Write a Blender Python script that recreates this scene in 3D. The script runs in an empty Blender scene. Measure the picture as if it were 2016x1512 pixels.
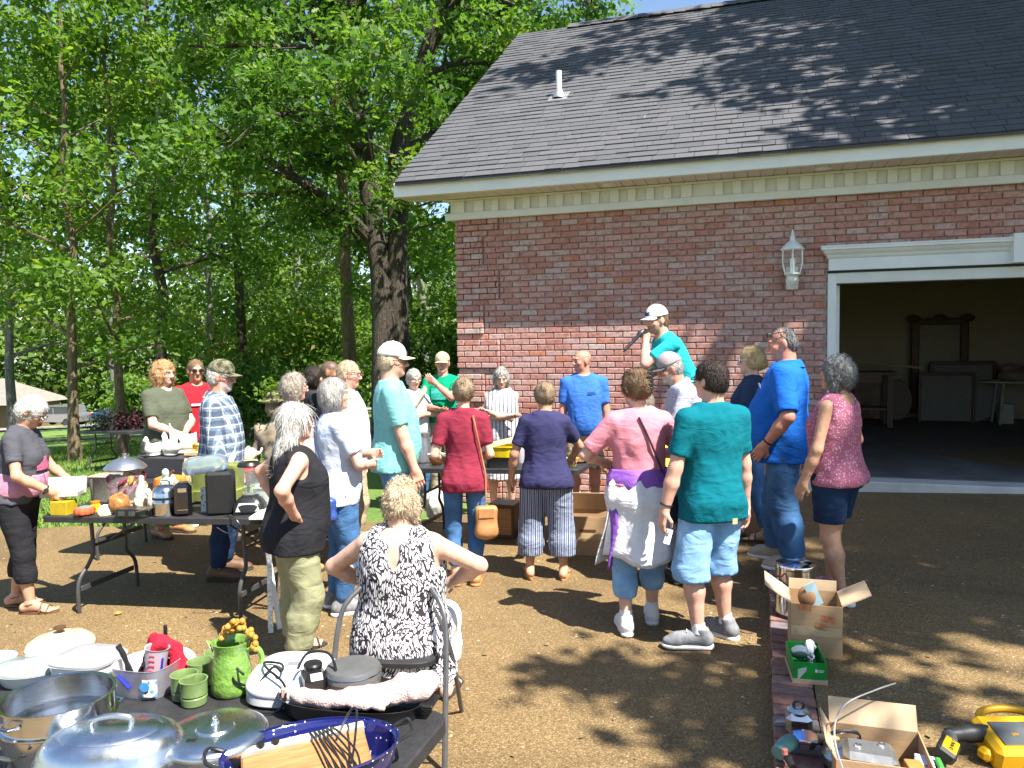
import bpy, math, random
import numpy as np
from mathutils import Vector, Matrix
R = math.radians
random.seed(4)
SC = bpy.context.scene
COL = SC.collection

# ------------------------------------------------------------------ camera
cam_d = bpy.data.cameras.new('camera'); cam = bpy.data.objects.new('camera', cam_d); COL.objects.link(cam)
cam_d.sensor_width = 36; cam_d.lens = 36 * 1520 / 2016
cam_d.clip_start = .05; cam_d.clip_end = 2000
cam.matrix_world = Matrix.Translation((0, 0, 1.90)) @ Matrix.Rotation(R(90 - 3.09), 4, 'X') @ Matrix.Rotation(-.0139, 4, 'Z')
SC.camera = cam
SC.render.resolution_x = 1024; SC.render.resolution_y = 768

# ------------------------------------------------------------------ sky, sun, exposure
SUN = Vector((.39, -.39, .834)).normalized()
w = bpy.data.worlds.new('World'); SC.world = w; w.use_nodes = True
nt = w.node_tree; bg = nt.nodes['Background']
sky = nt.nodes.new('ShaderNodeTexSky'); sky.sky_type = 'NISHITA'; sky.sun_disc = False
sky.sun_elevation = math.asin(SUN.z); sky.sun_rotation = R(135); sky.air_density = 1.0; sky.dust_density = .6; sky.ozone_density = 2.0
nt.links.new(sky.outputs[0], bg.inputs[0]); bg.inputs[1].default_value = .09
sl = bpy.data.lights.new('sun', 'SUN'); sun = bpy.data.objects.new('sun', sl); COL.objects.link(sun)
sl.energy = 5.0; sl.angle = R(.53); sl.color = (1, .95, .86)
sun.rotation_mode = 'QUATERNION'; sun.rotation_quaternion = (-SUN).to_track_quat('-Z', 'Y'); sun.location = (10, -10, 30)
SC.view_settings.view_transform = 'Standard'; SC.view_settings.look = 'None'
SC.view_settings.exposure = 1.45; SC.view_settings.gamma = 1
SC.render.engine = 'CYCLES'; SC.cycles.max_bounces = 6; SC.cycles.diffuse_bounces = 3; SC.cycles.glossy_bounces = 3; SC.cycles.transmission_bounces = 4; SC.cycles.caustics_reflective = False; SC.cycles.caustics_refractive = False

# ------------------------------------------------------------------ materials
MATS = {}
def _n(nt, t, **k):
    n = nt.nodes.new(t)
    for a, b in k.items(): setattr(n, a, b)
    return n
def srgb(h):
    if not isinstance(h, str): return tuple(h)[:3]
    c = [int(h[i:i+2], 16)/255 for i in (0, 2, 4)]
    return tuple(x/12.92 if x <= .04045 else ((x+.055)/1.055)**2.4 for x in c)
def ramp(nt, stops, interp='LINEAR'):
    r = _n(nt, 'ShaderNodeValToRGB'); e = r.color_ramp.elements; r.color_ramp.interpolation = interp
    while len(e) < len(stops): e.new(.5)
    for i, (p, c) in enumerate(stops):
        e[i].position = p; c = srgb(c); e[i].color = (c[0], c[1], c[2], 1)
    return r
def mat(name, col, rough=.6, metal=0, var=.12, scale=18, bump=0, bscale=60, trans=0, spec=.5, col2=None, coat=0, sub=0, attr=None, alpha=1, stretch=(1,1,1)):
    """plain procedural material: colour with mottled variation, fine relief, uneven gloss"""
    if name in MATS: return MATS[name]
    m = bpy.data.materials.new(name); m.use_nodes = True; MATS[name] = m
    nt = m.node_tree; b = nt.nodes['Principled BSDF']; L = nt.links.new
    c = srgb(col); tc = _n(nt, 'ShaderNodeTexCoord'); mp = _n(nt, 'ShaderNodeMapping'); mp.inputs['Scale'].default_value = stretch
    L(tc.outputs['Object'], mp.inputs[0])
    no = _n(nt, 'ShaderNodeTexNoise'); no.inputs['Scale'].default_value = scale; no.inputs['Detail'].default_value = 5; no.inputs['Roughness'].default_value = .6
    L(mp.outputs[0], no.inputs['Vector'])
    if attr:
        at = _n(nt, 'ShaderNodeAttribute'); at.attribute_name = attr
        mx = _n(nt, 'ShaderNodeMix', data_type='RGBA', blend_type='MULTIPLY'); mx.inputs[0].default_value = 1
        rp = ramp(nt, [(.25, (1-var,)*3), (.75, (1+var,)*3)]); L(no.outputs[0], rp.inputs[0])
        L(at.outputs['Color'], mx.inputs[6]); L(rp.outputs[0], mx.inputs[7]); L(mx.outputs[2], b.inputs['Base Color'])
    else:
        c2 = srgb(col2) if col2 is not None else tuple(min(1, x*(1+var)) for x in c)
        c1 = c if col2 is not None else tuple(x*(1-var) for x in c)
        rp = ramp(nt, [(.32, c1), (.68, c2)]); L(no.outputs[0], rp.inputs[0]); L(rp.outputs[0], b.inputs['Base Color'])
    b.inputs['Metallic'].default_value = metal
    mr = _n(nt, 'ShaderNodeMapRange'); mr.inputs[3].default_value = max(.02, rough-.1); mr.inputs[4].default_value = min(1, rough+.1)
    L(no.outputs[0], mr.inputs[0]); L(mr.outputs[0], b.inputs['Roughness'])
    b.inputs['Specular IOR Level'].default_value = spec; b.inputs['Transmission Weight'].default_value = trans
    b.inputs['Coat Weight'].default_value = coat; b.inputs['Alpha'].default_value = alpha
    if sub: b.inputs['Subsurface Weight'].default_value = sub; b.inputs['Subsurface Radius'].default_value = (.012, .006, .003); b.inputs['Subsurface Scale'].default_value = 1
    if bump:
        n2 = _n(nt, 'ShaderNodeTexNoise'); n2.inputs['Scale'].default_value = bscale; n2.inputs['Detail'].default_value = 4; L(mp.outputs[0], n2.inputs['Vector'])
        bp = _n(nt, 'ShaderNodeBump'); bp.inputs['Strength'].default_value = bump; bp.inputs['Distance'].default_value = .01
        L(n2.outputs[0], bp.inputs['Height']); L(bp.outputs[0], b.inputs['Normal'])
    return m
def nodemat(name, fn):
    if name in MATS: return MATS[name]
    m = bpy.data.materials.new(name); m.use_nodes = True; MATS[name] = m
    nt = m.node_tree; fn(nt, nt.nodes['Principled BSDF'], nt.links.new); return m

# ------------------------------------------------------------------ objects
def tag(o, label=None, cat=None, group=None, kind=None):
    if label: o['label'] = label
    if cat: o['category'] = cat
    if group: o['group'] = group
    if kind: o['kind'] = kind
    return o
def thing(name, label, cat, loc=(0,0,0), rz=0, group=None):
    o = bpy.data.objects.new(name, None); COL.objects.link(o); o.empty_display_size = .1
    o.location = loc; o.rotation_euler = (0, 0, R(rz)); return tag(o, label, cat, group)
def link(name, me, m=None, parent=None):
    o = bpy.data.objects.new(name, me); COL.objects.link(o)
    if m is not None and not me.materials: me.materials.append(m)
    o.parent = parent; return o
def copy_tree(o, parent=None):
    c = o.copy(); COL.objects.link(c); c.parent = parent
    for ch in o.children: copy_tree(ch, c)
    return c
def np_mesh(name, V, F, smooth=False, col=None):
    """V (n,3), F (m,k) same-size polygons"""
    me = bpy.data.meshes.new(name); V = np.asarray(V, 'f4'); F = np.asarray(F, 'i4'); m, k = F.shape
    me.vertices.add(len(V)); me.vertices.foreach_set('co', V.ravel())
    me.loops.add(m*k); me.loops.foreach_set('vertex_index', F.ravel())
    me.polygons.add(m); me.polygons.foreach_set('loop_start', np.arange(0, m*k, k, dtype='i4'))
    if smooth: me.polygons.foreach_set('use_smooth', np.ones(m, bool))
    if col is not None:
        a = me.color_attributes.new('Col', 'FLOAT_COLOR', 'POINT'); a.data.foreach_set('color', np.asarray(col, 'f4').ravel())
    me.update(calc_edges=True); return me
def rotm(rx=0, ry=0, rz=0): return Matrix.Rotation(R(rz), 4, 'Z') @ Matrix.Rotation(R(ry), 4, 'Y') @ Matrix.Rotation(R(rx), 4, 'X')
def TR(x=0, y=0, z=0, rx=0, ry=0, rz=0): return Matrix.Translation((x, y, z)) @ rotm(rx, ry, rz)
class MB:
    """collects shapes and links them as one mesh object"""
    def __init__(s): s.v = []; s.f = []
    def add(s, vs, fs, M=None):
        o = len(s.v)
        s.v += [tuple(M @ Vector(p)) for p in vs] if M is not None else [tuple(p) for p in vs]
        s.f += [tuple(i+o for i in f) for f in fs]; return s
    def box(s, x, y, z, sx, sy, sz, M=None, b=0):
        """box centred at x,y,z with full sizes; b = chamfer"""
        hx, hy, hz = sx/2, sy/2, sz/2
        if b <= 0:
            vs = [(x+i*hx, y+j*hy, z+k*hz) for i in (-1,1) for j in (-1,1) for k in (-1,1)]
            return s.add(vs, [(0,1,3,2),(4,6,7,5),(0,4,5,1),(2,3,7,6),(0,2,6,4),(1,5,7,3)], M)
        b = min(b, hx*.9, hy*.9, hz*.9); vs = []; ix = {}
        for i in (-1,1):
            for j in (-1,1):
                for k in (-1,1):
                    for a in range(3):
                        d = [hx-b, hy-b, hz-b]; d[a] += b
                        ix[i,j,k,a] = len(vs); vs.append((x+i*d[0], y+j*d[1], z+k*d[2]))
        fs = []
        for a in range(3):
            u, v2 = (a+1) % 3, (a+2) % 3
            for sg in (-1,1):
                q = []
                for p, r in ((-1,-1),(1,-1),(1,1),(-1,1)):
                    c = [0,0,0]; c[a] = sg; c[u] = p; c[v2] = r; q.append(ix[tuple(c)+(a,)])
                fs.append(tuple(q) if sg > 0 else tuple(q[::-1]))
        for a in range(3):                       # edges along axis a
            u, v2 = (a+1) % 3, (a+2) % 3
            for p in (-1,1):
                for r in (-1,1):
                    def I(t, ax):
                        c = [0,0,0]; c[a] = t; c[u] = p; c[v2] = r; return ix[tuple(c)+(ax,)]
                    q = (I(-1,u), I(1,u), I(1,v2), I(-1,v2)); fs.append(q if p*r > 0 else q[::-1])
        for i in (-1,1):
            for j in (-1,1):
                for k in (-1,1):
                    q = (ix[i,j,k,0], ix[i,j,k,1], ix[i,j,k,2]); fs.append(q if i*j*k > 0 else q[::-1])
        return s.add(vs, fs, M)
    def lathe(s, prof, n=24, M=None, sx=1, sy=1, cap=True, pw=2.0):
        """profile [(r,z)] turned about z; sx, sy squash; pw>2 gives a rounded-rectangle plan"""
        vs = []; fs = []
        for r, z in prof:
            for i in range(n):
                a = 2*math.pi*i/n; c, q = math.cos(a), math.sin(a)
                if pw != 2: c, q = math.copysign(abs(c)**(2/pw), c), math.copysign(abs(q)**(2/pw), q)
                vs.append((r*c*sx, r*q*sy, z))
        for j in range(len(prof)-1):
            for i in range(n):
                a, b = j*n+i, j*n+(i+1) % n; fs.append((a, b, b+n, a+n))
        if cap:
            if prof[0][0] > 1e-4: fs.append(tuple(range(n))[::-1])
            if prof[-1][0] > 1e-4: fs.append(tuple(range((len(prof)-1)*n, len(prof)*n)))
        return s.add(vs, fs, M)
    def tube(s, pts, rad, n=8, M=None, cap=True):
        pts = [Vector(p) for p in pts]; m = len(pts)
        if not hasattr(rad, '__len__'): rad = [rad]*m
        vs = []; fs = []; up = None
        for j, p in enumerate(pts):
            t = (pts[min(j+1, m-1)] - pts[max(j-1, 0)]); t = t.normalized() if t.length > 1e-9 else Vector((0,0,1))
            if up is None: up = t.orthogonal().normalized()
            else:
                up = up - t*up.dot(t); up = up.normalized() if up.length > 1e-6 else t.orthogonal().normalized()
            w2 = t.cross(up)
            for i in range(n):
                a = 2*math.pi*i/n; vs.append(p + (up*math.cos(a) + w2*math.sin(a))*rad[j])
        for j in range(m-1):
            for i in range(n):
                a, b = j*n+i, j*n+(i+1) % n; fs.append((a, b, b+n, a+n))
        if cap: fs += [tuple(range(n))[::-1], tuple(range((m-1)*n, m*n))]
        return s.add(vs, fs, M)
    def prism(s, poly, z0, z1, M=None):
        n = len(poly); vs = [(x, y, z0) for x, y in poly] + [(x, y, z1) for x, y in poly]
        fs = [tuple(range(n))[::-1], tuple(range(n, 2*n))] + [(i, (i+1) % n, (i+1) % n+n, i+n) for i in range(n)]
        return s.add(vs, fs, M)
    def sheet(s, fn, nu, nv, M=None, thick=0):
        vs = [fn(i/nu, j/nv) for j in range(nv+1) for i in range(nu+1)]
        fs = [(j*(nu+1)+i, j*(nu+1)+i+1, (j+1)*(nu+1)+i+1, (j+1)*(nu+1)+i) for j in range(nv) for i in range(nu)]
        return s.add(vs, fs, M)
    def mesh(s, name, smooth=40):
        me = bpy.data.meshes.new(name); me.from_pydata(s.v, [], s.f); me.update()
        if smooth:
            me.polygons.foreach_set('use_smooth', [True]*len(me.polygons)); me.set_sharp_from_angle(angle=R(smooth))
        return me
    def build(s, name, m, parent=None, smooth=40): return link(name, s.mesh(name, smooth), m, parent)
def spline(pts, n=8):
    """Catmull-Rom through points"""
    P = [Vector(p) for p in pts]; out = []
    for i in range(len(P)-1):
        a, b, c, d = P[max(i-1,0)], P[i], P[i+1], P[min(i+2, len(P)-1)]
        for k in range(n):
            t = k/n; out.append(.5*((2*b) + (c-a)*t + (2*a-5*b+4*c-d)*t*t + (3*b-a-3*c+d)*t**3))
    return out + [P[-1]]

# ------------------------------------------------------------------ the lie of the land (metres; z = 0 on the drive below the camera)
U = Vector((.9515, -.3077)); NB = Vector((.3077, .9515))      # along the garage wall / into the garage
def strip_x(y): return 1.38 + (y-4.07)*.3234                  # left edge of the brick kerb strip
def g_low(x, y): return .03*x + .012*max(0, y-4)
def g_high(x, y): return .175 + .038*(x-1.5) + .012*max(0, y-4.5)
def gz(x, y): return g_high(x, y) if x > strip_x(y) else g_low(x, y)
def terrain(x, y):
    d = max(0, y-11); drop = .062*d*(d/(d+5)) if d > 0 else 0
    l = max(0, -x-5); z = .03*min(x, 1.5) - .01*l - drop
    z += .05*math.sin(x*.35+1)*math.sin(y*.3)*min(1, max(0, y-9)/6)
    return z - .04
# ------------------------------------------------------------------ ground
def lawn_nodes(nt, b, L):
    tc = _n(nt, 'ShaderNodeTexCoord'); a = _n(nt, 'ShaderNodeTexNoise'); a.inputs['Scale'].default_value = .35; a.inputs['Detail'].default_value = 8
    f = _n(nt, 'ShaderNodeTexNoise'); f.inputs['Scale'].default_value = 9; f.inputs['Detail'].default_value = 8; f.inputs['Roughness'].default_value = .75
    L(tc.outputs['Object'], a.inputs[0]); L(tc.outputs['Object'], f.inputs[0])
    r = ramp(nt, [(.3, (.07,.13,.025)), (.5, (.125,.215,.04)), (.7, (.20,.28,.065))]); L(f.outputs[0], r.inputs[0])
    r2 = ramp(nt, [(.35, (.75,.8,.7)), (.7, (1.25,1.15,1))]); L(a.outputs[0], r2.inputs[0])
    mx = _n(nt, 'ShaderNodeMix', data_type='RGBA', blend_type='MULTIPLY'); mx.inputs[0].default_value = 1
    L(r.outputs[0], mx.inputs[6]); L(r2.outputs[0], mx.inputs[7]); L(mx.outputs[2], b.inputs['Base Color']); b.inputs['Roughness'].default_value = .9
    bp = _n(nt, 'ShaderNodeBump'); bp.inputs['Strength'].default_value = .7; bp.inputs['Distance'].default_value = .06; L(f.outputs[0], bp.inputs['Height']); L(bp.outputs[0], b.inputs['Normal'])
m_lawn = nodemat('lawn', lawn_nodes)
def drive_nodes(nt, b, L):
    tc = _n(nt, 'ShaderNodeTexCoord')
    v = _n(nt, 'ShaderNodeTexVoronoi'); v.inputs['Scale'].default_value = 135; L(tc.outputs['Object'], v.inputs['Vector'])
    v2 = _n(nt, 'ShaderNodeTexVoronoi'); v2.inputs['Scale'].default_value = 30; L(tc.outputs['Object'], v2.inputs['Vector'])
    n1 = _n(nt, 'ShaderNodeTexNoise'); n1.inputs['Scale'].default_value = .7; n1.inputs['Detail'].default_value = 9; n1.inputs['Roughness'].default_value = .62; n1.inputs['Distortion'].default_value = .6; L(tc.outputs['Object'], n1.inputs[0])
    sx = _n(nt, 'ShaderNodeSeparateColor'); L(v.outputs['Color'], sx.inputs[0])
    r = ramp(nt, [(0, (.132,.088,.038)), (.3, (.18,.12,.050)), (.62, (.225,.152,.063)), (.88, (.28,.195,.086)), (.985, (.36,.28,.16))]); L(sx.outputs[0], r.inputs[0])
    dk = ramp(nt, [(0, (1.1,1.08,1.05)), (.55, (.95,.92,.9)), (1, (.62,.58,.54))]); mm = _n(nt, 'ShaderNodeMath', operation='MULTIPLY'); mm.inputs[1].default_value = 60; L(v.outputs['Distance'], mm.inputs[0])
    m2 = _n(nt, 'ShaderNodeMath', operation='MULTIPLY'); m2.inputs[1].default_value = 1.3; L(v.outputs['Distance'], m2.inputs[0]); L(m2.outputs[0], dk.inputs[0])
    r3 = ramp(nt, [(.3, (.62,.60,.58)), (.42, (.86,.85,.83)), (.55, (1.02,1.02,1.02)), (.75, (1.22,1.20,1.15))]); L(n1.outputs[0], r3.inputs[0])
    mx = _n(nt, 'ShaderNodeMix', data_type='RGBA', blend_type='MULTIPLY'); mx.inputs[0].default_value = 1; L(r.outputs[0], mx.inputs[6]); L(dk.outputs[0], mx.inputs[7])
    my = _n(nt, 'ShaderNodeMix', data_type='RGBA', blend_type='MULTIPLY'); my.inputs[0].default_value = 1; L(mx.outputs[2], my.inputs[6]); L(r3.outputs[0], my.inputs[7])
    # scattered pale pebbles
    s2 = _n(nt, 'ShaderNodeSeparateColor'); L(v2.outputs['Color'], s2.inputs[0])
    g = _n(nt, 'ShaderNodeMath', operation='GREATER_THAN'); g.inputs[1].default_value = .98; L(s2.outputs[1], g.inputs[0])
    l2 = _n(nt, 'ShaderNodeMath', operation='LESS_THAN'); l2.inputs[1].default_value = .28; L(v2.outputs['Distance'], l2.inputs[0])
    a2 = _n(nt, 'ShaderNodeMath', operation='MULTIPLY'); L(g.outputs[0], a2.inputs[0]); L(l2.outputs[0], a2.inputs[1])
    mz = _n(nt, 'ShaderNodeMix', data_type='RGBA'); L(a2.outputs[0], mz.inputs[0]); L(my.outputs[2], mz.inputs[6]); mz.inputs[7].default_value = (.48,.41,.30,1)
    L(mz.outputs[2], b.inputs['Base Color']); b.inputs['Roughness'].default_value = .75
    bp = _n(nt, 'ShaderNodeBump'); bp.inputs['Strength'].default_value = .45; bp.inputs['Distance'].default_value = .005; bp.invert = True
    L(v.outputs['Distance'], bp.inputs['Height']); L(bp.outputs[0], b.inputs['Normal'])
m_drive = nodemat('exposed aggregate', drive_nodes)
def grid_sheet(name, xs, ys, fz, m, keep=None):
    V = [(x, y, fz(x, y)) for y in ys for x in xs]; nx = len(xs)
    F = [(j*nx+i, j*nx+i+1, (j+1)*nx+i+1, (j+1)*nx+i) for j in range(len(ys)-1) for i in range(nx-1)]
    return link(name, np_mesh(name, V, F, True), m)
xs = list(np.concatenate([np.linspace(-600,-60,20)[:-1], np.linspace(-60,25,80), np.linspace(25,600,20)[1:]]))
ys = list(np.concatenate([np.linspace(-200,-8,8)[:-1], np.linspace(-8,70,70), np.linspace(70,900,22)[1:]]))
def tz(x, y):
    z = terrain(x, min(y, 110) )
    if x > strip_x(y)-.3 and y < 9: z = min(z, g_low(x, y)-.05) if x < strip_x(y)+.2 else g_high(strip_x(y)+.2, y)-.12
    return z - (.02 if y < 11 else 0)
tag(grid_sheet('lawn', xs, ys, tz, m_lawn), kind='structure')
# lower drive: far edge curves where the lawn begins
def far_edge(x): return 9.9 if x > -.7 else 8.0 - .10*(x+.7) + .5*math.exp(-((x+.7)/.9)**2) + .06*math.sin(x*3.1) + .04*math.sin(x*7.3)
mb = MB(); nx, ny = 70, 46
def fl(u, v):
    y0 = -8; y1 = 0
    xl = -14; 
    t = u
    x = xl + (strip_x(4)-xl)*t
    y1 = far_edge(x); y = y0 + (y1-y0)*v
    xr = strip_x(y)-.003
    x = xl + (xr-xl)*t; 
    return (x, y, g_low(x, y))
mb.sheet(fl, nx, ny); drv = mb.build('driveway', m_drive); tag(drv, kind='structure')
mb = MB()
def fr(u, v):
    y = -8 + 18*v; x0 = strip_x(y)+.205; x = x0 + (16-x0)*u
    return (x, y, g_high(x, y))
mb.sheet(fr, 40, 40); tag(mb.build('driveway', m_drive), kind='structure')
# brick kerb strip standing proud between the two levels of drive
m_mortar = mat('mortar', (.43,.375,.32), .9, var=.15, scale=30, bump=.4, bscale=150)
def brick_nodes(nt, b, L):
    oi = _n(nt, 'ShaderNodeObjectInfo'); at = _n(nt, 'ShaderNodeAttribute'); at.attribute_name = 'bv'
    ad = _n(nt, 'ShaderNodeMath', operation='ADD'); L(oi.outputs['Random'], ad.inputs[0]); L(at.outputs['Fac'], ad.inputs[1])
    fr_ = _n(nt, 'ShaderNodeMath', operation='FRACT'); L(ad.outputs[0], fr_.inputs[0])
    r = ramp(nt, [(0, (.41,.185,.15)), (.2, (.45,.225,.19)), (.38, (.47,.25,.215)), (.52, (.45,.255,.225)), (.66, (.47,.285,.255)), (.78, (.43,.20,.165)), (.87, (.47,.31,.28)), (.94, (.46,.18,.115)), (.975, (.48,.36,.325))], 'CONSTANT'); L(fr_.outputs[0], r.inputs[0])
    tc = _n(nt, 'ShaderNodeTexCoord'); 
    ge = _n(nt, 'ShaderNodeNewGeometry'); n = _n(nt, 'ShaderNodeTexNoise'); n.inputs['Scale'].default_value = 28; n.inputs['Detail'].default_value = 6; L(ge.outputs['Position'], n.inputs['Vector'])
    r2 = ramp(nt, [(.3, (.65,.6,.6)), (.5, (1,1,1)), (.62, (1.12,1.1,1.1))]); L(n.outputs[0], r2.inputs[0])
    mx = _n(nt, 'ShaderNodeMix', data_type='RGBA', blend_type='MULTIPLY'); mx.inputs[0].default_value = 1; L(r.outputs[0], mx.inputs[6]); L(r2.outputs[0], mx.inputs[7])
    n3 = _n(nt, 'ShaderNodeTexNoise'); n3.inputs['Scale'].default_value = 9; n3.inputs['Detail'].default_value = 8; L(ge.outputs['Position'], n3.inputs['Vector'])
    r3 = ramp(nt, [(.56, (0,0,0)), (.70, (.45,.45,.45))]); L(n3.outputs[0], r3.inputs[0])
    mw = _n(nt, 'ShaderNodeMix', data_type='RGBA'); L(r3.outputs[0], mw.inputs[0]); L(mx.outputs[2], mw.inputs[6]); mw.inputs[7].default_value = (.50,.44,.40,1)
    L(mw.outputs[2], b.inputs['Base Color']); b.inputs['Roughness'].default_value = .85
    bp = _n(nt, 'ShaderNodeBump'); bp.inputs['Strength'].default_value = .5; bp.inputs['Distance'].default_value = .006; L(n.outputs[0], bp.inputs['Height']); L(bp.outputs[0], b.inputs['Normal'])
m_brick = nodemat('tumbled brick', brick_nodes)
def paver_nodes(nt, b, L):
    oi = _n(nt, 'ShaderNodeObjectInfo'); r = ramp(nt, [(0, (.20,.11,.095)), (.25, (.26,.15,.125)), (.45, (.17,.14,.15)), (.65, (.23,.115,.09)), (.85, (.18,.155,.165))], 'CONSTANT'); L(oi.outputs['Random'], r.inputs[0])
    ge = _n(nt, 'ShaderNodeNewGeometry'); n = _n(nt, 'ShaderNodeTexNoise'); n.inputs['Scale'].default_value = 30; n.inputs['Detail'].default_value = 6; L(ge.outputs['Position'], n.inputs['Vector'])
    r2 = ramp(nt, [(.3, (.7,.7,.7)), (.6, (1.15,1.1,1.1))]); L(n.outputs[0], r2.inputs[0])
    mx = _n(nt, 'ShaderNodeMix', data_type='RGBA', blend_type='MULTIPLY'); mx.inputs[0].default_value = 1; L(r.outputs[0], mx.inputs[6]); L(r2.outputs[0], mx.inputs[7]); L(mx.outputs[2], b.inputs['Base Color']); b.inputs['Roughness'].default_value = .8
    bp = _n(nt, 'ShaderNodeBump'); bp.inputs['Strength'].default_value = .4; bp.inputs['Distance'].default_value = .005; L(n.outputs[0], bp.inputs['Height']); L(bp.outputs[0], b.inputs['Normal'])
m_paver = nodemat('paver brick', paver_nodes)
mb = MB()
def ks(u, v):
    y = -8 + 16.9*v; c = [(0, -.02), (.012, .0), (.19, .0), (.2, -.02)]
    i = round(u*3); dx, dz = c[i]; x = strip_x(y) + .003 + dx*1.0
    zt = g_high(strip_x(y)+.2, y) - .012
    return (x, y, g_low(x, y)-.06 if i in (0,) else zt+dz) if i else (x, y, g_low(x, y)-.06)
mb.sheet(ks, 3, 40); kerb = mb.build('kerb_strip', m_mortar); tag(kerb, kind='structure')
me0 = MB().box(0,0,0, .196,.092,.055, b=.006).mesh('paver')
for k in range(62):
    y = 2.35 + k*.1045; x = strip_x(y)+.1 + random.uniform(-.004,.004); z = g_high(strip_x(y)+.2, y) - .012
    o = link('brick', me0, m_paver, kerb); o.location = (x, y, z - .0135 + random.uniform(-.003,.004)); o.rotation_euler = (random.uniform(-.02,.02), random.uniform(-.015,.015), R(-17.9)+random.uniform(-.025,.025))
# distant road with pale kerb edging
m_road = mat('pale road', (.42,.36,.30), .85, var=.12, scale=4, bump=.3, bscale=60)
m_curb = mat('stone edging', (.34,.28,.20), .9, var=.3, scale=5, bump=.4, bscale=20)
def road_sheet(name, pts, w0, m, lift):
    mb = MB(); c = spline(pts, 8)
    def f(u, v):
        i = min(int(v*(len(c)-1)), len(c)-2); p = c[i].lerp(c[i+1], v*(len(c)-1)-i); t = (c[i+1]-c[i]).normalized(); q = p + Vector((-t.y, t.x, 0))*w0*(u-.5)
        return (q.x, q.y, terrain(q.x, q.y)-.02+lift)
    mb.sheet(f, 4, 60); return mb.build(name, m)
tag(road_sheet('road', [(-75,50,0), (-45,53,0), (-28,55,0), (-10,60,0), (10,66,0), (40,72,0)], 11, m_road, .10), kind='structure')
tag(road_sheet('path', [(-50,27,0), (-30,26,0), (-18,26.6,0), (-9,29,0), (3,33,0)], .7, m_curb, .09), kind='structure')

# ------------------------------------------------------------------ garage
m_white = mat('white paint', (.75,.76,.75), .5, var=.05, scale=3, bump=.05, bscale=80)
m_trim = mat('cream trim paint', (.67,.665,.63), .55, var=.06, scale=4, bump=.06, bscale=60)
m_soffit = mat('soffit vinyl', (.70,.60,.53), .5, var=.05, scale=4)
m_dark = mat('gap black', (.012,.012,.012), .6)
GX, GY = -.656, 9.515
GA = thing('garage', 'red brick garage with dark shingle roof, white trim and open door', 'building', (GX, GY, 0), -17.92)
def gloc(x, y, z=0): p = Vector((GX, GY)) + U*x + NB*y; return (p.x, p.y, z)
DX0, DX1, DZ0, DZ1 = 4.30, 7.9, .40, 2.58      # rough opening
WT = 3.50
wall = MB()
wall.box((DX0-.02)/2+.01, .12, WT/2-.4, DX0-.02, .2, WT+.8); wall.box((DX0+DX1)/2, .12, (DZ1+WT)/2, DX1-DX0, .2, WT-DZ1)
wall.box((DX1+13)/2, .12, WT/2-.4, 13-DX1, .2, WT+.8)
wall.box(.11, 5.0, 1.6, .2, 9.3, 3.9)
gw = wall.build('wall', m_mortar, GA, 0)
# bricks: three-dimensional, those that show largest as single parts
CH, BL = .0692, .2045
rng = random.Random(11); full = []
raised = lambda c: (c % 6) != 5
ncrs = int(3.39/CH)+6
bm_small = MB(); bvals = []
def bmesh_box(mb, x0, x1, z0, z1, yf):
    mb.box((x0+x1)/2, yf+.045, (z0+z1)/2, x1-x0, .09, z1-z0, b=.005)
items = []
for c in range(-4, ncrs-4):
    z0 = c*CH + .005; z1 = z0 + CH - .0105
    if z0 > 3.40: break
    off = (c % 2)*BL/2 + rng.uniform(-.008,.008)
    q = 0
    if raised(c+1): q = .545 if ((c+1)//6) % 2 == 0 else .345
    x = -off
    edges = []
    while x < 12.0:
        a = max(x, -.004); b = x + BL - .0105
        if q:
            # quoin block stands proud; cut bricks at its edge
            if a < q and b > q+.012 : edges.append((a, q-.003, True)); a = q+.008
        edges.append((a, b, q and a < q)); x += BL
    for a, b, pr in edges:
        if b-a < .02: continue
        if z1 > DZ0-.05 and z0 < DZ1 and b > DX0-.09 and a < DX1+.1:
            if a < DX0-.09-.05: b = DX0-.095
            elif b > DX1+.1+.05: a = DX1+.105
            else: continue
        if z0 < DZ0-.05 and a > DX0-.3: continue
        items.append((a, b, z0, z1, (-.034 if pr else -.006)+rng.uniform(-.002,.002), pr))
def vis(it):
    a, b, z0, z1, y, pr = it; p = gloc((a+b)/2, 0); sc = 1/p[1]
    if (a+b)/2 > 6.3 or z0 < .3: return -1
    return (b-a)*sc
items.sort(key=vis, reverse=True); proto = {}
bv = []
for k, (a, b, z0, z1, y, pr) in enumerate(items):
    if k < 300:
        key = round((b-a), 3)
        if key not in proto: proto[key] = MB().box(0, .045, 0, b-a, .09, z1-z0, b=.005).mesh('brick', 0)
        o = link('brick', proto[key], m_brick, gw); o.location = ((a+b)/2, y, (z0+z1)/2)
    else:
        bmesh_box(bm_small, a, b, z0, z1, y); bv.append(rng.random())
me = bm_small.mesh('bricks', 0); at = me.attributes.new('bv', 'FLOAT', 'POINT')
at.data.foreach_set('value', np.repeat(np.array(bv, 'f4'), 24)); tag(link('bricks', me, m_brick, gw), kind='stuff')
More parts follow.
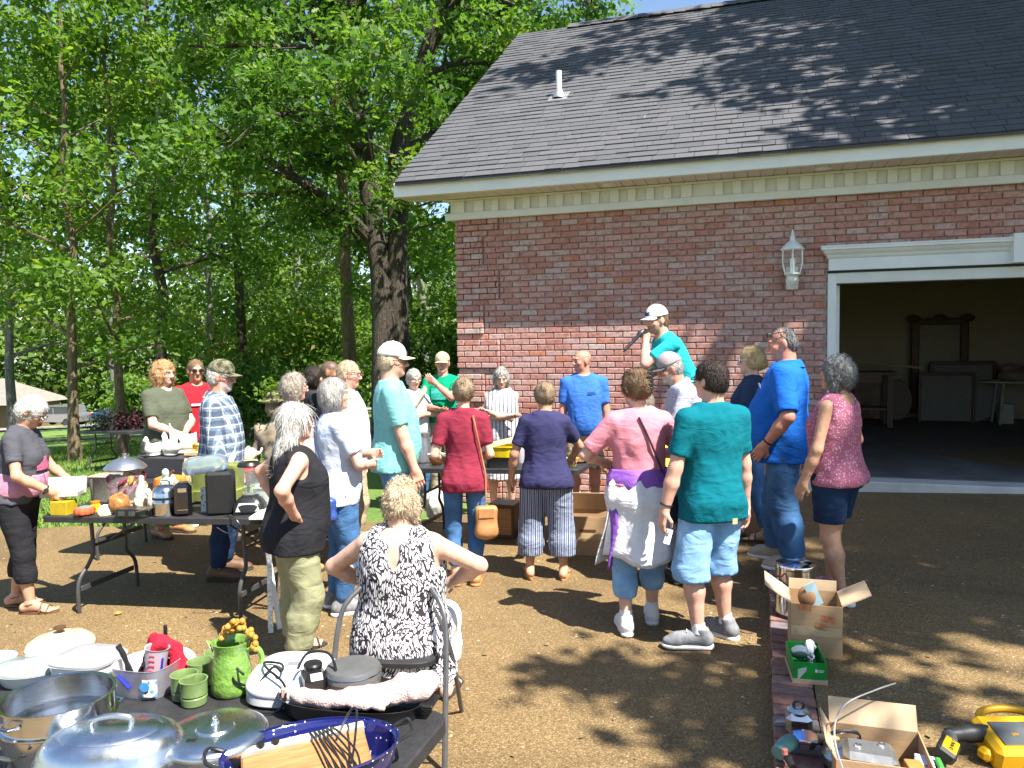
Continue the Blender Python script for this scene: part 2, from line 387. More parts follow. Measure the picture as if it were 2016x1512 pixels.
# frieze with dentils, soffit boards, fascia
FZ0, FZ1 = 3.385, 3.63
mb = MB(); mb.box(6.4, -.025, (FZ0+FZ1)/2, 13.1-.2, .04, FZ1-FZ0); mb.box(6.39, -.06, FZ0+.04, 13.0, .045, .085, b=.006); mb.box(6.39, -.055, FZ1-.012, 13.0, .05, .024)
fz = mb.build('frieze', m_trim, GA)
x = .02; k = 0; dm = {}
while x < 6.7:
    wd = rng.choice([.09,.1,.12,.09]); gap = rng.choice([.1,.115,.125,.1,.24 if k in (6,13) else .11])
    if wd not in dm: dm[wd] = MB().box(0,0,0, wd, .042, .138, b=.004).mesh('dentil', 0)
    o = link('dentil', dm[wd], m_trim, fz); o.location = (x+wd/2, -.063, FZ1-.025-.07); x += wd+gap; k += 1
EO, GO = .45, .54                                # eave and gable overhang
sof = MB().box(6.2, -EO/2-.02, FZ1+.028, 13.6, EO-.05, .02).build('soffit', m_soffit, GA)
sp = MB().box(0, -.235, 0, .128, .38, .012, b=.004).mesh('soffit_board', 0)
for i in range(50):
    o = link('soffit_board', sp, m_soffit, sof); o.location = (-.40+i*.1335, 0, FZ1+.012)
for x in (1.94, 4.15):
    mb = MB(); mb.lathe([(.0,-.004),(.075,-.004),(.085,.0),(.085,.012)], 20); mb.lathe([(.0,-.012),(.05,-.010),(.055,-.002)], 20)
    o = mb.build('soffit_vent', m_white, sof); o.location = (x, -.22, FZ1+.0)
mb = MB(); mb.box(6.2, -EO, 3.715, 13.6, .03, .165, b=.003); mb.box(6.2, -EO+.022, 3.64, 13.6, .05, .018)
mb.build('fascia', m_white, GA)
PH = R(35.1); RUN = 5.07
def roofz(y): return 3.80 + (y+EO+.062)*math.tan(PH)
mb = MB()                                        # gable end rake boards and gable wall
d = Vector((0, math.cos(PH), math.sin(PH)))
for s_ in (0,):
    p0 = Vector((-GO+.01, -EO, 3.70)); p1 = p0 + d*(RUN/math.cos(PH))
    mb.add([p0, p1, p1+Vector((0,0,-.17)), p0+Vector((0,0,-.07)), p0+Vector((.03,0,0)), p1+Vector((.03,0,0)), p1+Vector((.03,0,-.17)), p0+Vector((.03,0,-.07))], [(0,1,2,3),(7,6,5,4),(0,4,5,1),(3,2,6,7),(0,3,7,4),(1,5,6,2)])
    q0 = Vector((-GO+.01, 2*RUN-EO, 3.70)); mb.add([q0, p1, p1+Vector((0,0,-.17)), q0+Vector((0,0,-.07)), q0+Vector((.03,0,0)), p1+Vector((.03,0,0)), p1+Vector((.03,0,-.17)), q0+Vector((.03,0,-.07))], [(3,2,1,0),(4,5,6,7),(1,5,4,0),(7,6,2,3),(4,7,3,0),(2,6,5,1)])
mb.build('rake_board', m_white, GA, 0)
mb = MB(); mb.add([(0.02,0.02,3.4),(0.02,9.3,3.4),(0.02,4.62,6.95),(.2,0.02,3.4),(.2,9.3,3.4),(.2,4.62,6.95)], [(0,2,1),(3,4,5),(0,1,4,3),(1,2,5,4),(2,0,3,5)]); mb.build('gable_wall', m_trim, GA, 0)
# roof deck + shingles
def shingle_nodes(nt, b, L):
    oi = _n(nt, 'ShaderNodeObjectInfo'); at = _n(nt, 'ShaderNodeAttribute'); at.attribute_name = 'bv'
    ad = _n(nt, 'ShaderNodeMath', operation='ADD'); L(oi.outputs['Random'], ad.inputs[0]); L(at.outputs['Fac'], ad.inputs[1]); f = _n(nt, 'ShaderNodeMath', operation='FRACT'); L(ad.outputs[0], f.inputs[0])
    r = ramp(nt, [(0, (.072,.073,.081)), (.35, (.084,.085,.094)), (.7, (.094,.094,.103)), (1, (.078,.079,.087))]); L(f.outputs[0], r.inputs[0])
    ge = _n(nt, 'ShaderNodeNewGeometry'); n = _n(nt, 'ShaderNodeTexNoise'); n.inputs['Scale'].default_value = 160; n.inputs['Detail'].default_value = 3; L(ge.outputs['Position'], n.inputs['Vector'])
    r2 = ramp(nt, [(.3, (.6,.6,.6)), (.7, (1.4,1.4,1.4))]); L(n.outputs[0], r2.inputs[0])
    mx = _n(nt, 'ShaderNodeMix', data_type='RGBA', blend_type='MULTIPLY'); mx.inputs[0].default_value = 1; L(r.outputs[0], mx.inputs[6]); L(r2.outputs[0], mx.inputs[7]); L(mx.outputs[2], b.inputs['Base Color']); b.inputs['Roughness'].default_value = .85; b.inputs['Specular IOR Level'].default_value = .35
    bp = _n(nt, 'ShaderNodeBump'); bp.inputs['Strength'].default_value = .5; bp.inputs['Distance'].default_value = .004; L(n.outputs[0], bp.inputs['Height']); L(bp.outputs[0], b.inputs['Normal'])
m_shin = nodemat('asphalt shingle', shingle_nodes)
sl_len = RUN/math.cos(PH)
deck = MB()
for sgn in (0, 1):
    y0 = -EO-.062 if not sgn else 2*RUN-EO+.03; z0 = 3.785
    a = Vector((-GO-.02, y0, z0)); t = Vector((0, (1 if not sgn else -1)*math.cos(PH), math.sin(PH)))*(sl_len+.03); n_ = Vector((0,0,-.03))
    b_ = a + Vector((14.2,0,0)); deck.add([a, b_, b_+t, a+t, a+n_, b_+n_, b_+t+n_, a+t+n_], [(0,1,2,3),(7,6,5,4),(0,4,5,1),(1,5,6,2),(2,6,7,3),(3,7,4,0)] if not sgn else [(3,2,1,0),(4,5,6,7),(1,5,4,0),(2,6,5,1),(3,7,6,2),(0,4,7,3)])
roof = deck.build('roof', m_shin, GA, 0)
EXP = .142; rows = int(sl_len/EXP)+1; MS = Matrix.Translation((0, -EO-.062, 3.79)) @ Matrix.Rotation(PH, 4, 'X')
tabs = []
for r_ in range(rows):
    x = -GO-.03 + (r_ % 3)*-.1 + rng.uniform(-.02,.02)
    while x < 8.6:
        wd = rng.choice([.2,.24,.3,.33]); a = max(x, -GO-.035); b_ = x+wd-.006
        if b_-a > .03 and b_ < 8.7: tabs.append((a, b_, r_*EXP, rng.choice([.008,.008,.012,.014])))
        x += wd
def tabbox(mb, a, b_, s0, th, M=None):
    ln = min(EXP*1.12, sl_len-s0+.02)
    mb.add([(a,s0-.004,.004),(b_,s0-.004,.004),(b_,s0+ln,.001),(a,s0+ln,.001),(a,s0-.004,.004+th),(b_,s0-.004,.004+th),(b_,s0+ln,.003),(a,s0+ln,.003)], [(3,2,1,0),(4,5,6,7),(0,1,5,4),(1,2,6,5),(2,3,7,6),(3,0,4,7)], M)
def tvis(t): 
    a, b_, s0, th = t; x = (a+b_)/2; return -1 if x > 6.4-s0*.35 else (b_-a)/gloc(x, s0*.8)[1] - s0*.004
tabs.sort(key=tvis, reverse=True); tp = {}; rest = MB(); bv = []
for k, (a, b_, s0, th) in enumerate(tabs):
    if k < 300 and s0 < sl_len-EXP*1.2:
        key = (round(b_-a, 3), th)
        if key not in tp: q = MB(); tabbox(q, -(b_-a)/2, (b_-a)/2, 0, th); tp[key] = q.mesh('shingle', 0)
        o = link('shingle', tp[key], m_shin, roof); o.matrix_basis = MS @ Matrix.Translation(((a+b_)/2, s0, 0))
    else: tabbox(rest, a, b_, s0, th, MS); bv.append(rng.random())
me = rest.mesh('shingles', 0); at = me.attributes.new('bv', 'FLOAT', 'POINT'); at.data.foreach_set('value', np.repeat(np.array(bv,'f4'), 8)); tag(link('shingles', me, m_shin, roof), kind='stuff')
mb = MB(); zr = roofz(-EO-.062+RUN)+.02; yr = -EO-.062+RUN
for k in range(48):
    x0 = .35+k*.2
    mb.add([(x0,yr-.14,zr-.085+.012),(x0+.21,yr-.14,zr-.085),(x0+.21,yr,zr+.03),(x0,yr,zr+.042),(x0+.21,yr+.14,zr-.085),(x0,yr+.14,zr-.073),(x0,yr-.14,zr-.1),(x0,yr+.14,zr-.1)], [(0,1,2,3),(3,2,4,5),(0,3,5,7,6)])
mb.build('ridge_cap', m_shin, roof, 0)
# vent pipe through the roof
mb = MB(); mb.lathe([(.04,0),(.04,.38),(.033,.38),(.033,.1)], 16, cap=False); vp = mb.build('vent_pipe', m_white, roof)
vp.location = (.93, 1.5, roofz(1.5)-.04)
mb = MB(); mb.box(0,0,0, .26,.3,.008, Matrix.Rotation(PH,4,'X')); mb.lathe([(.10,-.03),(.055,.08),(.042,.10)], 18, cap=False); f_ = mb.build('flashing', mat('pipe flashing', (.35,.34,.34), .5, .6), vp); f_.location = (0,0,.045)
# garage door opening: jambs, header, crown head
mb = MB(); mb.box(DX0-.04, .05, (DZ0+DZ1)/2+.0, .085, .16, DZ1-DZ0-.005, b=.004); mb.box(DX1+.045, .05, (DZ0+DZ1)/2, .085, .16, DZ1-DZ0-.005, b=.004)
mb.box(DX0+.022, .13, (DZ0+DZ1)/2-.06, .04, .1, DZ1-DZ0-.13)
dj = mb.build('door_jamb', m_white, GA)
mb = MB(); mb.box((DX0+DX1)/2, .045, DZ1-.055, DX1-DX0-.005, .15, .11, b=.004); mb.build('door_header', m_trim, GA)
MB().box((DX0+DX1)/2-.0, -.01, DZ1+.012, DX1-DX0+.17, .06, .022).build('gap_strip', m_dark, GA)  # solid black strip stands in for the dark gap under the crown head
mb = MB(); cx = (DX0+DX1)/2; L_ = DX1-DX0+.16
mb.box(cx, -.035, DZ1+.085, L_, .07, .122, b=.003)
pr = [(.07,.0),(.085,.02),(.09,.035),(.115,.06),(.13,.085),(.145,.09),(.145,.112),(.15,.118),(.15,.132)]
for (a0, z0), (a1, z1) in zip(pr[:-1], pr[1:]):
    x0, x1 = cx-L_/2, cx+L_/2; zb = DZ1+.146
    mb.add([(x0-a0+.07,-a0,zb+z0),(x1+a0-.07,-a0,zb+z0),(x1+a1-.07,-a1,zb+z1),(x0-a1+.07,-a1,zb+z1),(x0-a0+.07,0,zb+z0),(x0-a1+.07,0,zb+z1)], [(0,1,2,3),(4,0,3,5)])
zb = DZ1+.278; mb.add([(cx-L_/2-.08,-.15,zb),(cx+L_/2+.08,-.15,zb),(cx+L_/2+.08,0.0,zb+.006),(cx-L_/2-.08,0.0,zb+.006)], [(0,1,2,3)])
mb.build('door_head', m_white, GA)
MB().prism([(5.88,-.17),(6.34,-.17),(6.34,.0),(5.88,.0)], DZ1+.027, DZ1+.31).build('keystone', m_white, GA)
# interior: floor slab with bright apron, side and back walls, ceiling
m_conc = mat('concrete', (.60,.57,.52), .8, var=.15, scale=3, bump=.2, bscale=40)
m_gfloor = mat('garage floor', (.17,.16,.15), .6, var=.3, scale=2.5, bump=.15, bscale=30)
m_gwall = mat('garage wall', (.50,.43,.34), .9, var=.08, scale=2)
mb = MB(); mb.box(6.1, -.02, DZ0-.155, 4.2, .30, .32, b=.01); mb.build('apron', m_conc, GA)
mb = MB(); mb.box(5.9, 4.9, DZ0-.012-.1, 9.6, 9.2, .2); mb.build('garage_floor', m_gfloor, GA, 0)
mb = MB(); mb.box(5.9, 7.3, 1.9, 9.6, .12, 3.3); mb.box(1.05, 3.8, 1.9, .1, 7.0, 3.3); mb.box(10.75, 3.8, 1.9, .1, 7.0, 3.3); mb.box(5.9, 3.8, 3.3, 9.7, 7.2, .1)
mb.box(2.6, .27, 1.9, 3.2, .05, 3.3); mb.box(9.3, .27, 1.9, 2.7, .05, 3.3)
mb.build('interior_wall', m_gwall, GA, 0)

# twigs dropped on the roof
for k in range(14):
    s0 = rng.uniform(.6, 4.6); x0 = rng.uniform(.2, 5.2); a = rng.random()*6.28; L_ = rng.uniform(.12,.3)
    pts = [MS @ Vector((x0+L_*t*math.cos(a)+.03*math.sin(5*t+k), s0+L_*t*math.sin(a), .02+.015*math.sin(3*t))) for t in (0,.3,.6,1)]
    MB().tube(pts, [.005,.0045,.004,.002], 4).build('twig', mat('dry twig', (.30,.26,.21), .9), roof)
# leaf litter on the drive
rs_ = np.random.default_rng(12)
# ------------------------------------------------------------------ trees
def bark_nodes(c1, c2):
    def f(nt, b, L):
        tc = _n(nt, 'ShaderNodeTexCoord'); mp = _n(nt, 'ShaderNodeMapping'); mp.inputs['Scale'].default_value = (1,1,.16); L(tc.outputs['Object'], mp.inputs[0])
        v = _n(nt, 'ShaderNodeTexVoronoi'); v.inputs['Scale'].default_value = 16; v.feature = 'DISTANCE_TO_EDGE'
        n = _n(nt, 'ShaderNodeTexNoise'); n.inputs['Scale'].default_value = 14; n.inputs['Detail'].default_value = 7; n.inputs['Distortion'].default_value = 1.2; L(mp.outputs[0], n.inputs[0])
        av = _n(nt, 'ShaderNodeMix', data_type='RGBA'); av.inputs[0].default_value = .25; L(mp.outputs[0], av.inputs[6]); L(n.outputs['Color'], av.inputs[7]); L(av.outputs[2], v.inputs['Vector'])
        r = ramp(nt, [(.3, c1), (.7, c2)]); L(n.outputs[0], r.inputs[0]); r2 = ramp(nt, [(0, (.35,.33,.3)), (.12, (1,1,1))]); L(v.outputs[0], r2.inputs[0])
        mx = _n(nt, 'ShaderNodeMix', data_type='RGBA', blend_type='MULTIPLY'); mx.inputs[0].default_value = 1; L(r.outputs[0], mx.inputs[6]); L(r2.outputs[0], mx.inputs[7]); L(mx.outputs[2], b.inputs['Base Color']); b.inputs['Roughness'].default_value = .95
        bp = _n(nt, 'ShaderNodeBump'); bp.inputs['Strength'].default_value = .9; bp.inputs['Distance'].default_value = .05; L(v.outputs[0], bp.inputs['Height']); L(bp.outputs[0], b.inputs['Normal'])
    return f
m_bark = nodemat('oak bark', bark_nodes((.05,.04,.03), (.13,.105,.08)))
m_bark2 = nodemat('grey bark', bark_nodes((.20,.19,.175), (.36,.34,.31)))
m_bark3 = nodemat('brown bark', bark_nodes((.15,.105,.065), (.30,.22,.13)))
def leaf_nodes(stops, tr):
    def f(nt, b, L):
        at = _n(nt, 'ShaderNodeAttribute'); at.attribute_name = 'Col'; s = _n(nt, 'ShaderNodeSeparateColor'); L(at.outputs['Color'], s.inputs[0])
        r = ramp(nt, stops); L(s.outputs[0], r.inputs[0]); L(r.outputs[0], b.inputs['Base Color']); b.inputs['Roughness'].default_value = .55; b.inputs['Specular IOR Level'].default_value = .3
        t = _n(nt, 'ShaderNodeBsdfTranslucent'); h = _n(nt, 'ShaderNodeMix', data_type='RGBA', blend_type='MULTIPLY'); h.inputs[0].default_value = 1; L(r.outputs[0], h.inputs[6]); h.inputs[7].default_value = (1.45,1.65,.5,1); L(h.outputs[2], t.inputs[0])
        m = _n(nt, 'ShaderNodeMixShader'); m.inputs[0].default_value = tr; L(b.outputs[0], m.inputs[1]); L(t.outputs[0], m.inputs[2]); L(m.outputs[0], nt.nodes['Material Output'].inputs[0])
    return f
m_leaf = nodemat('oak leaf', leaf_nodes([(0, (.04,.09,.022)), (.45, (.085,.17,.036)), (.8, (.15,.245,.05)), (1, (.23,.29,.07))], .45))
m_leaf2 = nodemat('maple leaf', leaf_nodes([(0, (.07,.135,.026)), (.5, (.135,.23,.042)), (.9, (.22,.29,.06)), (1, (.32,.24,.065))], .48))
m_leaf3 = nodemat('far leaf', leaf_nodes([(0, (.06,.11,.026)), (.5, (.11,.18,.04)), (1, (.18,.24,.06))], .45))
OAKLEAF = [(0,-.5,0), (.14,-.28,.03), (.08,-.16,0), (.30,0,.05), (.13,.10,0), (.24,.32,.04), (0,.55,-.04), (-.22,.30,.04), (-.12,.10,0), (-.32,-.02,.05), (-.08,-.16,0), (-.14,-.30,.03)]
DIAMOND = [(0,-.5,-.03), (.30,-.02,.06), (0,.55,-.05), (-.30,.03,.06)]
CLUMP = None
def leaf_mesh(name, P, size, rs, tpl=DIAMOND, droop=.3):
    N = len(P); T = np.array(tpl, 'f4'); k = len(T)
    nrm = rs.normal(size=(N,3)); nrm[:,2] = np.abs(nrm[:,2])*1.1 + .25; nrm /= np.linalg.norm(nrm, axis=1)[:,None]
    a = rs.normal(size=(N,3)); a[:,2] -= droop; a -= nrm*(a*nrm).sum(1)[:,None]; a /= np.linalg.norm(a, axis=1)[:,None]; b = np.cross(nrm, a)
    sz = size*(.6+.8*rs.random(N)); 
    V = P[:,None,:] + sz[:,None,None]*(T[None,:,0,None]*b[:,None,:] + T[None,:,1,None]*a[:,None,:] + T[None,:,2,None]*nrm[:,None,:])
    c = np.clip(.45 + .17*rs.normal(size=N) + (CLUMP if CLUMP is not None and len(CLUMP) == N else 0), 0, 1)
    C = np.ones((N, k, 4), 'f4'); C[:,:,0] = c[:,None]
    return np_mesh(name, V.reshape(-1,3), np.arange(N*k).reshape(N,k), False, C.reshape(-1,4))
def grow(mb, tips, p, d, length, r, level, rs, maxl, up=.15, wig=.22, nseg=6):
    """one limb with its side limbs; tips collects leafy twig points"""
    pts = [p.copy()]; rr = [r]; q = p.copy(); d = d.normalized()
    for i in range(nseg):
        d = (d + Vector(rs.normal(size=3)*wig/ nseg**.5) + Vector((0,0,up/nseg))).normalized(); q = q + d*length/nseg
        pts.append(q.copy()); rr.append(max(.006, r*(1-.75*(i+1)/nseg)))
    if r > .012: mb.tube(pts, rr, 7 if r > .06 else 5, cap=False)
    if level >= maxl:
        for k in range(1, len(pts)): tips.append((pts[k], length))
        return
    nb = int(rs.integers(3, 6)) if level else int(rs.integers(4, 7))
    for k in range(nb):
        t = .3 + .7*(k+rs.random())/nb; i = min(int(t*nseg), nseg-1); pp = pts[i].lerp(pts[i+1], t*nseg-i)
        ax = Vector(rs.normal(size=3)); dd = (pts[i+1]-pts[i]).normalized(); side = (ax - dd*ax.dot(dd)).normalized(); side.z *= .6
        grow(mb, tips, pp, dd*.75+side*.9, length*(.62-.2*t)*(.8+.4*rs.random()), max(.008, rr[i]*.5), level+1, rs, maxl, up, wig, max(3, nseg-2))
    tips.append((pts[-1], length*.4))
def leaf_points(tips, n, spread, rs):
    T = np.array([list(p) for p, _ in tips]); T = T[rs.random(len(T)) < .62]; idx = rs.integers(0, len(T), n); global CLUMP
    CLUMP = (np.sin(T[:,0]*2.3+1)+np.sin(T[:,1]*2.9)+np.sin(T[:,2]*2.6)+1.2*rs.normal(size=len(T)))[idx]*.09
    o = rs.normal(size=(n,3))*spread*.82; o[:,2] *= .6
    return T[idx] + o
def make_tree(name, label, seed, H, r0, base=.25, rad=4, nlimb=12, leaves=9000, lsize=.2, spread=.35, bark=None, leaf=None, lean=(0,0), maxl=1, group=None, tpl=DIAMOND, pointy=.5):
    rs = np.random.default_rng(seed); t = thing(name, label, 'tree', group=group)
    mb = MB(); tips = []; pts = []; rr = []; n = 12; wob = rs.normal(size=(n+1,2))*.012*H
    for i in range(n+1):
        f = i/n; pts.append(Vector((lean[0]*f*f*H + wob[i][0]*f, lean[1]*f*f*H + wob[i][1]*f, H*f))); rr.append(r0*(1-.82*f)*(1+.5*math.exp(-f*30)))
    pts[0].z = -.25; mb.tube(pts, rr, 10)
    for k in range(nlimb):
        f = base + (1-base)*((k+.5*rs.random())/nlimb); i = min(int(f*n), n-1); p = pts[i].lerp(pts[i+1], f*n-i)
        a = k*2.4 + rs.random()*.8; g_ = (f-base)/(1-base); ln = rad*(.55+.45*math.sin(math.pi*min(1, g_*.85+.2)))*(1-pointy*g_*g_)*(.8+.4*rs.random())
        grow(mb, tips, p, Vector((math.cos(a), math.sin(a), .25+.5*g_)), ln, rr[i]*.45, 0, rs, maxl)
    grow(mb, tips, pts[-2], Vector((0,0,1)), rad*.5, rr[-2], 0, rs, maxl)
    tk = mb.build('trunk', bark or m_bark, t)
    P = leaf_points(tips, leaves, spread, rs)
    link('crown', leaf_mesh('crown', P, lsize, rs, tpl), leaf or m_leaf, t); return t
def plant_tree(t, x, y, rz=0, s=1): t.location = (x, y, terrain(x, y)-.05); t.rotation_euler = (0,0,R(rz)); t.scale = (s,s,s); return t

# the big double-stemmed oak behind the crowd
rs = np.random.default_rng(5)
OX, OY = -2.6, 16.5; oak = thing('oak_tree', 'large oak with thick double trunk and spreading limbs behind the crowd', 'tree', (OX, OY, terrain(OX, OY)))
mb = MB(); tips = []; gz0 = -terrain(OX, OY)
def px(x, y, dy=0): return Vector(((x-770)*.01086*(1+dy/16.5), dy, 1.9+(676-y)*.01086*(1+dy/16.5)+gz0))
# trunk silhouettes
mb.tube(spline([px(752,930), px(754,840), px(757,700), px(757,560), px(748,470), px(740,400), px(736,350), px(722,230), px(716,100,.3), px(714,-60,.5), px(720,-260,.7)], 4), [.36]*4+[.26]*4+[.235]*4+[.225]*4+[.22]*4+[.22]*4+[.20]*4+[.17]*4+[.15]*4+[.12]*4+[.06], 14)
mb.tube(spline([px(792,930,.1), px(790,840,.1), px(788,700,.1), px(786,560,.1), px(788,470,.1), px(787,400,.2), px(792,300,.3), px(830,190,.3), px(858,100,.2), px(885,40,.1), px(905,-80,0), px(930,-240,.3)], 4), [.37]*4+[.26]*4+[.23]*4+[.22]*4+[.20]*4+[.20]*4+[.19]*4+[.19]*4+[.18]*4+[.15]*4+[.12]*4+[.05], 14)
limbs = [([(745,480,0),(712,440,-.3),(672,395,-.9),(632,360,-1.6),(560,300,-2.4),(470,260,-3)], .15), ([(735,380,0),(700,330,.8),(650,300,1.6),(560,280,2.4)], .10),
 ([(718,200,0),(690,140,-.2),(650,95,-.4),(600,40,-.6),(570,-40,-.9)], .13), ([(716,120,.2),(655,105,-.5),(560,100,-1.2),(430,98,-2)], .08),
 ([(862,100,.2),(880,60,.1),(930,15,-.3),(990,15,-.6),(1040,30,-.9)], .10), ([(835,170,.3),(900,140,-.1),(960,138,-.5),(1010,142,-.7)], .08), ([(800,300,.3),(860,260,1.5),(920,220,2.5)], .08),
 ([(730,300,0),(690,260,-1.5),(640,230,-3),(600,240,-4)], .10), ([(740,330,0),(760,260,-1.8),(780,230,-3.2),(800,240,-4.2)], .09),
 ([(716,60,.3),(760,-20,-1),(800,-120,-2)], .10), ([(720,150,.3),(690,60,1.5),(640,-60,3)], .10), ([(890,20,0),(960,-60,-.5),(1060,-90,-1),(1150,-60,-1.4)], .10), ([(905,-60,0),(1000,-140,1),(1120,-160,2)], .10), ([(575,-20,-.9),(480,-60,-1.5),(380,-40,-2)], .08),
 ([(717,30,.3),(620,10,1.2),(520,20,2),(420,60,2.6)], .09), ([(840,160,.3),(870,180,1.8),(930,120,3),(1000,90,3.8)], .09)]
for pl, r in limbs:
    pts = spline([px(*q) for q in pl], 4); n = len(pts); rr = [r*(1-.75*i/n) for i in range(n)]; mb.tube(pts, rr, 8)
    for k in range(3, n, 2):
        for _ in range(2):
            dd = (pts[min(k+1,n-1)]-pts[k-1]).normalized(); a = Vector(rs.normal(size=3)); a.z = a.z*.6-.05
            grow(mb, tips, pts[k], dd*.5+a.normalized(), .9+1.1*rs.random(), rr[k]*.4, 1, rs, 2, .1, .3, 5)
mb.build('trunk', m_bark, oak)
P = leaf_points(tips, 32000, .19, rs)
link('crown', leaf_mesh('crown', P, .145, rs, OAKLEAF), m_leaf, oak)

TG = 'woodland trees behind the lawn'
A = make_tree('slender_tree', 'slender low-boughed tree on the shaded lawn, left one of the close pair', 31, 11, .115, .17, 2.6, 16, 7500, .15, .30, m_bark3, m_leaf2, (.02,0), 1, TG)
plant_tree(A, -9.25, 16.2)
B = copy_tree(A); plant_tree(B, -8.75, 16.6+.6, 140, .96); B['label'] = 'slender low-boughed tree on the shaded lawn, right one of the close pair'
TT = make_tree('tall_tree', 'tall dark-trunked tree beside the curly-haired woman', 32, 17, .17, .28, 3.8, 18, 9000, .19, .42, m_bark, m_leaf, (-.004,0), 1, TG); plant_tree(TT, -9.7, 21.5)
def more(src, x, y, rz, s, label): o = copy_tree(src); plant_tree(o, x, y, rz, s); o['label'] = label; return o
MT = make_tree('maple_tree', 'bright green maple behind the left lawn', 33, 14, .15, .2, 4.0, 18, 8500, .21, .45, m_bark2, m_leaf2, (.01,.01), 1, TG); plant_tree(MT, -15.6, 24)
more(TT, -8.4, 24, 80, 1.0, 'tall thin-trunked tree behind the plaid shirted man')
more(TT, -13.4, 18.5, 200, .95, 'tall tree at the left edge whose dark boughs hang into the top corner')
more(MT, -11.3, 29, 60, 1.1, 'bright maple between the slender pair and the tall dark trunk')
LT = make_tree('leaning_tree', 'tree leaning left beside the big oak, with bare lower limbs', 34, 14, .19, .34, 3.6, 14, 7500, .19, .42, m_bark3, m_leaf, (-.03,.02), 1, TG); plant_tree(LT, -4.1, 19.5)
more(TT, -3.6, 27, 300, 1.05, 'grey trunk just left of the oak, half hidden by it')
more(MT, -6.6, 31, 150, 1.0, 'bright maple filling the gap between leaning tree and thin trunk')
more(MT, -.6, 27, 250, 1.0, 'bright maple between the oak and the garage corner')
more(TT, 2.6, 24.5, 20, 1.15, 'tall tree showing above the garage ridge')
GT = make_tree('grey_tree', 'stout pale grey trunk standing at the far road edge', 35, 19, .42, .30, 6, 16, 9000, .34, .7, m_bark2, m_leaf3, (0,0), 1, TG); plant_tree(GT, -23.6, 46)
more(GT, -13, 47, 70, .9, 'far broad tree beyond the road behind the red shirted man')
more(GT, -42, 55, 160, .85, 'far broad tree in front of the house at the left edge')
more(MT, -24.5, 30, 10, 1.1, 'maple at the left edge of the view above the parked car')
more(GT, -5, 44, 210, .85, 'far broad tree beyond the lawn behind the oak')
more(GT, 3, 42, 120, .9, 'far broad tree beyond the garage gable')
# trees standing behind the camera whose shade falls on the roof and the drive
ST = make_tree('shade_tree', 'tall shade tree behind the camera throwing dappled shade on the roof', 36, 17, .3, .42, 5.2, 18, 22000, .33, .5, m_bark, m_leaf, (0,0), 1, 'shade trees behind the camera')
ST.location = (11.0, 7.3, 0)
for x, y, rz, s, lb in ((11.2, -.2, 100, .88, 'shade tree right of the camera throwing dappled shade on the right of the drive'), (15.5, 2.5, 30, .95, 'shade tree far right of the camera behind the first'), (-1.6, -4.6, 290, .55, 'small shade tree behind the camera to the left')):
    o = copy_tree(ST); o.location = (x, y, 0); o.rotation_euler = (0,0,R(rz)); o.scale = (s,s,s); o['label'] = lb

# bough of a further tree reaching high over the drive
t = thing('shade_tree', 'tall tree right of the camera with one long bough over the near drive', 'tree', (10.5, -3.2, .1), group='shade trees behind the camera'); mb = MB(); rs = np.random.default_rng(64)
mb.tube([(0,0,-.2),(0,.05,3),(-.05,.1,7),(-.1,.2,11)], [.24,.21,.17,.06], 10); bp_ = spline([(0,.05,5.5),(-2,1.2,6.9),(-4,2.4,7.6),(-5.9,3.5,7.9),(-6.6,3.9,7.9)], 4); mb.tube(bp_, [.11-.10*i/16 for i in range(17)], 8); mb.build('trunk', m_bark, t)
cl = [(-5.75,3.45,7.9,.30,230), (-6.35,3.75,7.9,.2,120), (-5.2,3.2,7.8,.26,190), (-5.9,2.95,7.7,.16,70), (-4.7,3.9,8.0,.26,140), (-.1,.2,10,1.1,1800)]
P = np.concatenate([np.array(c[:3])+rs.normal(size=(c[4],3))*c[3]*np.array((1,.8,.5)) for c in cl]); link('crown', leaf_mesh('crown', P, .2, rs), m_leaf, t)
# far woodland that reads as one mass
rs = np.random.default_rng(77); n = 75000
P = np.empty((n,3)); X = rs.uniform(-85, 60, n); Y = 72 + rs.random(n)*16; base = np.array([terrain(a, b) for a, b in zip(X[::50], Y[::50])]).repeat(50)[:n]
top = 15 + 3.5*np.sin(X*.22+1) + 2.5*np.sin(X*.61) + 1.5*np.sin(X*1.7); P[:,0] = X; P[:,1] = Y; P[:,2] = base + top*rs.random(n)**.8
tag(link('woodland', leaf_mesh('woodland', P, .75, rs), m_leaf3), 'dense green wood closing the view beyond the road', 'woodland', kind='stuff')
# shrubs in front of the wood
def shrub(name, label, x, y, rx, h, n, leaf, seed, ls=.12, group='shrubs beyond the lawn'):
    rs = np.random.default_rng(seed); t = thing(name, label, 'shrub', (x, y, terrain(x, y)), group=group)
    mb = MB(); tips = []
    for k in range(9):
        a = rs.random()*6.3; grow(mb, tips, Vector((.1*math.cos(a), .1*math.sin(a), 0)), Vector((math.cos(a)*rx*.7, math.sin(a)*rx*.7, h*.8)), h*(.7+.4*rs.random()), .03, 0, rs, 1, .1, .3, 5)
    mb.build('stem', m_bark3, t); P = leaf_points(tips, n, .28*min(rx, h)*.8, rs); P[:,2] = np.abs(P[:,2]); link('foliage', leaf_mesh('foliage', P, ls, rs), leaf, t); return t
shrub('shrub', 'pale green feathery shrub behind the grey-haired women', -6.6, 25, 2.2, 4.2, 9000, m_leaf2, 41, .17)
shrub('shrub', 'dark low hedge shrub left of the oak', -7.4, 21.5, 1.7, 2.0, 6000, m_leaf, 42, .15)
shrub('shrub', 'leafy shrub between the oak and the garage corner', -1.5, 19, 1.2, 3.2, 6000, m_leaf, 43, .15)
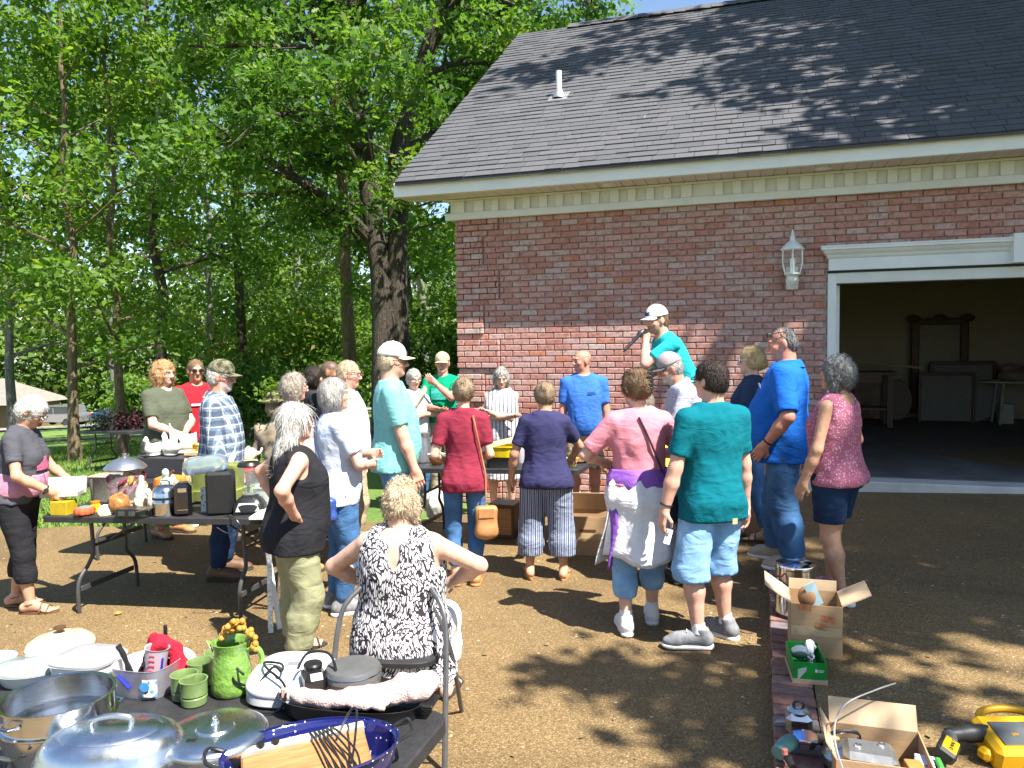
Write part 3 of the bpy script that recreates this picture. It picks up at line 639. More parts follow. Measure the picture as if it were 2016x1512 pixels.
shrub('shrub', 'bright shrub at the foot of the grey trunk across the road', -22.2, 44.5, 1.6, 2.4, 4000, m_leaf2, 44, .25)
shrub('shrub', 'tall shrub behind the camouflage cap', -8.0, 28, 1.8, 3.4, 5000, m_leaf, 47, .18)
# blades of grass on the near lawn
rs = np.random.default_rng(9); n = 26000; X = rs.uniform(-13, -3, n); Y = 8.4 + rs.random(n)**1.4*17
Z = np.array([tz(a, b) for a, b in zip(X, Y)]); h = .05+.06*rs.random(n); a = rs.random(n)*6.28; wd = .012+.004*rs.random(n)
V = np.empty((n,3,3)); V[:,0] = np.stack([X-np.cos(a)*wd, Y-np.sin(a)*wd, Z], 1); V[:,1] = np.stack([X+np.cos(a)*wd, Y+np.sin(a)*wd, Z], 1); V[:,2] = np.stack([X+rs.normal(size=n)*.04, Y+rs.normal(size=n)*.04, Z+h], 1)
C = np.ones((n,3,4)); C[:,:,0] = rs.random(n)[:,None]
keep = np.array([b > far_edge(x)+.05 for x, b in zip(X, Y)])
V = V[keep]; C = C[keep]; n = len(V)
tag(link('grass', np_mesh('grass', V.reshape(-1,3), np.arange(n*3).reshape(n,3), False, C.reshape(-1,4)), m_leaf2), 'mown grass of the shaded lawn', 'grass', kind='stuff')

n = 420; X = rs.uniform(-4, 5, n); Y = 2.4 + rs.random(n)*6; P = np.stack([X, Y, np.array([gz(a, b) for a, b in zip(X, Y)])+.008], 1)
me = leaf_mesh('leaf_litter', P, .035, rs); V = np.empty(len(me.vertices)*3, 'f4'); me.vertices.foreach_get('co', V); V = V.reshape(-1,4,3); V[:,:,2] = P[:,None,2] + (V[:,:,2]-P[:,None,2])*.25; me.vertices.foreach_set('co', V.ravel())
tag(link('leaf_litter', me, mat('dry leaf', (.24,.17,.08), .8, var=.5, scale=3, col2=(.10,.12,.04))), 'scattered dry leaves on the drive', 'leaves', kind='stuff')
# ------------------------------------------------------------------ people: smooth implicit bodies meshed with surface nets
def V3(*a): return np.array(a, 'f4')
class Field:
    def __init__(s, lo, hi, h):
        s.h = h; s.lo = np.asarray(lo, 'f4'); s.n = np.ceil((np.asarray(hi, 'f4')-s.lo)/h).astype(int)+1
        s.v = np.full(s.n, .2, 'f4'); s.ax = [s.lo[i]+h*np.arange(s.n[i], dtype='f4') for i in range(3)]
    def sub(s, lo, hi):
        i0 = np.clip(np.floor((np.asarray(lo)-s.lo)/s.h).astype(int), 0, s.n); i1 = np.clip(np.ceil((np.asarray(hi)-s.lo)/s.h).astype(int)+1, 0, s.n)
        if (i1 <= i0).any(): return None
        sl = tuple(slice(a, b) for a, b in zip(i0, i1))
        return sl, s.ax[0][sl[0]][:,None,None], s.ax[1][sl[1]][None,:,None], s.ax[2][sl[2]][None,None,:]
    def mix(s, sl, d, k, op='u'):
        a = s.v[sl]
        if op == 'u':
            h = np.maximum(k-np.abs(a-d), 0)/k; s.v[sl] = np.minimum(a, d) - h*h*k*.25
        else:
            d = -d; h = np.maximum(k-np.abs(a-d), 0)/k; s.v[sl] = np.maximum(a, d) + h*h*k*.25
    def cone(s, a, b, r1, r2, k=.02, op='u', sq=None, f=1):
        """tapered capsule; sq,f squash along a direction"""
        a = np.asarray(a, 'f4'); b = np.asarray(b, 'f4'); m = max(r1, r2)+k+.03
        g = s.sub(np.minimum(a, b)-m, np.maximum(a, b)+m)
        if g is None: return
        sl, x, y, z = g; ab = b-a; L2 = float(ab@ab)+1e-9
        x, y, z = x-a[0], y-a[1], z-a[2]; t = np.clip((x*ab[0]+y*ab[1]+z*ab[2])/L2, 0, 1)
        x, y, z = x-t*ab[0], y-t*ab[1], z-t*ab[2]; q = x*x+y*y+z*z
        if sq is not None: c = x*sq[0]+y*sq[1]+z*sq[2]; q = q + (f*f-1)*c*c
        s.mix(sl, np.sqrt(q) - (r1+(r2-r1)*t), k, op)
    def ell(s, c, r, k=.02, op='u', A=None):
        """ellipsoid; A rows are its axes"""
        c = np.asarray(c, 'f4'); r = np.asarray(r, 'f4'); m = float(r.max())+k+.03; g = s.sub(c-m, c+m)
        if g is None: return
        sl, x, y, z = g; x, y, z = x-c[0], y-c[1], z-c[2]
        if A is not None: x, y, z = (A[i][0]*x+A[i][1]*y+A[i][2]*z for i in range(3))
        k0 = np.sqrt((x/r[0])**2+(y/r[1])**2+(z/r[2])**2); k1 = np.sqrt((x/r[0]**2)**2+(y/r[1]**2)**2+(z/r[2]**2)**2)+1e-6
        s.mix(sl, k0*(k0-1)/k1, k, op)
    def rbox(s, c, hs, r, k=.01, op='u', A=None):
        c = np.asarray(c, 'f4'); m = float(np.linalg.norm(hs))+r+k+.02; g = s.sub(c-m, c+m)
        if g is None: return
        sl, x, y, z = g; x, y, z = x-c[0], y-c[1], z-c[2]
        if A is not None: x, y, z = (A[i][0]*x+A[i][1]*y+A[i][2]*z for i in range(3))
        x, y, z = np.abs(x)-hs[0]+r, np.abs(y)-hs[1]+r, np.abs(z)-hs[2]+r
        d = np.sqrt(np.maximum(x,0)**2+np.maximum(y,0)**2+np.maximum(z,0)**2) + np.minimum(np.maximum(np.maximum(x,y),z),0) - r
        s.mix(sl, d, k, op)
    def loft(s, o, A, zs, aw, bd, cy, k=.03, pw=2.3, ends=.03):
        """stacked oval sections along the axis A[2] from o: half widths aw, half depths bd, forward offsets cy"""
        o = np.asarray(o, 'f4'); R_ = max(max(aw), max(bd))+max(abs(c) for c in cy)+.05; c0 = o+A[2]*zs[0]; c1 = o+A[2]*zs[-1]
        g = s.sub(np.minimum(c0,c1)-R_, np.maximum(c0,c1)+R_)
        if g is None: return
        sl, x, y, z = g; x, y, z = x-o[0], y-o[1], z-o[2]; x, y, z = (A[i][0]*x+A[i][1]*y+A[i][2]*z for i in range(3))
        zz = np.linspace(zs[0], zs[-1], 40); sm = lambda q: np.interp(z, zz, np.convolve(np.pad(np.interp(zz, zs, q), 2, 'edge'), np.ones(5)/5, 'valid')).astype('f4')
        a, b, c = sm(aw), sm(bd), sm(cy); q = ((np.abs(x)/a)**pw + (np.abs(y-c)/b)**pw)**(1/pw)
        d = (q-1)*np.minimum(a, b); e = np.maximum(zs[0]-z, z-zs[-1]); dd = np.where(e > 0, np.sqrt(np.maximum(d,0)**2+e*e), np.maximum(d, e*1.0))
        s.mix(sl, dd.astype('f4'), k)
    def plane(s, p, n, k=.004):
        """keep the side the normal points away from"""
        p = np.asarray(p, 'f4'); n = np.asarray(n, 'f4'); n = n/np.linalg.norm(n)
        d = (s.ax[0][:,None,None]-p[0])*n[0] + (s.ax[1][None,:,None]-p[1])*n[1] + (s.ax[2][None,None,:]-p[2])*n[2]
        s.v = np.maximum(s.v, d)
    def wave(s, amp, freq, seed, stretch=(1,1,1)):
        """soft irregular folds"""
        rs = np.random.default_rng(seed); x, y, z = s.ax[0][:,None,None]*stretch[0], s.ax[1][None,:,None]*stretch[1], s.ax[2][None,None,:]*stretch[2]; t = 0
        for i in range(4):
            d = rs.normal(size=3); d /= np.linalg.norm(d); d2 = rs.normal(size=3)*.6*freq; f = freq*(.7+.7*i/3)
            t = t + np.sin((d[0]*x+d[1]*y+d[2]*z)*f + 1.6*np.sin(d2[0]*x+d2[1]*y+d2[2]*z+i) + rs.random()*6.3)*(1-.18*i)
        s.v = s.v + (amp*.45*t).astype('f4')
    def net(s):
        """surface nets -> verts, quads"""
        v = s.v; S = v < 0; n = s.n
        if not S.any(): return np.zeros((0,3),'f4'), np.zeros((0,4),'i4')
        c = S[:-1,:-1,:-1].astype('i1').copy()
        for i in (0,1):
            for j in (0,1):
                for k in (0,1):
                    if i+j+k: c = c + S[i:n[0]-1+i, j:n[1]-1+j, k:n[2]-1+k]
        act = (c > 0) & (c < 8); I = np.argwhere(act); ids = np.full(act.shape, -1, 'i4'); ids[act] = np.arange(len(I))
        cor = np.array([(i,j,k) for i in (0,1) for j in (0,1) for k in (0,1)]); val = np.stack([v[I[:,0]+a, I[:,1]+b, I[:,2]+d] for a,b,d in cor], 1)
        P = np.zeros((len(I),3)); cnt = np.zeros(len(I))
        for p in range(8):
            for q in range(p+1, 8):
                if np.abs(cor[p]-cor[q]).sum() != 1: continue
                m = (val[:,p] < 0) != (val[:,q] < 0); t = np.where(m, val[:,p]/np.where(m, val[:,p]-val[:,q], 1), 0)
                P += m[:,None]*(cor[p] + t[:,None]*(cor[q]-cor[p])); cnt += m
        P = (s.lo + s.h*(I + P/cnt[:,None])).astype('f4'); Q = []
        for ax in range(3):
            u, w_ = (ax+1) % 3, (ax+2) % 3
            a = [slice(1,-1)]*3; a[ax] = slice(0, n[ax]-1); b = list(a); b[ax] = slice(1, n[ax])
            s0, s1 = S[tuple(a)], S[tuple(b)]; ch = np.argwhere(s0 != s1)
            if not len(ch): continue
            ins = s0[tuple(ch.T)]; ch = ch + 1; ch[:,ax] -= 1
            def cell(du, dw): t = ch.copy(); t[:,u] += du; t[:,w_] += dw; return ids[tuple(t.T)]
            q = np.stack([cell(-1,-1), cell(0,-1), cell(0,0), cell(-1,0)], 1); q[~ins] = q[~ins][:,::-1]; Q.append(q)
        Q = np.concatenate(Q); Q = Q[(Q >= 0).all(1)]; return P, Q
def join(parts):
    Vs, Qs, Cs, o = [], [], [], 0
    for p in parts:
        Vs.append(p[0]); Qs.append(p[1]+o); o += len(p[0]); Cs.append(p[2] if len(p) > 2 else None)
    return np.concatenate(Vs), np.concatenate(Qs), Cs
def norm(v): v = np.asarray(v, 'f4'); return v/(np.linalg.norm(v)+1e-9)
def rz_(a): c, s = math.cos(R(a)), math.sin(R(a)); return np.array([[c,-s,0],[s,c,0],[0,0,1]], 'f4')
def rx_(a): c, s = math.cos(R(a)), math.sin(R(a)); return np.array([[1,0,0],[0,c,-s],[0,s,c]], 'f4')
def ry_(a): c, s = math.cos(R(a)), math.sin(R(a)); return np.array([[c,0,s],[0,1,0],[-s,0,c]], 'f4')
def ik(a, t, l1, l2, pole):
    a = np.asarray(a, 'f4'); t = np.asarray(t, 'f4'); d = t-a; L = float(np.linalg.norm(d)); L = min(max(L, abs(l1-l2)+.01), (l1+l2)*.999); u = norm(d); t = a+u*L
    x = (l1*l1-l2*l2+L*L)/(2*L); h = math.sqrt(max(l1*l1-x*x, 0)); p = np.asarray(pole, 'f4'); p = p-u*(p@u); return a+u*x+norm(p)*h, t

SKIN = {'fair': (.62,.38,.28), 'pink': (.62,.34,.25), 'tan': (.50,.28,.18), 'red': (.56,.25,.17), 'brown': (.30,.15,.085)}
m_skin = mat('skin', (.6,.36,.27), .5, var=.17, scale=30, bump=.08, bscale=220, attr='Col', sub=.12, spec=.4)
def hairmat(name, c1, c2): return mat('hair '+name, c1, .5, var=.2, scale=22, bump=.9, bscale=130, col2=c2, stretch=(1.6,1.6,.35), spec=.35)
HM = {'white': hairmat('white', (.45,.43,.40), (.74,.72,.68)), 'grey': hairmat('grey', (.22,.21,.20), (.55,.53,.50)), 'silver': hairmat('silver', (.30,.28,.26), (.62,.58,.53)), 'blonde': hairmat('blonde', (.42,.28,.12), (.72,.55,.30)),
      'brown': hairmat('brown', (.13,.075,.04), (.30,.19,.11)), 'dark': hairmat('dark', (.015,.011,.009), (.06,.04,.03)), 'ginger': hairmat('ginger', (.36,.18,.075), (.62,.37,.19)), 'sandy': hairmat('sandy', (.38,.28,.17), (.66,.54,.38)), 'ash': hairmat('ash', (.19,.135,.085), (.42,.31,.20)), 'steel': hairmat('steel', (.045,.045,.05), (.30,.30,.31)), 'greybrown': hairmat('greybrown', (.22,.18,.145), (.45,.39,.33))}

def strands(v, q, hc, kd, n, rs, s):
    """loose locks over the hair mass, following the way it is combed"""
    e1 = v[q[:,2]]-v[q[:,0]]; e2 = v[q[:,3]]-v[q[:,1]]; nr = np.cross(e1, e2); nr /= np.linalg.norm(nr, axis=1)[:,None]+1e-9; c = v[q].mean(1)
    out = ((c-hc)*nr).sum(1) > .0; idx = np.flatnonzero(out)
    if not len(idx): return v, q
    idx = rs.choice(idx, n); p = c[idx]; m = nr[idx]; N = n
    tgt = np.tile(np.array((0,0,-1.)), (N,1))
    if kd in ('bun','clip','twist','low'): tgt = (hc+np.array((0,-.16,.02))*s) - p
    if kd == 'short': tgt = np.tile(np.array((0,-.5,-.8)), (N,1))
    tgt = tgt/np.linalg.norm(tgt, axis=1)[:,None]+rs.normal(size=(N,3))*(.75 if kd == 'curly' else .22); t = tgt-m*(tgt*m).sum(1)[:,None]; t /= np.linalg.norm(t, axis=1)[:,None]+1e-9
    L = {'short': .022, 'curly': .026, 'long': .10, 'bob': .055}.get(kd, .05)*(.5+rs.random(N))*s; w_ = np.cross(t, m)*(.0013+.0009*rs.random(N))[:,None]
    lift = m*(.004+.008*rs.random(N)**2*(2.2 if kd == 'curly' else 1))[:,None]; k = 4; pts = []
    for j in range(k):
        f = j/(k-1); curl = np.sin(f*5+rs.random(N)*6)[:,None]*np.cross(t, m)*(.010 if kd == 'curly' else .003); pt = p + t*(L*f)[:,None] + lift*np.sin(f*2.2+.15) - m*(L*f*f*.35)[:,None] + curl*f; pts += [pt-w_*(1-.6*f), pt+w_*(1-.6*f)]
    V = np.stack(pts, 1).reshape(-1,3); b = len(v)+np.arange(N)[:,None]*2*k; Q = np.concatenate([np.stack([b[:,0]+2*j, b[:,0]+2*j+1, b[:,0]+2*j+3, b[:,0]+2*j+2], 1) for j in range(k-1)])
    return np.concatenate([v, V.astype('f4')]), np.concatenate([q, Q])
def person(label, x, y, rz, H, sk='fair', fem=False, fat=0., belly=0., bust=None, lean=0, side=0, twist=0, head=(0,0,0), armL=None, armR=None, legs=None, sit=None, lift=0,
           top=None, bottom=None, shoes=None, hair=None, cap=None, glasses=None, extra=None, beard=None, seed=1, hh=.0135):
    """x right, y forward, z up in the person's own frame. armL/R: (target, pole, palm normal); legs: [(x,y,yaw)]*2 left,right"""
    z0 = gz(x, y)+lift; P = thing('person', label, 'person', (x, y, z0), rz); B = {}
    bust = (.35 if fem else 0) if bust is None else bust; col = np.array(SKIN[sk], 'f4'); g = 1+fat
    A0 = rz_(0); pz = .525*H if sit is None else sit; pel = V3(0, 0, pz)
    if sit is None and legs is None: legs = [(-.085*H*.75, 0, 8), (.085*H*.75, 0, -8)]
    if sit is None:
        mx = (legs[0][0]+legs[1][0])/2; my = (legs[0][1]+legs[1][1])/2; pel = V3(mx, my-.02*math.sin(R(lean))*H, pz)
    At = (rz_(twist) @ ry_(side) @ rx_(-lean)).T      # rows = torso axes
    T = lambda a, b, c: pel + At[0]*a + At[1]*b + At[2]*c
    sh = (.092 if fem else .104)*H*(1+.25*fat); hipw = (.056 if fem else .050)*H*(1+.3*fat)
    zs = [-.055*H, -.02*H, .03*H, .085*H, .14*H, .20*H, .26*H, .30*H, .325*H]
    wv = ([.075,.094,.094,.080,.080,.088,.085,.068,.035] if fem else [.075,.088,.086,.082,.085,.096,.098,.075,.036])
    dv = [.060,.070,.066,.060,.060,.066,.058,.045,.034]; cv = [-.006,-.010,-.004,.0,.004,.004,-.002,-.006,-.006]
    aw = [H*w*g for w in wv[:-1]]+[H*wv[-1]]; bd = [H*d*(1+fat*1.1) for d in dv[:-1]]+[H*dv[-1]]; cy = [H*c for c in cv]
    for i, b in enumerate((0,.55,1,1,.75,.25,0,0,0)): bd[i] += belly*H*.045*b; cy[i] += belly*H*.04*b; aw[i] += belly*H*.018*b
    for i, b in enumerate((.7,1,.5,0,0,0,0,0,0)): bd[i] += (.008 if fem else .004)*H*b; cy[i] -= (.008 if fem else .004)*H*b
    SL, SR = T(-sh, -.004*H, .274*H), T(sh, -.004*H, .274*H); nb = T(0, -.006*H, .315*H)
    Lu, Lf = .172*H, .150*H
    def arm(sp, S, sgn):
        if sp is None: sp = ((sgn*(.15*H+.07*fat+.02*belly), .03*H, .435*H if sit is None else pz-.05), (sgn*.3, -1, 0), (-sgn, 0, 0))
        t, pole, pn = sp; e, wv_ = ik(S, V3(*t), Lu, Lf, V3(*pole)); return e, wv_, V3(*pn)
    EL, WL, NL = arm(armL, SL, -1); ER, WR, NR = arm(armR, SR, 1)
    ar = (.83 if fem else .97)*(1+.7*fat)
    def arms(F, inf=0, upto=9, k=.02, only=None):
        for S, E, W in ((SL,EL,WL), (SR,ER,WR)):
            if only is not None and S is not only: continue
            F.cone(S, E, .0305*H*ar+inf, .0245*H*ar+inf, k)
            if upto > 1: F.cone(E, E+(W-E)*.35, .0245*H*ar+inf, .0255*H*ar+inf, k); F.cone(E+(W-E)*.35, W, .0255*H*ar+inf, .0165*H+inf, k)
    # legs
    HL, HR = T(-hipw, 0, -.02*H), T(hipw, 0, -.02*H); l1, l2 = .236*H, .226*H; leg = (extra or {}).get('leg', 1); lr = (1.06 if fem else 1.0)*(1+.55*fat)*leg; lgf = (1+.3*fat)*leg
    ft = []
    for hp, (fx, fy, yw) in zip((HL, HR), legs):
        an = V3(fx, fy, .048*H); f = rz_(yw) @ V3(0,1,0); kn, an2 = ik(hp, an, l1, l2, V3(f[0]*.9, f[1]*.9+ (0 if sit is None else .3), .0 if sit is None else .8)); ft.append((hp, kn, an2, f))
    def legsf(F, inf=0, k=.03, calf=True):
        for hp, kn, an, f in ft:
            F.cone(hp, kn, .053*H*lr+inf, .034*H*lgf+inf, k)
            if calf:
                c = kn+(an-kn)*.32-f*.006*H; F.cone(kn, c, .033*H*lgf+inf, .0335*H*lgf+inf, k); F.cone(c, an, .0335*H*lgf+inf, .0195*H+inf, k)
    def feet(F, inf=0):
        for hp, kn, an, f in ft:
            b = an*V3(1,1,0); F.cone(an, b-f*.028*H+V3(0,0,.022*H), .0195*H+inf, .019*H+inf, .02); F.cone(b-f*.028*H+V3(0,0,.021*H), b+f*.075*H+V3(0,0,.017*H), .020*H+inf, .017*H+inf, .02); F.cone(b+f*.06*H+V3(0,0,.014*H), b+f*.108*H+V3(0,0,.012*H), .024*H+inf, .017*H+inf, .02, sq=V3(0,0,1), f=1.7)
            F.cone(an, b+f*.06*H+V3(0,0,.02*H), .018*H+inf, .014*H+inf, .02)
    # head frame
    hy, hp_, hr = head; Ah = ((rz_(hy) @ rx_(-hp_) @ ry_(hr)).T); s = H/1.74; s = max(s, .93)
    hc = nb + V3(*(At[2]*.03*H)) + Ah[2]*.102*s*1.05 + Ah[1]*.018*s
    h3 = lambda a, b, c: hc + (Ah[0]*a + Ah[1]*b + Ah[2]*c)*s
    nk = (.048 if fem else .056)*s*(1+.6*fat)
    def headf(F):
        F.ell(h3(0,-.012,.024), V3(.075,.094,.088)*s, .02, A=Ah); F.ell(h3(0,.026,-.042), V3(.058+.03*fat,.062,.074)*s, .025, A=Ah)
        F.cone(h3(-.03,.080,.024), h3(.03,.080,.024), .013*s, .013*s, .015); F.ell(h3(0,.070,-.090), V3(.022,.018,.018)*s, .025, A=Ah)
        for e in (-1,1):
            F.ell(h3(e*.040,.058,-.022), V3(.022,.022,.020)*s, .02, A=Ah)                      # cheek
            F.ell(h3(e*.031,.096,.004), V3(.017,.012,.011)*s, .010, 's', A=Ah)                # eye socket
            F.ell(h3(e*.031,.074,.004), V3(.013,.013,.012)*s, .004, A=Ah)                     # eye
            F.ell(h3(e*.078,-.008,-.006), V3(.009,.021,.032)*s, .008, A=rz_(e*18).T @ Ah)     # ear
        F.cone(h3(0,.088,.008), h3(0,.106,-.026), .008*s, .0125*s, .010); F.cone(h3(-.012,.094,-.030), h3(.012,.094,-.030), .008*s, .008*s, .008)
        F.cone(h3(-.020,.080,-.058), h3(.020,.080,-.058), .0075*s, .0075*s, .008)
        F.cone(h3(0,-.022,-.045), nb-At[2]*.02*H, nk, nk*1.18, .03)
    def paint(Vx):
        C = np.ones((len(Vx),4),'f4'); C[:,:3] = col; D = (Vx-hc)/s; a, b, c = D@Ah[0], D@Ah[1], D@Ah[2]
        ck = np.exp(-((np.abs(a)-.042)**2+(c+.022)**2+(b-.075)**2)/.0007); C[:,:3] += ck[:,None]*np.array((.06,-.02,-.02))
        ls = (np.abs(a) < .021) & (np.abs(c+.058) < .0065) & (b > .07); C[ls,:3] = col*np.array((.85,.52,.52))
        ml = (np.abs(a) < .022) & (np.abs(c+.0575) < .0022) & (b > .07); C[ml,:3] = col*.35
        br = (np.abs(np.abs(a)-.032) < .019) & (np.abs(c-.0245) < .0055) & (b > .06); C[br,:3] = C[br,:3]*.45
        for e in (-1,1):
            q = ((a-e*.031)/.0135)**2 + ((c-.004)/.0075)**2; m = (q < 1) & (b > .06); C[m,:3] = (.55,.5,.47); m2 = (((a-e*.031)**2 + (c-.004)**2) < .0058**2) & (b > .06); C[m2,:3] = (.03,.02,.015); m3 = (q > .75) & (q < 1.7) & (c > .005) & (b > .06); C[m3,:3] = col*.3
        if beard:
            bc, lo_ = beard; m = (c < -.040-.0*np.abs(a)) & (c > -.13) & (b > .012+.3*np.maximum(0, -.09-c)) & ~(ls | ml); m |= (np.abs(c+.044) < .006) & (np.abs(a) < .028) & (b > .07); C[m,:3] = C[m,:3]*(1-lo_) + np.array(bc)*lo_
        if hair and hair.get('buzz'):
            m = (c > .035-.55*np.minimum(b, .06)*(b < .02)+.0*a) & (b < .066+.25*(c-.07)) & (c > -.045); m |= (b < -.03) & (c > -.05); 
            if hair.get('bald'): m &= (c < .055) & (b < .03)
            C[m,:3] = C[m,:3]*.25 + np.array(hair['buzz'])*.75
        return C
    if lift or True: pass
    lo = np.min([SL,SR,EL,ER,WL,WR,pel]+[q for f_ in ft for q in f_[:3]], 0)-.2; hi = np.max([SL,SR,EL,ER,WL,WR,pel,nb]+[q for f_ in ft for q in f_[:3]], 0)+.2; lo[2] = -.04; hi[2] = nb[2]+.03
    F = Field(lo, hi, .016); F.loft(pel, At, zs, aw, bd, cy, .03)
    def shoulders(F, inf=0, k=.035):
        for S in (SL, SR): F.cone(nb-At[2]*.014*H, S+At[2]*.003*H, .031*H*(1 if fem else 1.1)+inf, .028*H*ar+inf, k)
    def chest(F, inf=0):
        if bust:
            for e in (-1,1): F.ell(T(e*.042*H, .050*H+.012*bust*H+belly*.01*H, .195*H), V3(.040,.034,.040)*H*(.75+.5*bust)+inf, .05, A=At)
    shoulders(F); chest(F); arms(F); legsf(F)
    parts = [F.net()]
    F = Field(hc-.16*s, hc+.16*s, .0068); F.lo[2] = min(F.lo[2], nb[2]-.02); F = Field(np.minimum(hc-.15*s, nb-V3(.1,.1,.03)), np.maximum(hc+.15*s, nb+V3(.1,.1,0)), .0068); headf(F); shoulders(F, -.002); parts.append(F.net())
    def hand(W, E, n, sgn, curl):
        d = norm(W-E); n = norm(n-d*(n@d)); sd = np.cross(d, n)*sgn; u = H/1.74*(.92 if fem else 1.02)
        hb = W+d*.09*u; F = Field(hb-.13*u, hb+.13*u, .0052)
        Q = lambda a, b, c: W + (d*a + sd*b + n*c)*u
        F.cone(W-d*.05, Q(.01,0,0), .0185*H, .0165*H, .01); F.rbox(Q(.052,0,0), V3(.040,.040,.0135)*u, .013*u, .02, A=np.stack([d, sd, n])); F.cone(Q(.0,0,0), Q(.03,0,0), .0165*H, .021*u, .02, sq=n, f=1.4)
        for i, (off, ln, rr) in enumerate(((-.030,.072,.0088), (-.0105,.082,.0092), (.0095,.076,.009), (.029,.060,.008))):
            p = Q(.088-.004*abs(i-1.3), off, .0); dd = d*1.0+sd*off*1.6; ang = curl*(1+.12*i)
            for j, fr_ in enumerate((.46,.30,.24)):
                c_ = math.cos(R(ang*(j+.6))); s_ = math.sin(R(ang*(j+.6))); dv_ = norm(dd*c_ + n*s_); q = p+dv_*ln*fr_*u; F.cone(p, q, rr*(1-.08*j)*u, rr*(.94-.1*j)*u, .003); p = q
        p = Q(.022,-.030,.006); q = Q(.052,-.056,.016+curl*.0003); F.cone(p, q, .0125*u, .0105*u, .012); F.cone(q, Q(.085,-.058+curl*.0003,.022+curl*.0006), .0105*u, .008*u, .004)
        return F.net()
    cu = (extra or {}).get('curl', (22, 22))
    parts.append(hand(WL, EL, NL, -1, cu[0])); parts.append(hand(WR, ER, NR, 1, cu[1]))
    sandal = shoes and shoes[0] in ('sandal', 'flipflop', 'bare')
    if shoes is None or sandal:
        for i in (0,1):
            an = ft[i][2]; F = Field(an-V3(.2,.2,.2), an+V3(.2,.2,.06), .009); F.lo[2] = -.01; F = Field(V3(an[0]-.22,an[1]-.22,-.012), V3(an[0]+.22,an[1]+.22,an[2]+.03), .009); keep_ft = ft; ft2 = ft[i:i+1]
            hp, kn, a_, f = ft[i]; b = a_*V3(1,1,0); zl = V3(0,0,.014)
            F.cone(kn+(a_-kn)*.6, a_, .026*H*.9, .0195*H, .02); F.cone(a_, b-f*.028*H+V3(0,0,.022*H)+zl, .0195*H, .019*H, .02); F.cone(b-f*.028*H+V3(0,0,.021*H)+zl, b+f*.075*H+V3(0,0,.015*H)+zl, .019*H, .015*H, .02); F.cone(a_, b+f*.06*H+V3(0,0,.02*H)+zl, .018*H, .014*H, .025)
            sd = np.cross(f, V3(0,0,1))*(-1 if i == 0 else 1)
            for j in range(5): F.cone(b+f*.06*H+sd*(j-2)*.0095*H+zl+V3(0,0,.012*H), b+f*(.112-.006*abs(j+ (0 if i else -4)) *1.0)*H+sd*(j-2)*.0105*H+zl+V3(0,0,.007*H), .0085*H, .0062*H, .008)
            parts.append(F.net())
    Vx, Q, _ = join(parts); body = link('body', np_mesh('body', Vx, Q, True, paint(Vx)), m_skin, P)
    # ---- clothes
    if bottom:
        kind, m = bottom['kind'], bottom['mat']; inf = bottom.get('inf', .014); end = bottom.get('end', .97); wz = bottom.get('waist', .06)*H
        lo2 = np.min([HL,HR]+[q for f_ in ft for q in f_[1:3]], 0)-.22; hi2 = np.max([HL,HR,pel]+[q for f_ in ft for q in f_[1:3]], 0)+.22; lo2[2] = -.01; hi2[2] = min(hi2[2], T(0,0,wz)[2]+.05) if sit is None else T(0,0,wz)[2]+.03
        F = Field(lo2, hi2, hh); F.loft(pel, At, zs[:5], [a+min(inf,.009) for a in aw[:5]], [b+min(inf,.009) for b in bd[:5]], cy[:5], .03)
        if kind == 'skirt':
            zz = -end*H; F.loft(pel, A0, [zz, -.1*H, .02*H, .08*H], [bottom.get('flare', .13)*H, .115*H*g, .1*H*g, .085*H*g], [bottom.get('flare', .13)*H*.9, .09*H*g, .08*H*g, .07*H*g], [0,0,0,0], .03)
        else:
            fl_ = bottom.get('flare', 0)
            for hp, kn, an, f in ft:
                F.cone(hp, kn, .054*H*lr+inf, .038*H*lgf+inf+fl_*.6, .03)
                if end > .5: cm_ = kn+(an-kn)*.4-f*.005*H; F.cone(kn, cm_, .038*H*lgf+inf+fl_*.6, .0365*H*lgf+inf+fl_*.8, .03); F.cone(cm_, an, .0365*H*lgf+inf+fl_*.8, .026*H*leg+inf+fl_, .03)
        F.wave(bottom.get('fold', .005)*.55, 26, seed, (1.6,1.6,.8)); F.wave(.0026, 58, seed+7, (.7,.7,1.7))
        zc = T(0,0,wz); F.plane(zc, At[2])
        if kind != 'skirt':
            for i, (hp, kn, an, f) in enumerate(ft):       # cuff: cut each leg square to its own line
                t_ = end*2; c = hp+(kn-hp)*min(t_, 1) if t_ <= 1 else kn+(an-kn)*(t_-1); ax_ = norm(kn-hp) if t_ <= 1 else norm(an-kn)
                if sit is None: F.plane(c, V3(0,0,-1)) if i == 0 else None
                else: F.plane(c, ax_)
        v, q = F.net(); o = link(bottom.get('name', 'trousers'), np_mesh('c', v, q, True), m, P); B['bottom'] = o
        if bottom.get('belt'): 
            mb = MB(); ring = [T((aw[3]+inf+.004)*math.cos(a_), (bd[3]+inf+.004)*math.sin(a_)+cy[3], wz-.02) for a_ in np.linspace(0, 2*math.pi, 33)]; mb.tube([Vector(q_.tolist()) for q_ in ring], .012, 6); mb.build('belt', bottom['belt'], P)
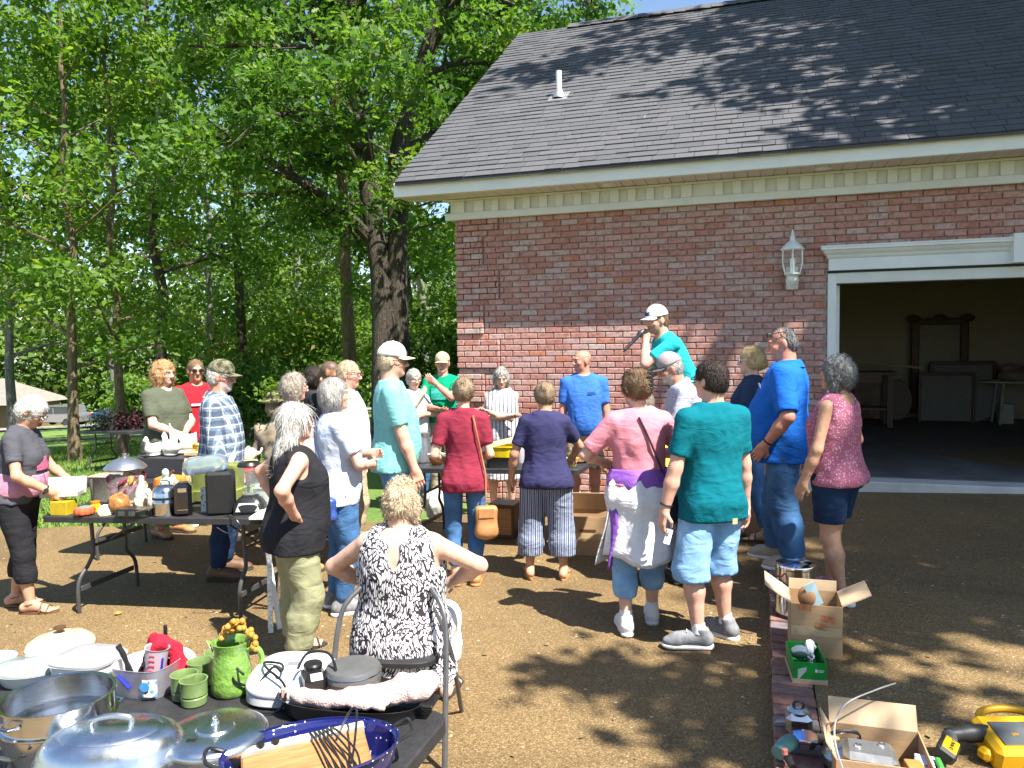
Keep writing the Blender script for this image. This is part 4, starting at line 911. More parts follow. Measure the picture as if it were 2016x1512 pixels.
    if top:
        m = top['mat']; inf = top.get('inf', .016); hem = top.get('hem', -.03)*H; sl_ = top.get('sleeve', .6); drape = top.get('drape', .6)
        zt = [z for z in zs]; hemz = min(zt[0], hem); zt = [hemz] + [z for z in zs if z > hem+.01]; off = len(zs)-len(zt)+1
        a2 = [aw[i]+inf for i in range(len(zs))]; b2 = [bd[i]+inf for i in range(len(zs))]; c2 = list(cy)
        if bust: 
            for i, b in enumerate((0,0,.1,.3,.6,.9,.3,0,0)): b2[i] += .010*bust*H*b; c2[i] += .010*bust*H*b
        bi = (bottom or {}).get('inf', .014)
        for i in (0,1): a2[i] = max(a2[i], hipw+.053*H*lr+bi+.012); b2[i] = max(b2[i], .054*H*lr+bi+.014)
        for i in range(len(zs)-4, -1, -1):       # cloth hangs from the widest line above
            a2[i] = max(a2[i], a2[i+1]*(1-.5*(1-drape))*1.0 - .004) if drape else a2[i]
            f0 = b2[i+1]+c2[i+1]; bk = -b2[i+1]+c2[i+1]; nf = max(b2[i]+c2[i], f0-(1-drape)*.06-.004); nbk = min(c2[i]-b2[i], bk+(1-drape)*.06+.004); b2[i] = (nf-nbk)/2; c2[i] = (nf+nbk)/2
        fl0 = top.get('flare', 1.02); a3 = [a2[0]*fl0]+a2[off:]; b3 = [b2[0]*(1+(fl0-1)*.6)]+b2[off:]; c3 = [c2[0]]+c2[off:]; zt = [hem]+zs[off:]
        pts_ = [SL,SR,pel,nb]+([EL,ER] if sl_ else [])+([WL,WR] if sl_ > 1 else []); lo3 = np.min(pts_, 0)-.26-belly*.08; hi3 = np.max(pts_, 0)+.26+belly*.08; lo3[2] = T(0,0,hem)[2]-.1 if sl_ <= 1 else lo3[2]; hi3[2] = nb[2]+.09
        F = Field(lo3, hi3, hh); F.loft(pel, At, zt, a3, b3, c3, .03)
        if top.get('tank'):
            shoulders(F, .009); chest(F, .012)
        else:
            shoulders(F, .012); chest(F, inf*.8)
        F.wave(top.get('fold', .006), top.get('ff', 22), seed+3, (1.3,1.3,.7)); F.wave(.003, 55, seed+5, (1.5,1.5,1))
        hp2 = T(0,0,hem+.012); F.plane(hp2, -At[2])
        if sl_ and not top.get('tank'):
            G = Field(lo3, hi3, hh); arms(G, top.get('sinf', .017), sl_, .03); G.wave(.005, 30, seed+4)
            for S, E, W in ((SL,EL,WL), (SR,ER,WR)):
                t_ = sl_; c = S+(E-S)*min(t_,1) if t_ <= 1 else E+(W-E)*(t_-1); n_ = norm(E-S) if t_ <= 1 else norm(W-E)
                r0 = .12*H*ar if t_ <= 1 else .07*H       # cut only near this cuff
                gg = G.sub(c-r0-.3*(t_ <= 1), c+r0+.3*(t_ <= 1))
                if gg is not None:
                    s_, x_, y_, z_ = gg; d_ = (x_-c[0])*n_[0]+(y_-c[1])*n_[1]+(z_-c[2])*n_[2]; G.v[s_] = np.maximum(G.v[s_], np.where((x_-pel[0])*(1 if S is SR else -1)*At[0][0]+(y_-pel[1])*(1 if S is SR else -1)*At[0][1] > -.02, d_, -1))
            k_ = .03; h_ = np.maximum(k_-np.abs(F.v-G.v), 0)/k_; F.v = np.minimum(F.v, G.v)-h_*h_*k_*.25
        if top.get('tank'):
            for S, sg in ((SL,-1), (SR,1)):
                F.cone(S+At[0]*sg*.03*H*1.6-At[2]*.03*H, S+At[0]*sg*.0+At[2]*.03*H+At[0]*sg*.04*H, .052*H*ar, .05*H*ar, .006, 's')
        nd = top.get('neck', .0); F.ell(nb+At[2]*.03*H+At[1]*(.02+nd*.35)*H, V3(nk*1.25+top.get('neckw', 0), .075*s+nd*.2, .060*s+nd), .008, 's', A=At)
        if top.get('split'):                                # keyhole opening down the back
            F.cone(T(0,-.09*H,.27*H), T(.004*H,-.09*H,.19*H), .021*H*top['split'], .006*H, .004, 's'); F.ell(T(0,-.05*H,.31*H), V3(.045,.05,.03)*H, .01, 's', A=At)
        v, q = F.net(); o = link(top.get('name', 'shirt'), np_mesh('c', v, q, True), m, P); B['top'] = o
        if top.get('collar'):
            mb = MB(); n_ = 22
            for k2 in range(n_+1):
                pass
            rows = []
            for (rr, zz) in ((nk*1.16+.010,.052*H*.6), (nk*1.30+.016,.040*H*.6), (nk*1.62+.018,.0)):
                rows.append([nb + At[0]*rr*math.sin(a_) - At[1]*rr*math.cos(a_)*1.05 + At[2]*(zz-.006*H-.012*H*abs(a_/2.7)**2) for a_ in np.linspace(-2.7, 2.7, n_+1)])
            mb.add([tuple(map(float, p)) for r_ in rows for p in r_], [(j*(n_+1)+i, j*(n_+1)+i+1, (j+1)*(n_+1)+i+1, (j+1)*(n_+1)+i) for j in range(2) for i in range(n_)]); mb.build('collar', m, o)
    if shoes:
        kind, ms, msole = shoes
        for i, (hp, kn, an, f) in enumerate(ft):
            b = an*V3(1,1,0); sd = norm(np.cross(f, V3(0,0,1))); A = np.stack([sd, f, V3(0,0,1)]); L_ = .155*H*1.08; cx_ = b+f*.036*H
            if kind in ('sneaker', 'boot', 'loafer'):
                F = Field(cx_-V3(.2,.2,0)+V3(0,0,-.01), cx_+V3(.2,.2,.16), .0085)
                F.cone(b-f*.028*H+V3(0,0,.034*H), b+f*.07*H+V3(0,0,.030*H), .0255*H, .026*H, .02); F.ell(b+f*.088*H+V3(0,0,.022*H), V3(.029,.036,.019)*H, .03, A=A); F.cone(b-f*.024*H+V3(0,0,.03*H), an-f*.008*H+V3(0,0,.022*H if kind != 'loafer' else -.01*H), .026*H, .0255*H, .015)
                F.cone(an+f*.03*H+V3(0,0,-.003*H), b+f*.07*H+V3(0,0,.036*H), .018*H, .014*H, .02)
                F.plane(an+V3(0,0,.026*H if kind == 'sneaker' else (.06*H if kind == 'boot' else -.006*H)), (0,0,1)); F.plane(b+V3(0,0,.017), (0,0,-1))
                v, q = F.net(); so = link('shoe', np_mesh('c', v, q, True), ms, P)
                F = Field(cx_-V3(.2,.2,0)+V3(0,0,-.006), cx_+V3(.2,.2,.06), .0085); F.cone(b-f*.03*H+V3(0,0,.015), b+f*.02*H+V3(0,0,.014), .0265*H, .0235*H, .02); F.cone(b+f*.02*H+V3(0,0,.014), b+f*.085*H+V3(0,0,.015), .0235*H, .030*H, .03); F.ell(b+f*.1*H+V3(0,0,.018), V3(.028,.028,.016)*H, .02, A=A); F.plane(b+V3(0,0,.026), (0,0,1)); F.plane(b+V3(0,0,.001), (0,0,-1))
                v, q = F.net(); link('sole', np_mesh('c', v, q, True), msole, so)
                if kind == 'sneaker':
                    mb = MB()
                    for j in range(4):
                        c = b+f*(.040+.013*j)*H+V3(0,0,(.062-.007*j)*H); mb.tube([Vector((c-sd*.016*H-V3(0,0,.004)).tolist()), Vector((c+V3(0,0,.004)).tolist()), Vector((c+sd*.016*H-V3(0,0,.004)).tolist())], .0035, 5)
                    mb.build('lace', msole, so)
            else:
                mb = MB(); outl = []
                for a_ in np.linspace(0, 2*math.pi, 25)[:-1]:
                    ca, sa = math.cos(a_), math.sin(a_); outl.append(cx_ + f*ca*L_*.54 + sd*sa*(.023+.007*ca)*H*1.1)
                vs = [tuple(map(float, p+V3(0,0,.002))) for p in outl]+[tuple(map(float, p+V3(0,0,.018))) for p in outl]; n_ = 24; mb.add(vs, [tuple(range(n_))[::-1], tuple(range(n_, 2*n_))]+[(j, (j+1)%n_, (j+1)%n_+n_, j+n_) for j in range(n_)]); so = mb.build('sandal', msole, P)
                mb = MB()
                for t_, hgt in ((.082,.030), (.052,.042)) if kind == 'sandal' else ((.066,.036),):
                    c = b+f*t_*H; mb.tube([Vector((c+sd*q_*.031*H+V3(0,0,.018+hgt*H*.9*math.cos(q_*1.45))).tolist()) for q_ in np.linspace(-1,1,9)], .006, 5)
                if kind == 'sandal': mb.tube([Vector((an+f*math.cos(a_)*.026*H+sd*math.sin(a_)*.024*H+V3(0,0,-.002*H+.008*math.cos(a_))).tolist()) for a_ in np.linspace(0, 2*math.pi, 13)], .0055, 5)
                mb.build('strap', ms, so)
    if hair and hair.get('kind'):
        kd = hair['kind']; F = Field(hc-V3(.26,.26,.42)*s, hc+V3(.22,.22,.2)*s, hair.get('h', .0095)); v_ = hair.get('vol', .008 if kd == 'short' else .012)*s
        back = hair.get('front', .052)
        F.ell(h3(0,-.016,.030), V3(.075,.094,.088)*s+v_, .02, A=Ah)
        if kd in ('short', 'bob', 'curly', 'long', 'wavy'): F.ell(h3(0,-.035,-.015), V3(.072,.075,.075)*s+v_, .03, A=Ah)
        if kd == 'bob': 
            F.ell(h3(0,-.028,-.045), V3(.082,.074,.070)*s+v_, .03, A=Ah)
            for e in (-1,1): F.ell(h3(e*.072,.012,-.03), V3(.018,.036,.065)*s+v_*.5, .02, A=Ah)
        if kd == 'curly':
            F.ell(h3(0,-.030,-.03), V3(.088,.085,.085)*s+v_, .03, A=Ah)
            for e in (-1,1): F.ell(h3(e*.076,.0,-.05), V3(.028,.045,.075)*s+v_*.5, .02, A=Ah); 
            if hair.get('len'): F.ell(h3(0,-.05,-.11), V3(.085,.05,.08)*s, .03, A=Ah); [F.ell(h3(e*.072,-.005,-.10), V3(.03,.045,.07)*s, .02, A=Ah) for e in (-1,1)]
        if kd == 'long':
            for t_ in np.linspace(0, 1, 6): F.ell(h3(0,-.055-.035*t_,-.03-.20*t_), V3(.088+.012*t_,.05+.005*t_,.05)*s, .03, A=Ah)
            for e in (-1,1): F.ell(h3(e*.078,-.02,-.05), V3(.022,.04,.09)*s, .02, A=Ah); F.ell(h3(e*.075,-.045,-.13), V3(.03,.04,.08)*s, .02, A=Ah)
        if kd in ('bun', 'clip', 'twist'):
            F.ell(h3(0,-.03,.0), V3(.072,.080,.080)*s+v_, .03, A=Ah)
            if kd == 'bun': F.ell(h3(0,-.112,hair.get('bz', .045)), V3(.034,.028,.032)*s, .012, A=Ah)
            else:
                for t_ in np.linspace(0, 1, 5): F.ell(h3(.018*math.sin(t_*6),-.108+.01*t_,-.035+.11*t_), V3(.032,.028,.030)*s, .014, A=Ah)
        if kd == 'low': F.ell(h3(0,-.112,-.045), V3(.038,.032,.034)*s, .012, A=Ah); F.ell(h3(0,-.035,-.01), V3(.072,.080,.080)*s+v_, .03, A=Ah)
        # face opening
        F.ell(h3(0,.118,-.035+hair.get('line', .02 if kd == 'short' else 0)), V3(.066,.072,.082)*s, .012, 's', A=Ah); F.ell(h3(0,.105,-.11), V3(.075,.085,.075)*s, .01, 's', A=Ah)
        if kd in ('short', 'bun', 'clip', 'low', 'twist'):
            for e in (-1,1): F.ell(h3(e*.082,.012,-.022), V3(.022,.028,.042)*s, .006, 's', A=Ah)
            if kd == 'short': F.ell(h3(0,.02,-.10), V3(.12,.105,.055)*s, .01, 's', A=Ah)
        F.wave(hair.get('amp', .004), hair.get('freq', 75), seed+9, hair.get('st', (1.3,1.3,.45)))
        if hair.get('curl'): F.wave(hair['curl'], 110, seed+10)
        v, q = F.net(); v, q = strands(v, q, hc, kd, hair.get('n', 1500), np.random.default_rng(seed+70), s); B['hair'] = ho = link('hair', np_mesh('c', v, q, True), HM[hair['col']], P)
        if kd == 'clip':
            mb = MB()
            for e in (-1,1):
                for j in range(5): c = [h3(.035*e+.012, -.09-.02, -.02+.026*j), h3(.035*e*.7+.012,-.135-.006,-.018+.026*j), h3(.006,-.150,-.016+.026*j)]; mb.tube([Vector(q_.tolist()) for q_ in c], .0055, 5)
            mb.tube([Vector(h3(.010,-.150,-.03).tolist()), Vector(h3(.012,-.155,.03).tolist()), Vector(h3(.012,-.148,.10).tolist())], .008, 6); mb.build('hair_clip', mat('hair clip', (.02,.02,.025), .3), P)
    if cap:
        mc, mbill = cap['mat'], cap.get('bill') or cap['mat']; F = Field(hc-V3(.2,.2,.1)*s, hc+V3(.2,.2,.22)*s, .0085)
        F.ell(h3(0,-.012,.044), V3(.088,.106,.092)*s, .02, A=Ah); F.ell(h3(0,-.006,.062), V3(.080,.092,.082)*s, .02, A=Ah); F.plane(h3(0,0,.036), -(Ah[2]+Ah[1]*.05)); F.wave(.0012, 60, seed)
        v, q = F.net(); co = link('cap', np_mesh('c', v, q, True), mc, P); mb = MB()
        def bl(u, t):
            a_ = (u-.5)*2*1.12; r0 = .096; x_ = math.sin(a_)*.080; y_ = .080*math.cos(a_)*1.12; e = t*.072*math.cos(a_*.9); return Vector(h3(x_*(1+.12*t), y_+e, .040-.010*t-.016*(x_/.08)**2*(1 if t else .6)).tolist())
        mb.sheet(bl, 12, 5); n0 = len(mb.v); mb.sheet(lambda u, t: bl(1-u, t)+Vector((0,0,-.004)), 12, 5); mb.build('bill', mbill, co)
        mb = MB(); mb.lathe([(.0,.006),(.006,.004),(.008,-.003)], 8, Matrix.Translation(Vector(h3(0,-.006,.144).tolist()))); mb.build('button', mc, co)
        if cap.get('patch'):
            mb = MB(); mb.sheet(lambda u, t: Vector(h3((u-.5)*.062, .094-.35*((u-.5)*.062)**2*9-.022*t*t, .052+.046*t).tolist())+Vector((Ah[1]*.0045).tolist()), 6, 4); mb.build('patch', cap['patch'], co)
    if glasses:
        gm, lm, up_ = glasses; mb = MB(); oz = .075 if up_ else 0; oy = -.012 if up_ else 0; tl = rx_(0)
        pt = lambda a, b, c: Vector(h3(a, b+oy, c+oz).tolist())
        lens = MB()
        for e in (-1,1):
            ring = [(e*.034+.024*math.cos(a_), .101-.10*abs(e*.034+.024*math.cos(a_))**1.6, .003+.017*math.sin(a_)) for a_ in np.linspace(0, 2*math.pi, 15)]
            mb.tube([pt(*q_) for q_ in ring], .0026, 5); lens.add([pt(*q_) for q_ in ring[:-1]], [tuple(range(14))])
            mb.tube([pt(e*.058,.094,.008), pt(e*.079,.06,.008), pt(e*.083,.0,.006), pt(e*.082,-.018,-.006)], .0028, 5)
        mb.tube([pt(-.011,.103,.006), pt(0,.107,.009), pt(.011,.103,.006)], .0026, 5); go = mb.build('glasses', gm, P); lens.build('lens', lm, go, 0)
    B.update(P=P, T=T, At=At, h3=h3, hc=hc, Ah=Ah, WL=WL, WR=WR, EL=EL, ER=ER, SL=SL, SR=SR, aw=aw, bd=bd, cy=cy, zs=zs, H=H, s=s, nb=nb, ft=ft)
    return B
def wrist_band(B, left, m, name='watch'):
    E, W = (B['EL'], B['WL']) if left else (B['ER'], B['WR']); d = norm(W-E); c = W-d*.035; a = norm(np.cross(d, V3(0,0,1)+.01)); b = np.cross(d, a); mb = MB(); r = .0175*B['H']+.0035
    mb.tube([Vector((c+(a*math.cos(t)+b*math.sin(t))*r).tolist()) for t in np.linspace(0, 2*math.pi, 17)], .006, 6); o = mb.build(name, m, B['P'])
    if name == 'watch': mb = MB(); mb.lathe([(0,.006),(.016,.006),(.018,.0)], 14, Matrix.Translation(Vector((c+a*(r+.002)).tolist())) @ Vector(a.tolist()).to_track_quat('Z','Y').to_matrix().to_4x4()); mb.build('watch_face', m, o)
# ------------------------------------------------------------------ clothes
def creases(m):
    """soft wrinkles and drag lines in woven cloth, over the fine weave"""
    nt = m.node_tree; L = nt.links.new; b = nt.nodes['Principled BSDF']; old = b.inputs['Normal'].links[0].from_socket; tc = _n(nt, 'ShaderNodeTexCoord'); mp = _n(nt, 'ShaderNodeMapping'); mp.inputs['Rotation'].default_value = (.5,.4,.3); mp.inputs['Scale'].default_value = (1,1,1.9); L(tc.outputs['Object'], mp.inputs[0])
    n = _n(nt, 'ShaderNodeTexNoise'); n.inputs['Scale'].default_value = 5.5; n.inputs['Detail'].default_value = 3; n.inputs['Distortion'].default_value = 2.4; n.inputs['Roughness'].default_value = .42; L(mp.outputs[0], n.inputs[0])
    bp = _n(nt, 'ShaderNodeBump'); bp.inputs['Strength'].default_value = .33; bp.inputs['Distance'].default_value = .03; L(n.outputs[0], bp.inputs['Height']); L(old, bp.inputs['Normal']); L(bp.outputs[0], b.inputs['Normal']); return m
def cloth(name, col, var=.07, rough=.92, bump=.25, bscale=420, sc=14):
    if name in MATS: return MATS[name]
    return creases(mat(name, col, rough, var=var, scale=sc, bump=bump, bscale=bscale, spec=.2))
def pattern(name, fn, rough=.9):
    def f(nt, b, L):
        tc = _n(nt, 'ShaderNodeTexCoord'); sp = _n(nt, 'ShaderNodeSeparateXYZ'); L(tc.outputs['Object'], sp.inputs[0]); c = fn(nt, L, tc, sp); L(c, b.inputs['Base Color']); b.inputs['Roughness'].default_value = rough; b.inputs['Specular IOR Level'].default_value = .2
        n = _n(nt, 'ShaderNodeTexNoise'); n.inputs['Scale'].default_value = 380; L(tc.outputs['Object'], n.inputs[0]); bp = _n(nt, 'ShaderNodeBump'); bp.inputs['Strength'].default_value = .25; bp.inputs['Distance'].default_value = .005; L(n.outputs[0], bp.inputs['Height']); L(bp.outputs[0], b.inputs['Normal'])
    return MATS[name] if name in MATS else creases(nodemat(name, f))
def mth(nt, L, op, a, b=None):
    m = _n(nt, 'ShaderNodeMath', operation=op)
    for i, v in enumerate((a, b)):
        if v is None: continue
        if isinstance(v, (int, float)): m.inputs[i].default_value = v
        else: L(v, m.inputs[i])
    return m.outputs[0]
def mixc(nt, L, fac, a, b, mode='MIX'):
    m = _n(nt, 'ShaderNodeMix', data_type='RGBA', blend_type=mode)
    if isinstance(fac, (int, float)): m.inputs[0].default_value = fac
    else: L(fac, m.inputs[0])
    for i, v in ((6, a), (7, b)):
        if isinstance(v, tuple): m.inputs[i].default_value = (*v, 1)
        else: L(v, m.inputs[i])
    return m.outputs[2]
def band(nt, L, x, freq, duty, ph=0): return mth(nt, L, 'LESS_THAN', mth(nt, L, 'FRACT', mth(nt, L, 'ADD', mth(nt, L, 'MULTIPLY', x, freq), ph)), duty)
def diag(nt, L, sp): return mth(nt, L, 'ADD', sp.outputs[0], mth(nt, L, 'MULTIPLY', sp.outputs[1], .9))
def plaid(c0, c1, c2, f):
    def g(nt, L, tc, sp):
        d = diag(nt, L, sp); a = band(nt, L, d, f, .5); b_ = band(nt, L, sp.outputs[2], f, .5); c = mixc(nt, L, mth(nt, L, 'MULTIPLY', a, .55), c0, c1); c = mixc(nt, L, mth(nt, L, 'MULTIPLY', b_, .5), c, c1)
        t = mth(nt, L, 'MAXIMUM', band(nt, L, d, f, .09, .2), band(nt, L, sp.outputs[2], f, .09, .2)); return mixc(nt, L, mth(nt, L, 'MULTIPLY', t, .85), c, c2)
    return g
def stripes(c0, c1, f, duty, c2=None):
    def g(nt, L, tc, sp):
        d = sp.outputs[0]; n = _n(nt, 'ShaderNodeTexNoise'); n.inputs['Scale'].default_value = 7; L(tc.outputs['Object'], n.inputs[0]); d = mth(nt, L, 'ADD', d, mth(nt, L, 'MULTIPLY', n.outputs[0], .003))
        c = mixc(nt, L, band(nt, L, d, f, duty), c0, c1); return mixc(nt, L, band(nt, L, d, f*.5, duty*.4, .3), c, c2) if c2 else c
    return g
def dashes(c0, c1):
    def g(nt, L, tc, sp):
        n = _n(nt, 'ShaderNodeTexNoise'); n.inputs['Scale'].default_value = 6; n.inputs['Detail'].default_value = 1; L(tc.outputs['Object'], n.inputs[0])
        def layer(rx, sc, th, fac, st):
            mp = _n(nt, 'ShaderNodeMapping'); mp.inputs['Rotation'].default_value = (0, R(rx), 0); mp.inputs['Scale'].default_value = (1, .4, st)
            av = _n(nt, 'ShaderNodeVectorMath', operation='ADD'); sc_ = _n(nt, 'ShaderNodeVectorMath', operation='SCALE'); sc_.inputs[3].default_value = fac; L(n.outputs['Color'], sc_.inputs[0]); L(tc.outputs['Object'], av.inputs[0]); L(sc_.outputs[0], av.inputs[1]); L(av.outputs[0], mp.inputs[0])
            v = _n(nt, 'ShaderNodeTexVoronoi'); v.feature = 'DISTANCE_TO_EDGE'; v.inputs['Scale'].default_value = sc; L(mp.outputs[0], v.inputs['Vector']); return mth(nt, L, 'GREATER_THAN', v.outputs[0], th)
        n2 = _n(nt, 'ShaderNodeTexNoise'); n2.inputs['Scale'].default_value = 14; n2.inputs['Detail'].default_value = 0; L(tc.outputs['Object'], n2.inputs[0]); sel = mth(nt, L, 'GREATER_THAN', n2.outputs[0], .5)
        a = layer(28, 95, .13, .15, .22); b_ = layer(-40, 95, .13, .15, .22); d = _n(nt, 'ShaderNodeMix'); L(sel, d.inputs[0]); L(a, d.inputs[2]); L(b_, d.inputs[3]); return mixc(nt, L, d.outputs[0], c0, c1)
    return g
def speck(c0, c1, sc, th=.35, c2=None):
    def g(nt, L, tc, sp):
        v = _n(nt, 'ShaderNodeTexVoronoi'); v.inputs['Scale'].default_value = sc; L(tc.outputs['Object'], v.inputs['Vector']); m = mth(nt, L, 'LESS_THAN', v.outputs['Distance'], th); c = mixc(nt, L, m, c0, c1)
        if c2: q = _n(nt, 'ShaderNodeSeparateColor'); L(v.outputs['Color'], q.inputs[0]); c = mixc(nt, L, mth(nt, L, 'MULTIPLY', m, mth(nt, L, 'GREATER_THAN', q.outputs[0], .6)), c, c2)
        return c
    return g
def camo(cs, sc=9):
    def g(nt, L, tc, sp):
        n = _n(nt, 'ShaderNodeTexNoise'); n.inputs['Scale'].default_value = sc; n.inputs['Detail'].default_value = 3; L(tc.outputs['Object'], n.inputs[0]); r = ramp(nt, [(0, cs[0]), (.44, cs[1]), (.53, cs[2]), (.62, cs[3])], 'CONSTANT'); L(n.outputs[0], r.inputs[0]); return r.outputs[0]
    return g
def denim(name, col): 
    def g(nt, L, tc, sp):
        n = _n(nt, 'ShaderNodeTexNoise'); n.inputs['Scale'].default_value = 9; n.inputs['Detail'].default_value = 6; L(tc.outputs['Object'], n.inputs[0]); c = srgb(col); r = ramp(nt, [(.3, tuple(x*.72 for x in c)), (.7, tuple(min(1, x*1.3) for x in c))]); L(n.outputs[0], r.inputs[0]); return r.outputs[0]
    return pattern(name, g)
c_blk = cloth('black cotton', (.018,.018,.022)); c_wht = cloth('white cotton', (.78,.77,.76), .03); d_mid = denim('mid denim', (.055,.14,.30)); d_lt = denim('light denim', (.20,.36,.56)); d_dk = denim('dark denim', (.02,.04,.10))
c_khk = cloth('khaki cotton', (.42,.35,.24)); c_olv = cloth('olive khaki', (.27,.27,.16), .1)
p_rub = mat('dark rubber', (.03,.03,.03), .8); p_wht = mat('white foam', (.75,.75,.74), .7, var=.05); p_brn = mat('brown leather', (.12,.06,.03), .6); p_tan = mat('tan leather', (.42,.20,.075), .55, bump=.2, bscale=90)
f_brn = mat('tortoise frame', (.10,.04,.02), .3); f_blk = mat('black frame', (.01,.01,.01), .3); f_mtl = mat('metal frame', (.4,.38,.35), .3, .9)
l_dk = mat('dark lens', (.01,.009,.009), .08, spec=.7); l_cl = mat('clear lens', (.8,.82,.82), .05, trans=.0, alpha=.18)
mw = lambda n, c: mat(n, c, .45)
S_NK = lambda c, s='white foam': ('sneaker', c, MATS[s])

# 1 woman at the left edge leafing through a box
B1 = person('white-haired woman in charcoal tee bending her head over a box at left edge', -3.80, 5.80, -82, 1.66, 'tan', True, .08, .3, lean=7, head=(0,34,0), armL=((-.10,.36,.98),(-1,-.5,-.6),(.3,0,-1)), armR=((.16,.34,.93),(1,-.6,-.5),(-1,0,-.3)), legs=[(-.11,-.06,6),(.10,.14,-6)],
  top=dict(mat=cloth('charcoal cotton', (.075,.075,.09)), sleeve=.66, hem=-.02, inf=.018), bottom=dict(kind='pants', mat=c_blk, end=.78, inf=.012), shoes=('sandal', p_brn, p_brn), hair=dict(kind='short', col='white', vol=.016, line=.01), glasses=(f_mtl, l_cl, 0), seed=1)
wrist_band(B1, False, mw('black strap', (.02,.02,.02)))
def wrap(B, z0, z1, m, name, bulge=.012, a0=-180, a1=180, n=28, hang=0, seed=0, parent=None, flare=0):
    """band of cloth round the waist; z measured in the torso frame"""
    rs = random.Random(seed); mb = MB(); ph = [rs.random()*6 for _ in range(3)]
    iz = lambda q, z: float(np.interp(z, B['zs'], q))
    def f(u, v):
        a = R(a0+(a1-a0)*u); z = z0+(z1-z0)*v; fo = .008*math.sin(7*a+ph[0])+.005*math.sin(13*a+ph[1]+3*v); w_ = max(iz(B['aw'], z), .068*B['H'])+bulge+.018*math.sin(math.pi*min(1, v*1.0))*(0 if hang else 1)+fo+flare*v; d_ = max(iz(B['bd'], z), .058*B['H'])+bulge+.018*math.sin(math.pi*v)*(0 if hang else 1)+fo+flare*v
        return Vector(B['T'](w_*math.sin(a), iz(B['cy'], z)-d_*math.cos(a), z+ (hang*(.03*math.sin(3*a+ph[2])) *v)).tolist())
    mb.sheet(f, n, 12); o = mb.build(name, m, parent or B['P']); sm = o.modifiers.new('thickness', 'SOLIDIFY'); sm.thickness = .005; sm.offset = 1; return o
wrap(B1, .12*1.66, .02*1.66, cloth('pink knit', (.42,.20,.28), .15), 'waist_wrap', .03, seed=3)
# graphic on her tee
def chest_print(B, m, w_, h_, z, back=False, bulge=.02, name='print', dx=0):
    mb = MB(); iz = lambda q, zz: float(np.interp(zz, B['zs'], q)); sg = -1 if back else 1
    def f(u, v):
        zz = z-h_/2+h_*v; x_ = dx+(u-.5)*w_; d_ = iz(B['bd'], zz)+bulge; a_ = iz(B['aw'], zz)+bulge; y_ = d_*(max(0, 1-abs(x_/a_)**2.3))**(1/2.3); return Vector(B['T'](x_, iz(B['cy'], zz)+sg*y_, zz).tolist())
    mb.sheet(f, 8, 6); return mb.build(name, m, B['top'])
chest_print(B1, cloth('pink print', (.55,.13,.25), .3, sc=40), .2, .10, .17*1.66, bulge=.034)

# 2 curly woman, 3 man in red, 4 man in plaid
B2 = person('woman with ginger curls and olive tee, hands clasped, behind the left table', -3.62, 8.0, -118, 1.82, 'fair', True, .22, .5, .5, head=(8,6,0), armL=((-.02,.30,1.10),(-1,-.3,-.5),(.3,-.9,0)), armR=((.06,.31,1.07),(1,-.3,-.5),(-.3,-.9,0)),
  top=dict(mat=cloth('olive knit', (.085,.095,.065)), sleeve=.75, hem=-.05, inf=.02, neck=.03), bottom=dict(kind='pants', mat=c_khk, end=.96), shoes=('loafer', p_tan, p_rub), hair=dict(kind='curly', col='ginger', len=1, vol=.018, amp=.006, freq=60, curl=.006, st=(1,1,1)), seed=2)
B3 = person('short-haired man in red tee and sunglasses behind the plaid man', -3.48, 8.5, -140, 1.81, 'tan', False, .05, .1, head=(-6,2,0), top=dict(mat=cloth('red jersey', (.55,.016,.028)), sleeve=.66, hem=-.03), bottom=dict(kind='shorts', mat=cloth('navy cotton', (.03,.035,.08)), end=.46, flare=.03, name='shorts'), shoes=S_NK(c_wht),
  hair=dict(kind='short', col='brown', vol=.004), glasses=(f_blk, l_dk, 0), seed=3)
chest_print(B3, c_wht, .15, .022, .205*1.81, dx=.03, bulge=.024)
B4 = person('grey-haired man in plaid shirt and camouflage cap beside the left table', -2.48, 6.45, -84, 1.82, 'red', False, .06, .45, head=(-4,8,0), lean=3, armL=((-.26,.10,.86),(-.4,-1,0),(1,0,0)), armR=((.27,.10,.84),(.4,-1,0),(-1,0,0)),
  top=dict(mat=pattern('blue plaid flannel', plaid((.25,.33,.45), (.03,.04,.07), (.62,.66,.72), 13)), sleeve=1.93, hem=-.06, inf=.024, sinf=.022, collar=1, name='shirt'), bottom=dict(kind='pants', mat=d_dk, end=.97), shoes=('boot', p_brn, p_rub), hair=dict(kind='short', col='white', vol=.006), glasses=(f_mtl, l_cl, 0),
  cap=dict(mat=pattern('camouflage twill', camo([(.05,.05,.03), (.12,.115,.07), (.20,.18,.12), (.08,.075,.05)], 22))), beard=((.6,.58,.55), .6), seed=4)
# 5 woman in the black tank top
B5 = person('woman in black tank top with long white hair and hands on hips', -1.34, 4.66, -62, 1.575, 'pink', True, .26, .55, .75, lean=2, side=3, head=(-12,2,0), armL=((-.235,-.05,.93),(-1,-.75,0),(.8,.6,0)), armR=((.235,-.05,.95),(1,-.75,0),(-.8,.6,0)), legs=[(-.12,.02,6),(.12,-.03,-12)],
  top=dict(mat=c_blk, tank=1, hem=-.085, inf=.018, neck=.035, drape=.8, name='tank_top'), bottom=dict(kind='pants', mat=c_olv, end=.94, inf=.02, flare=.016, fold=.009), shoes=('sandal', p_rub, p_rub), hair=dict(kind='long', col='white', vol=.014, line=.012, amp=.008, freq=55, st=(1.5,1.5,.25), n=3500), glasses=(f_brn, l_cl, 0), extra=dict(curl=(12,12)), seed=5)
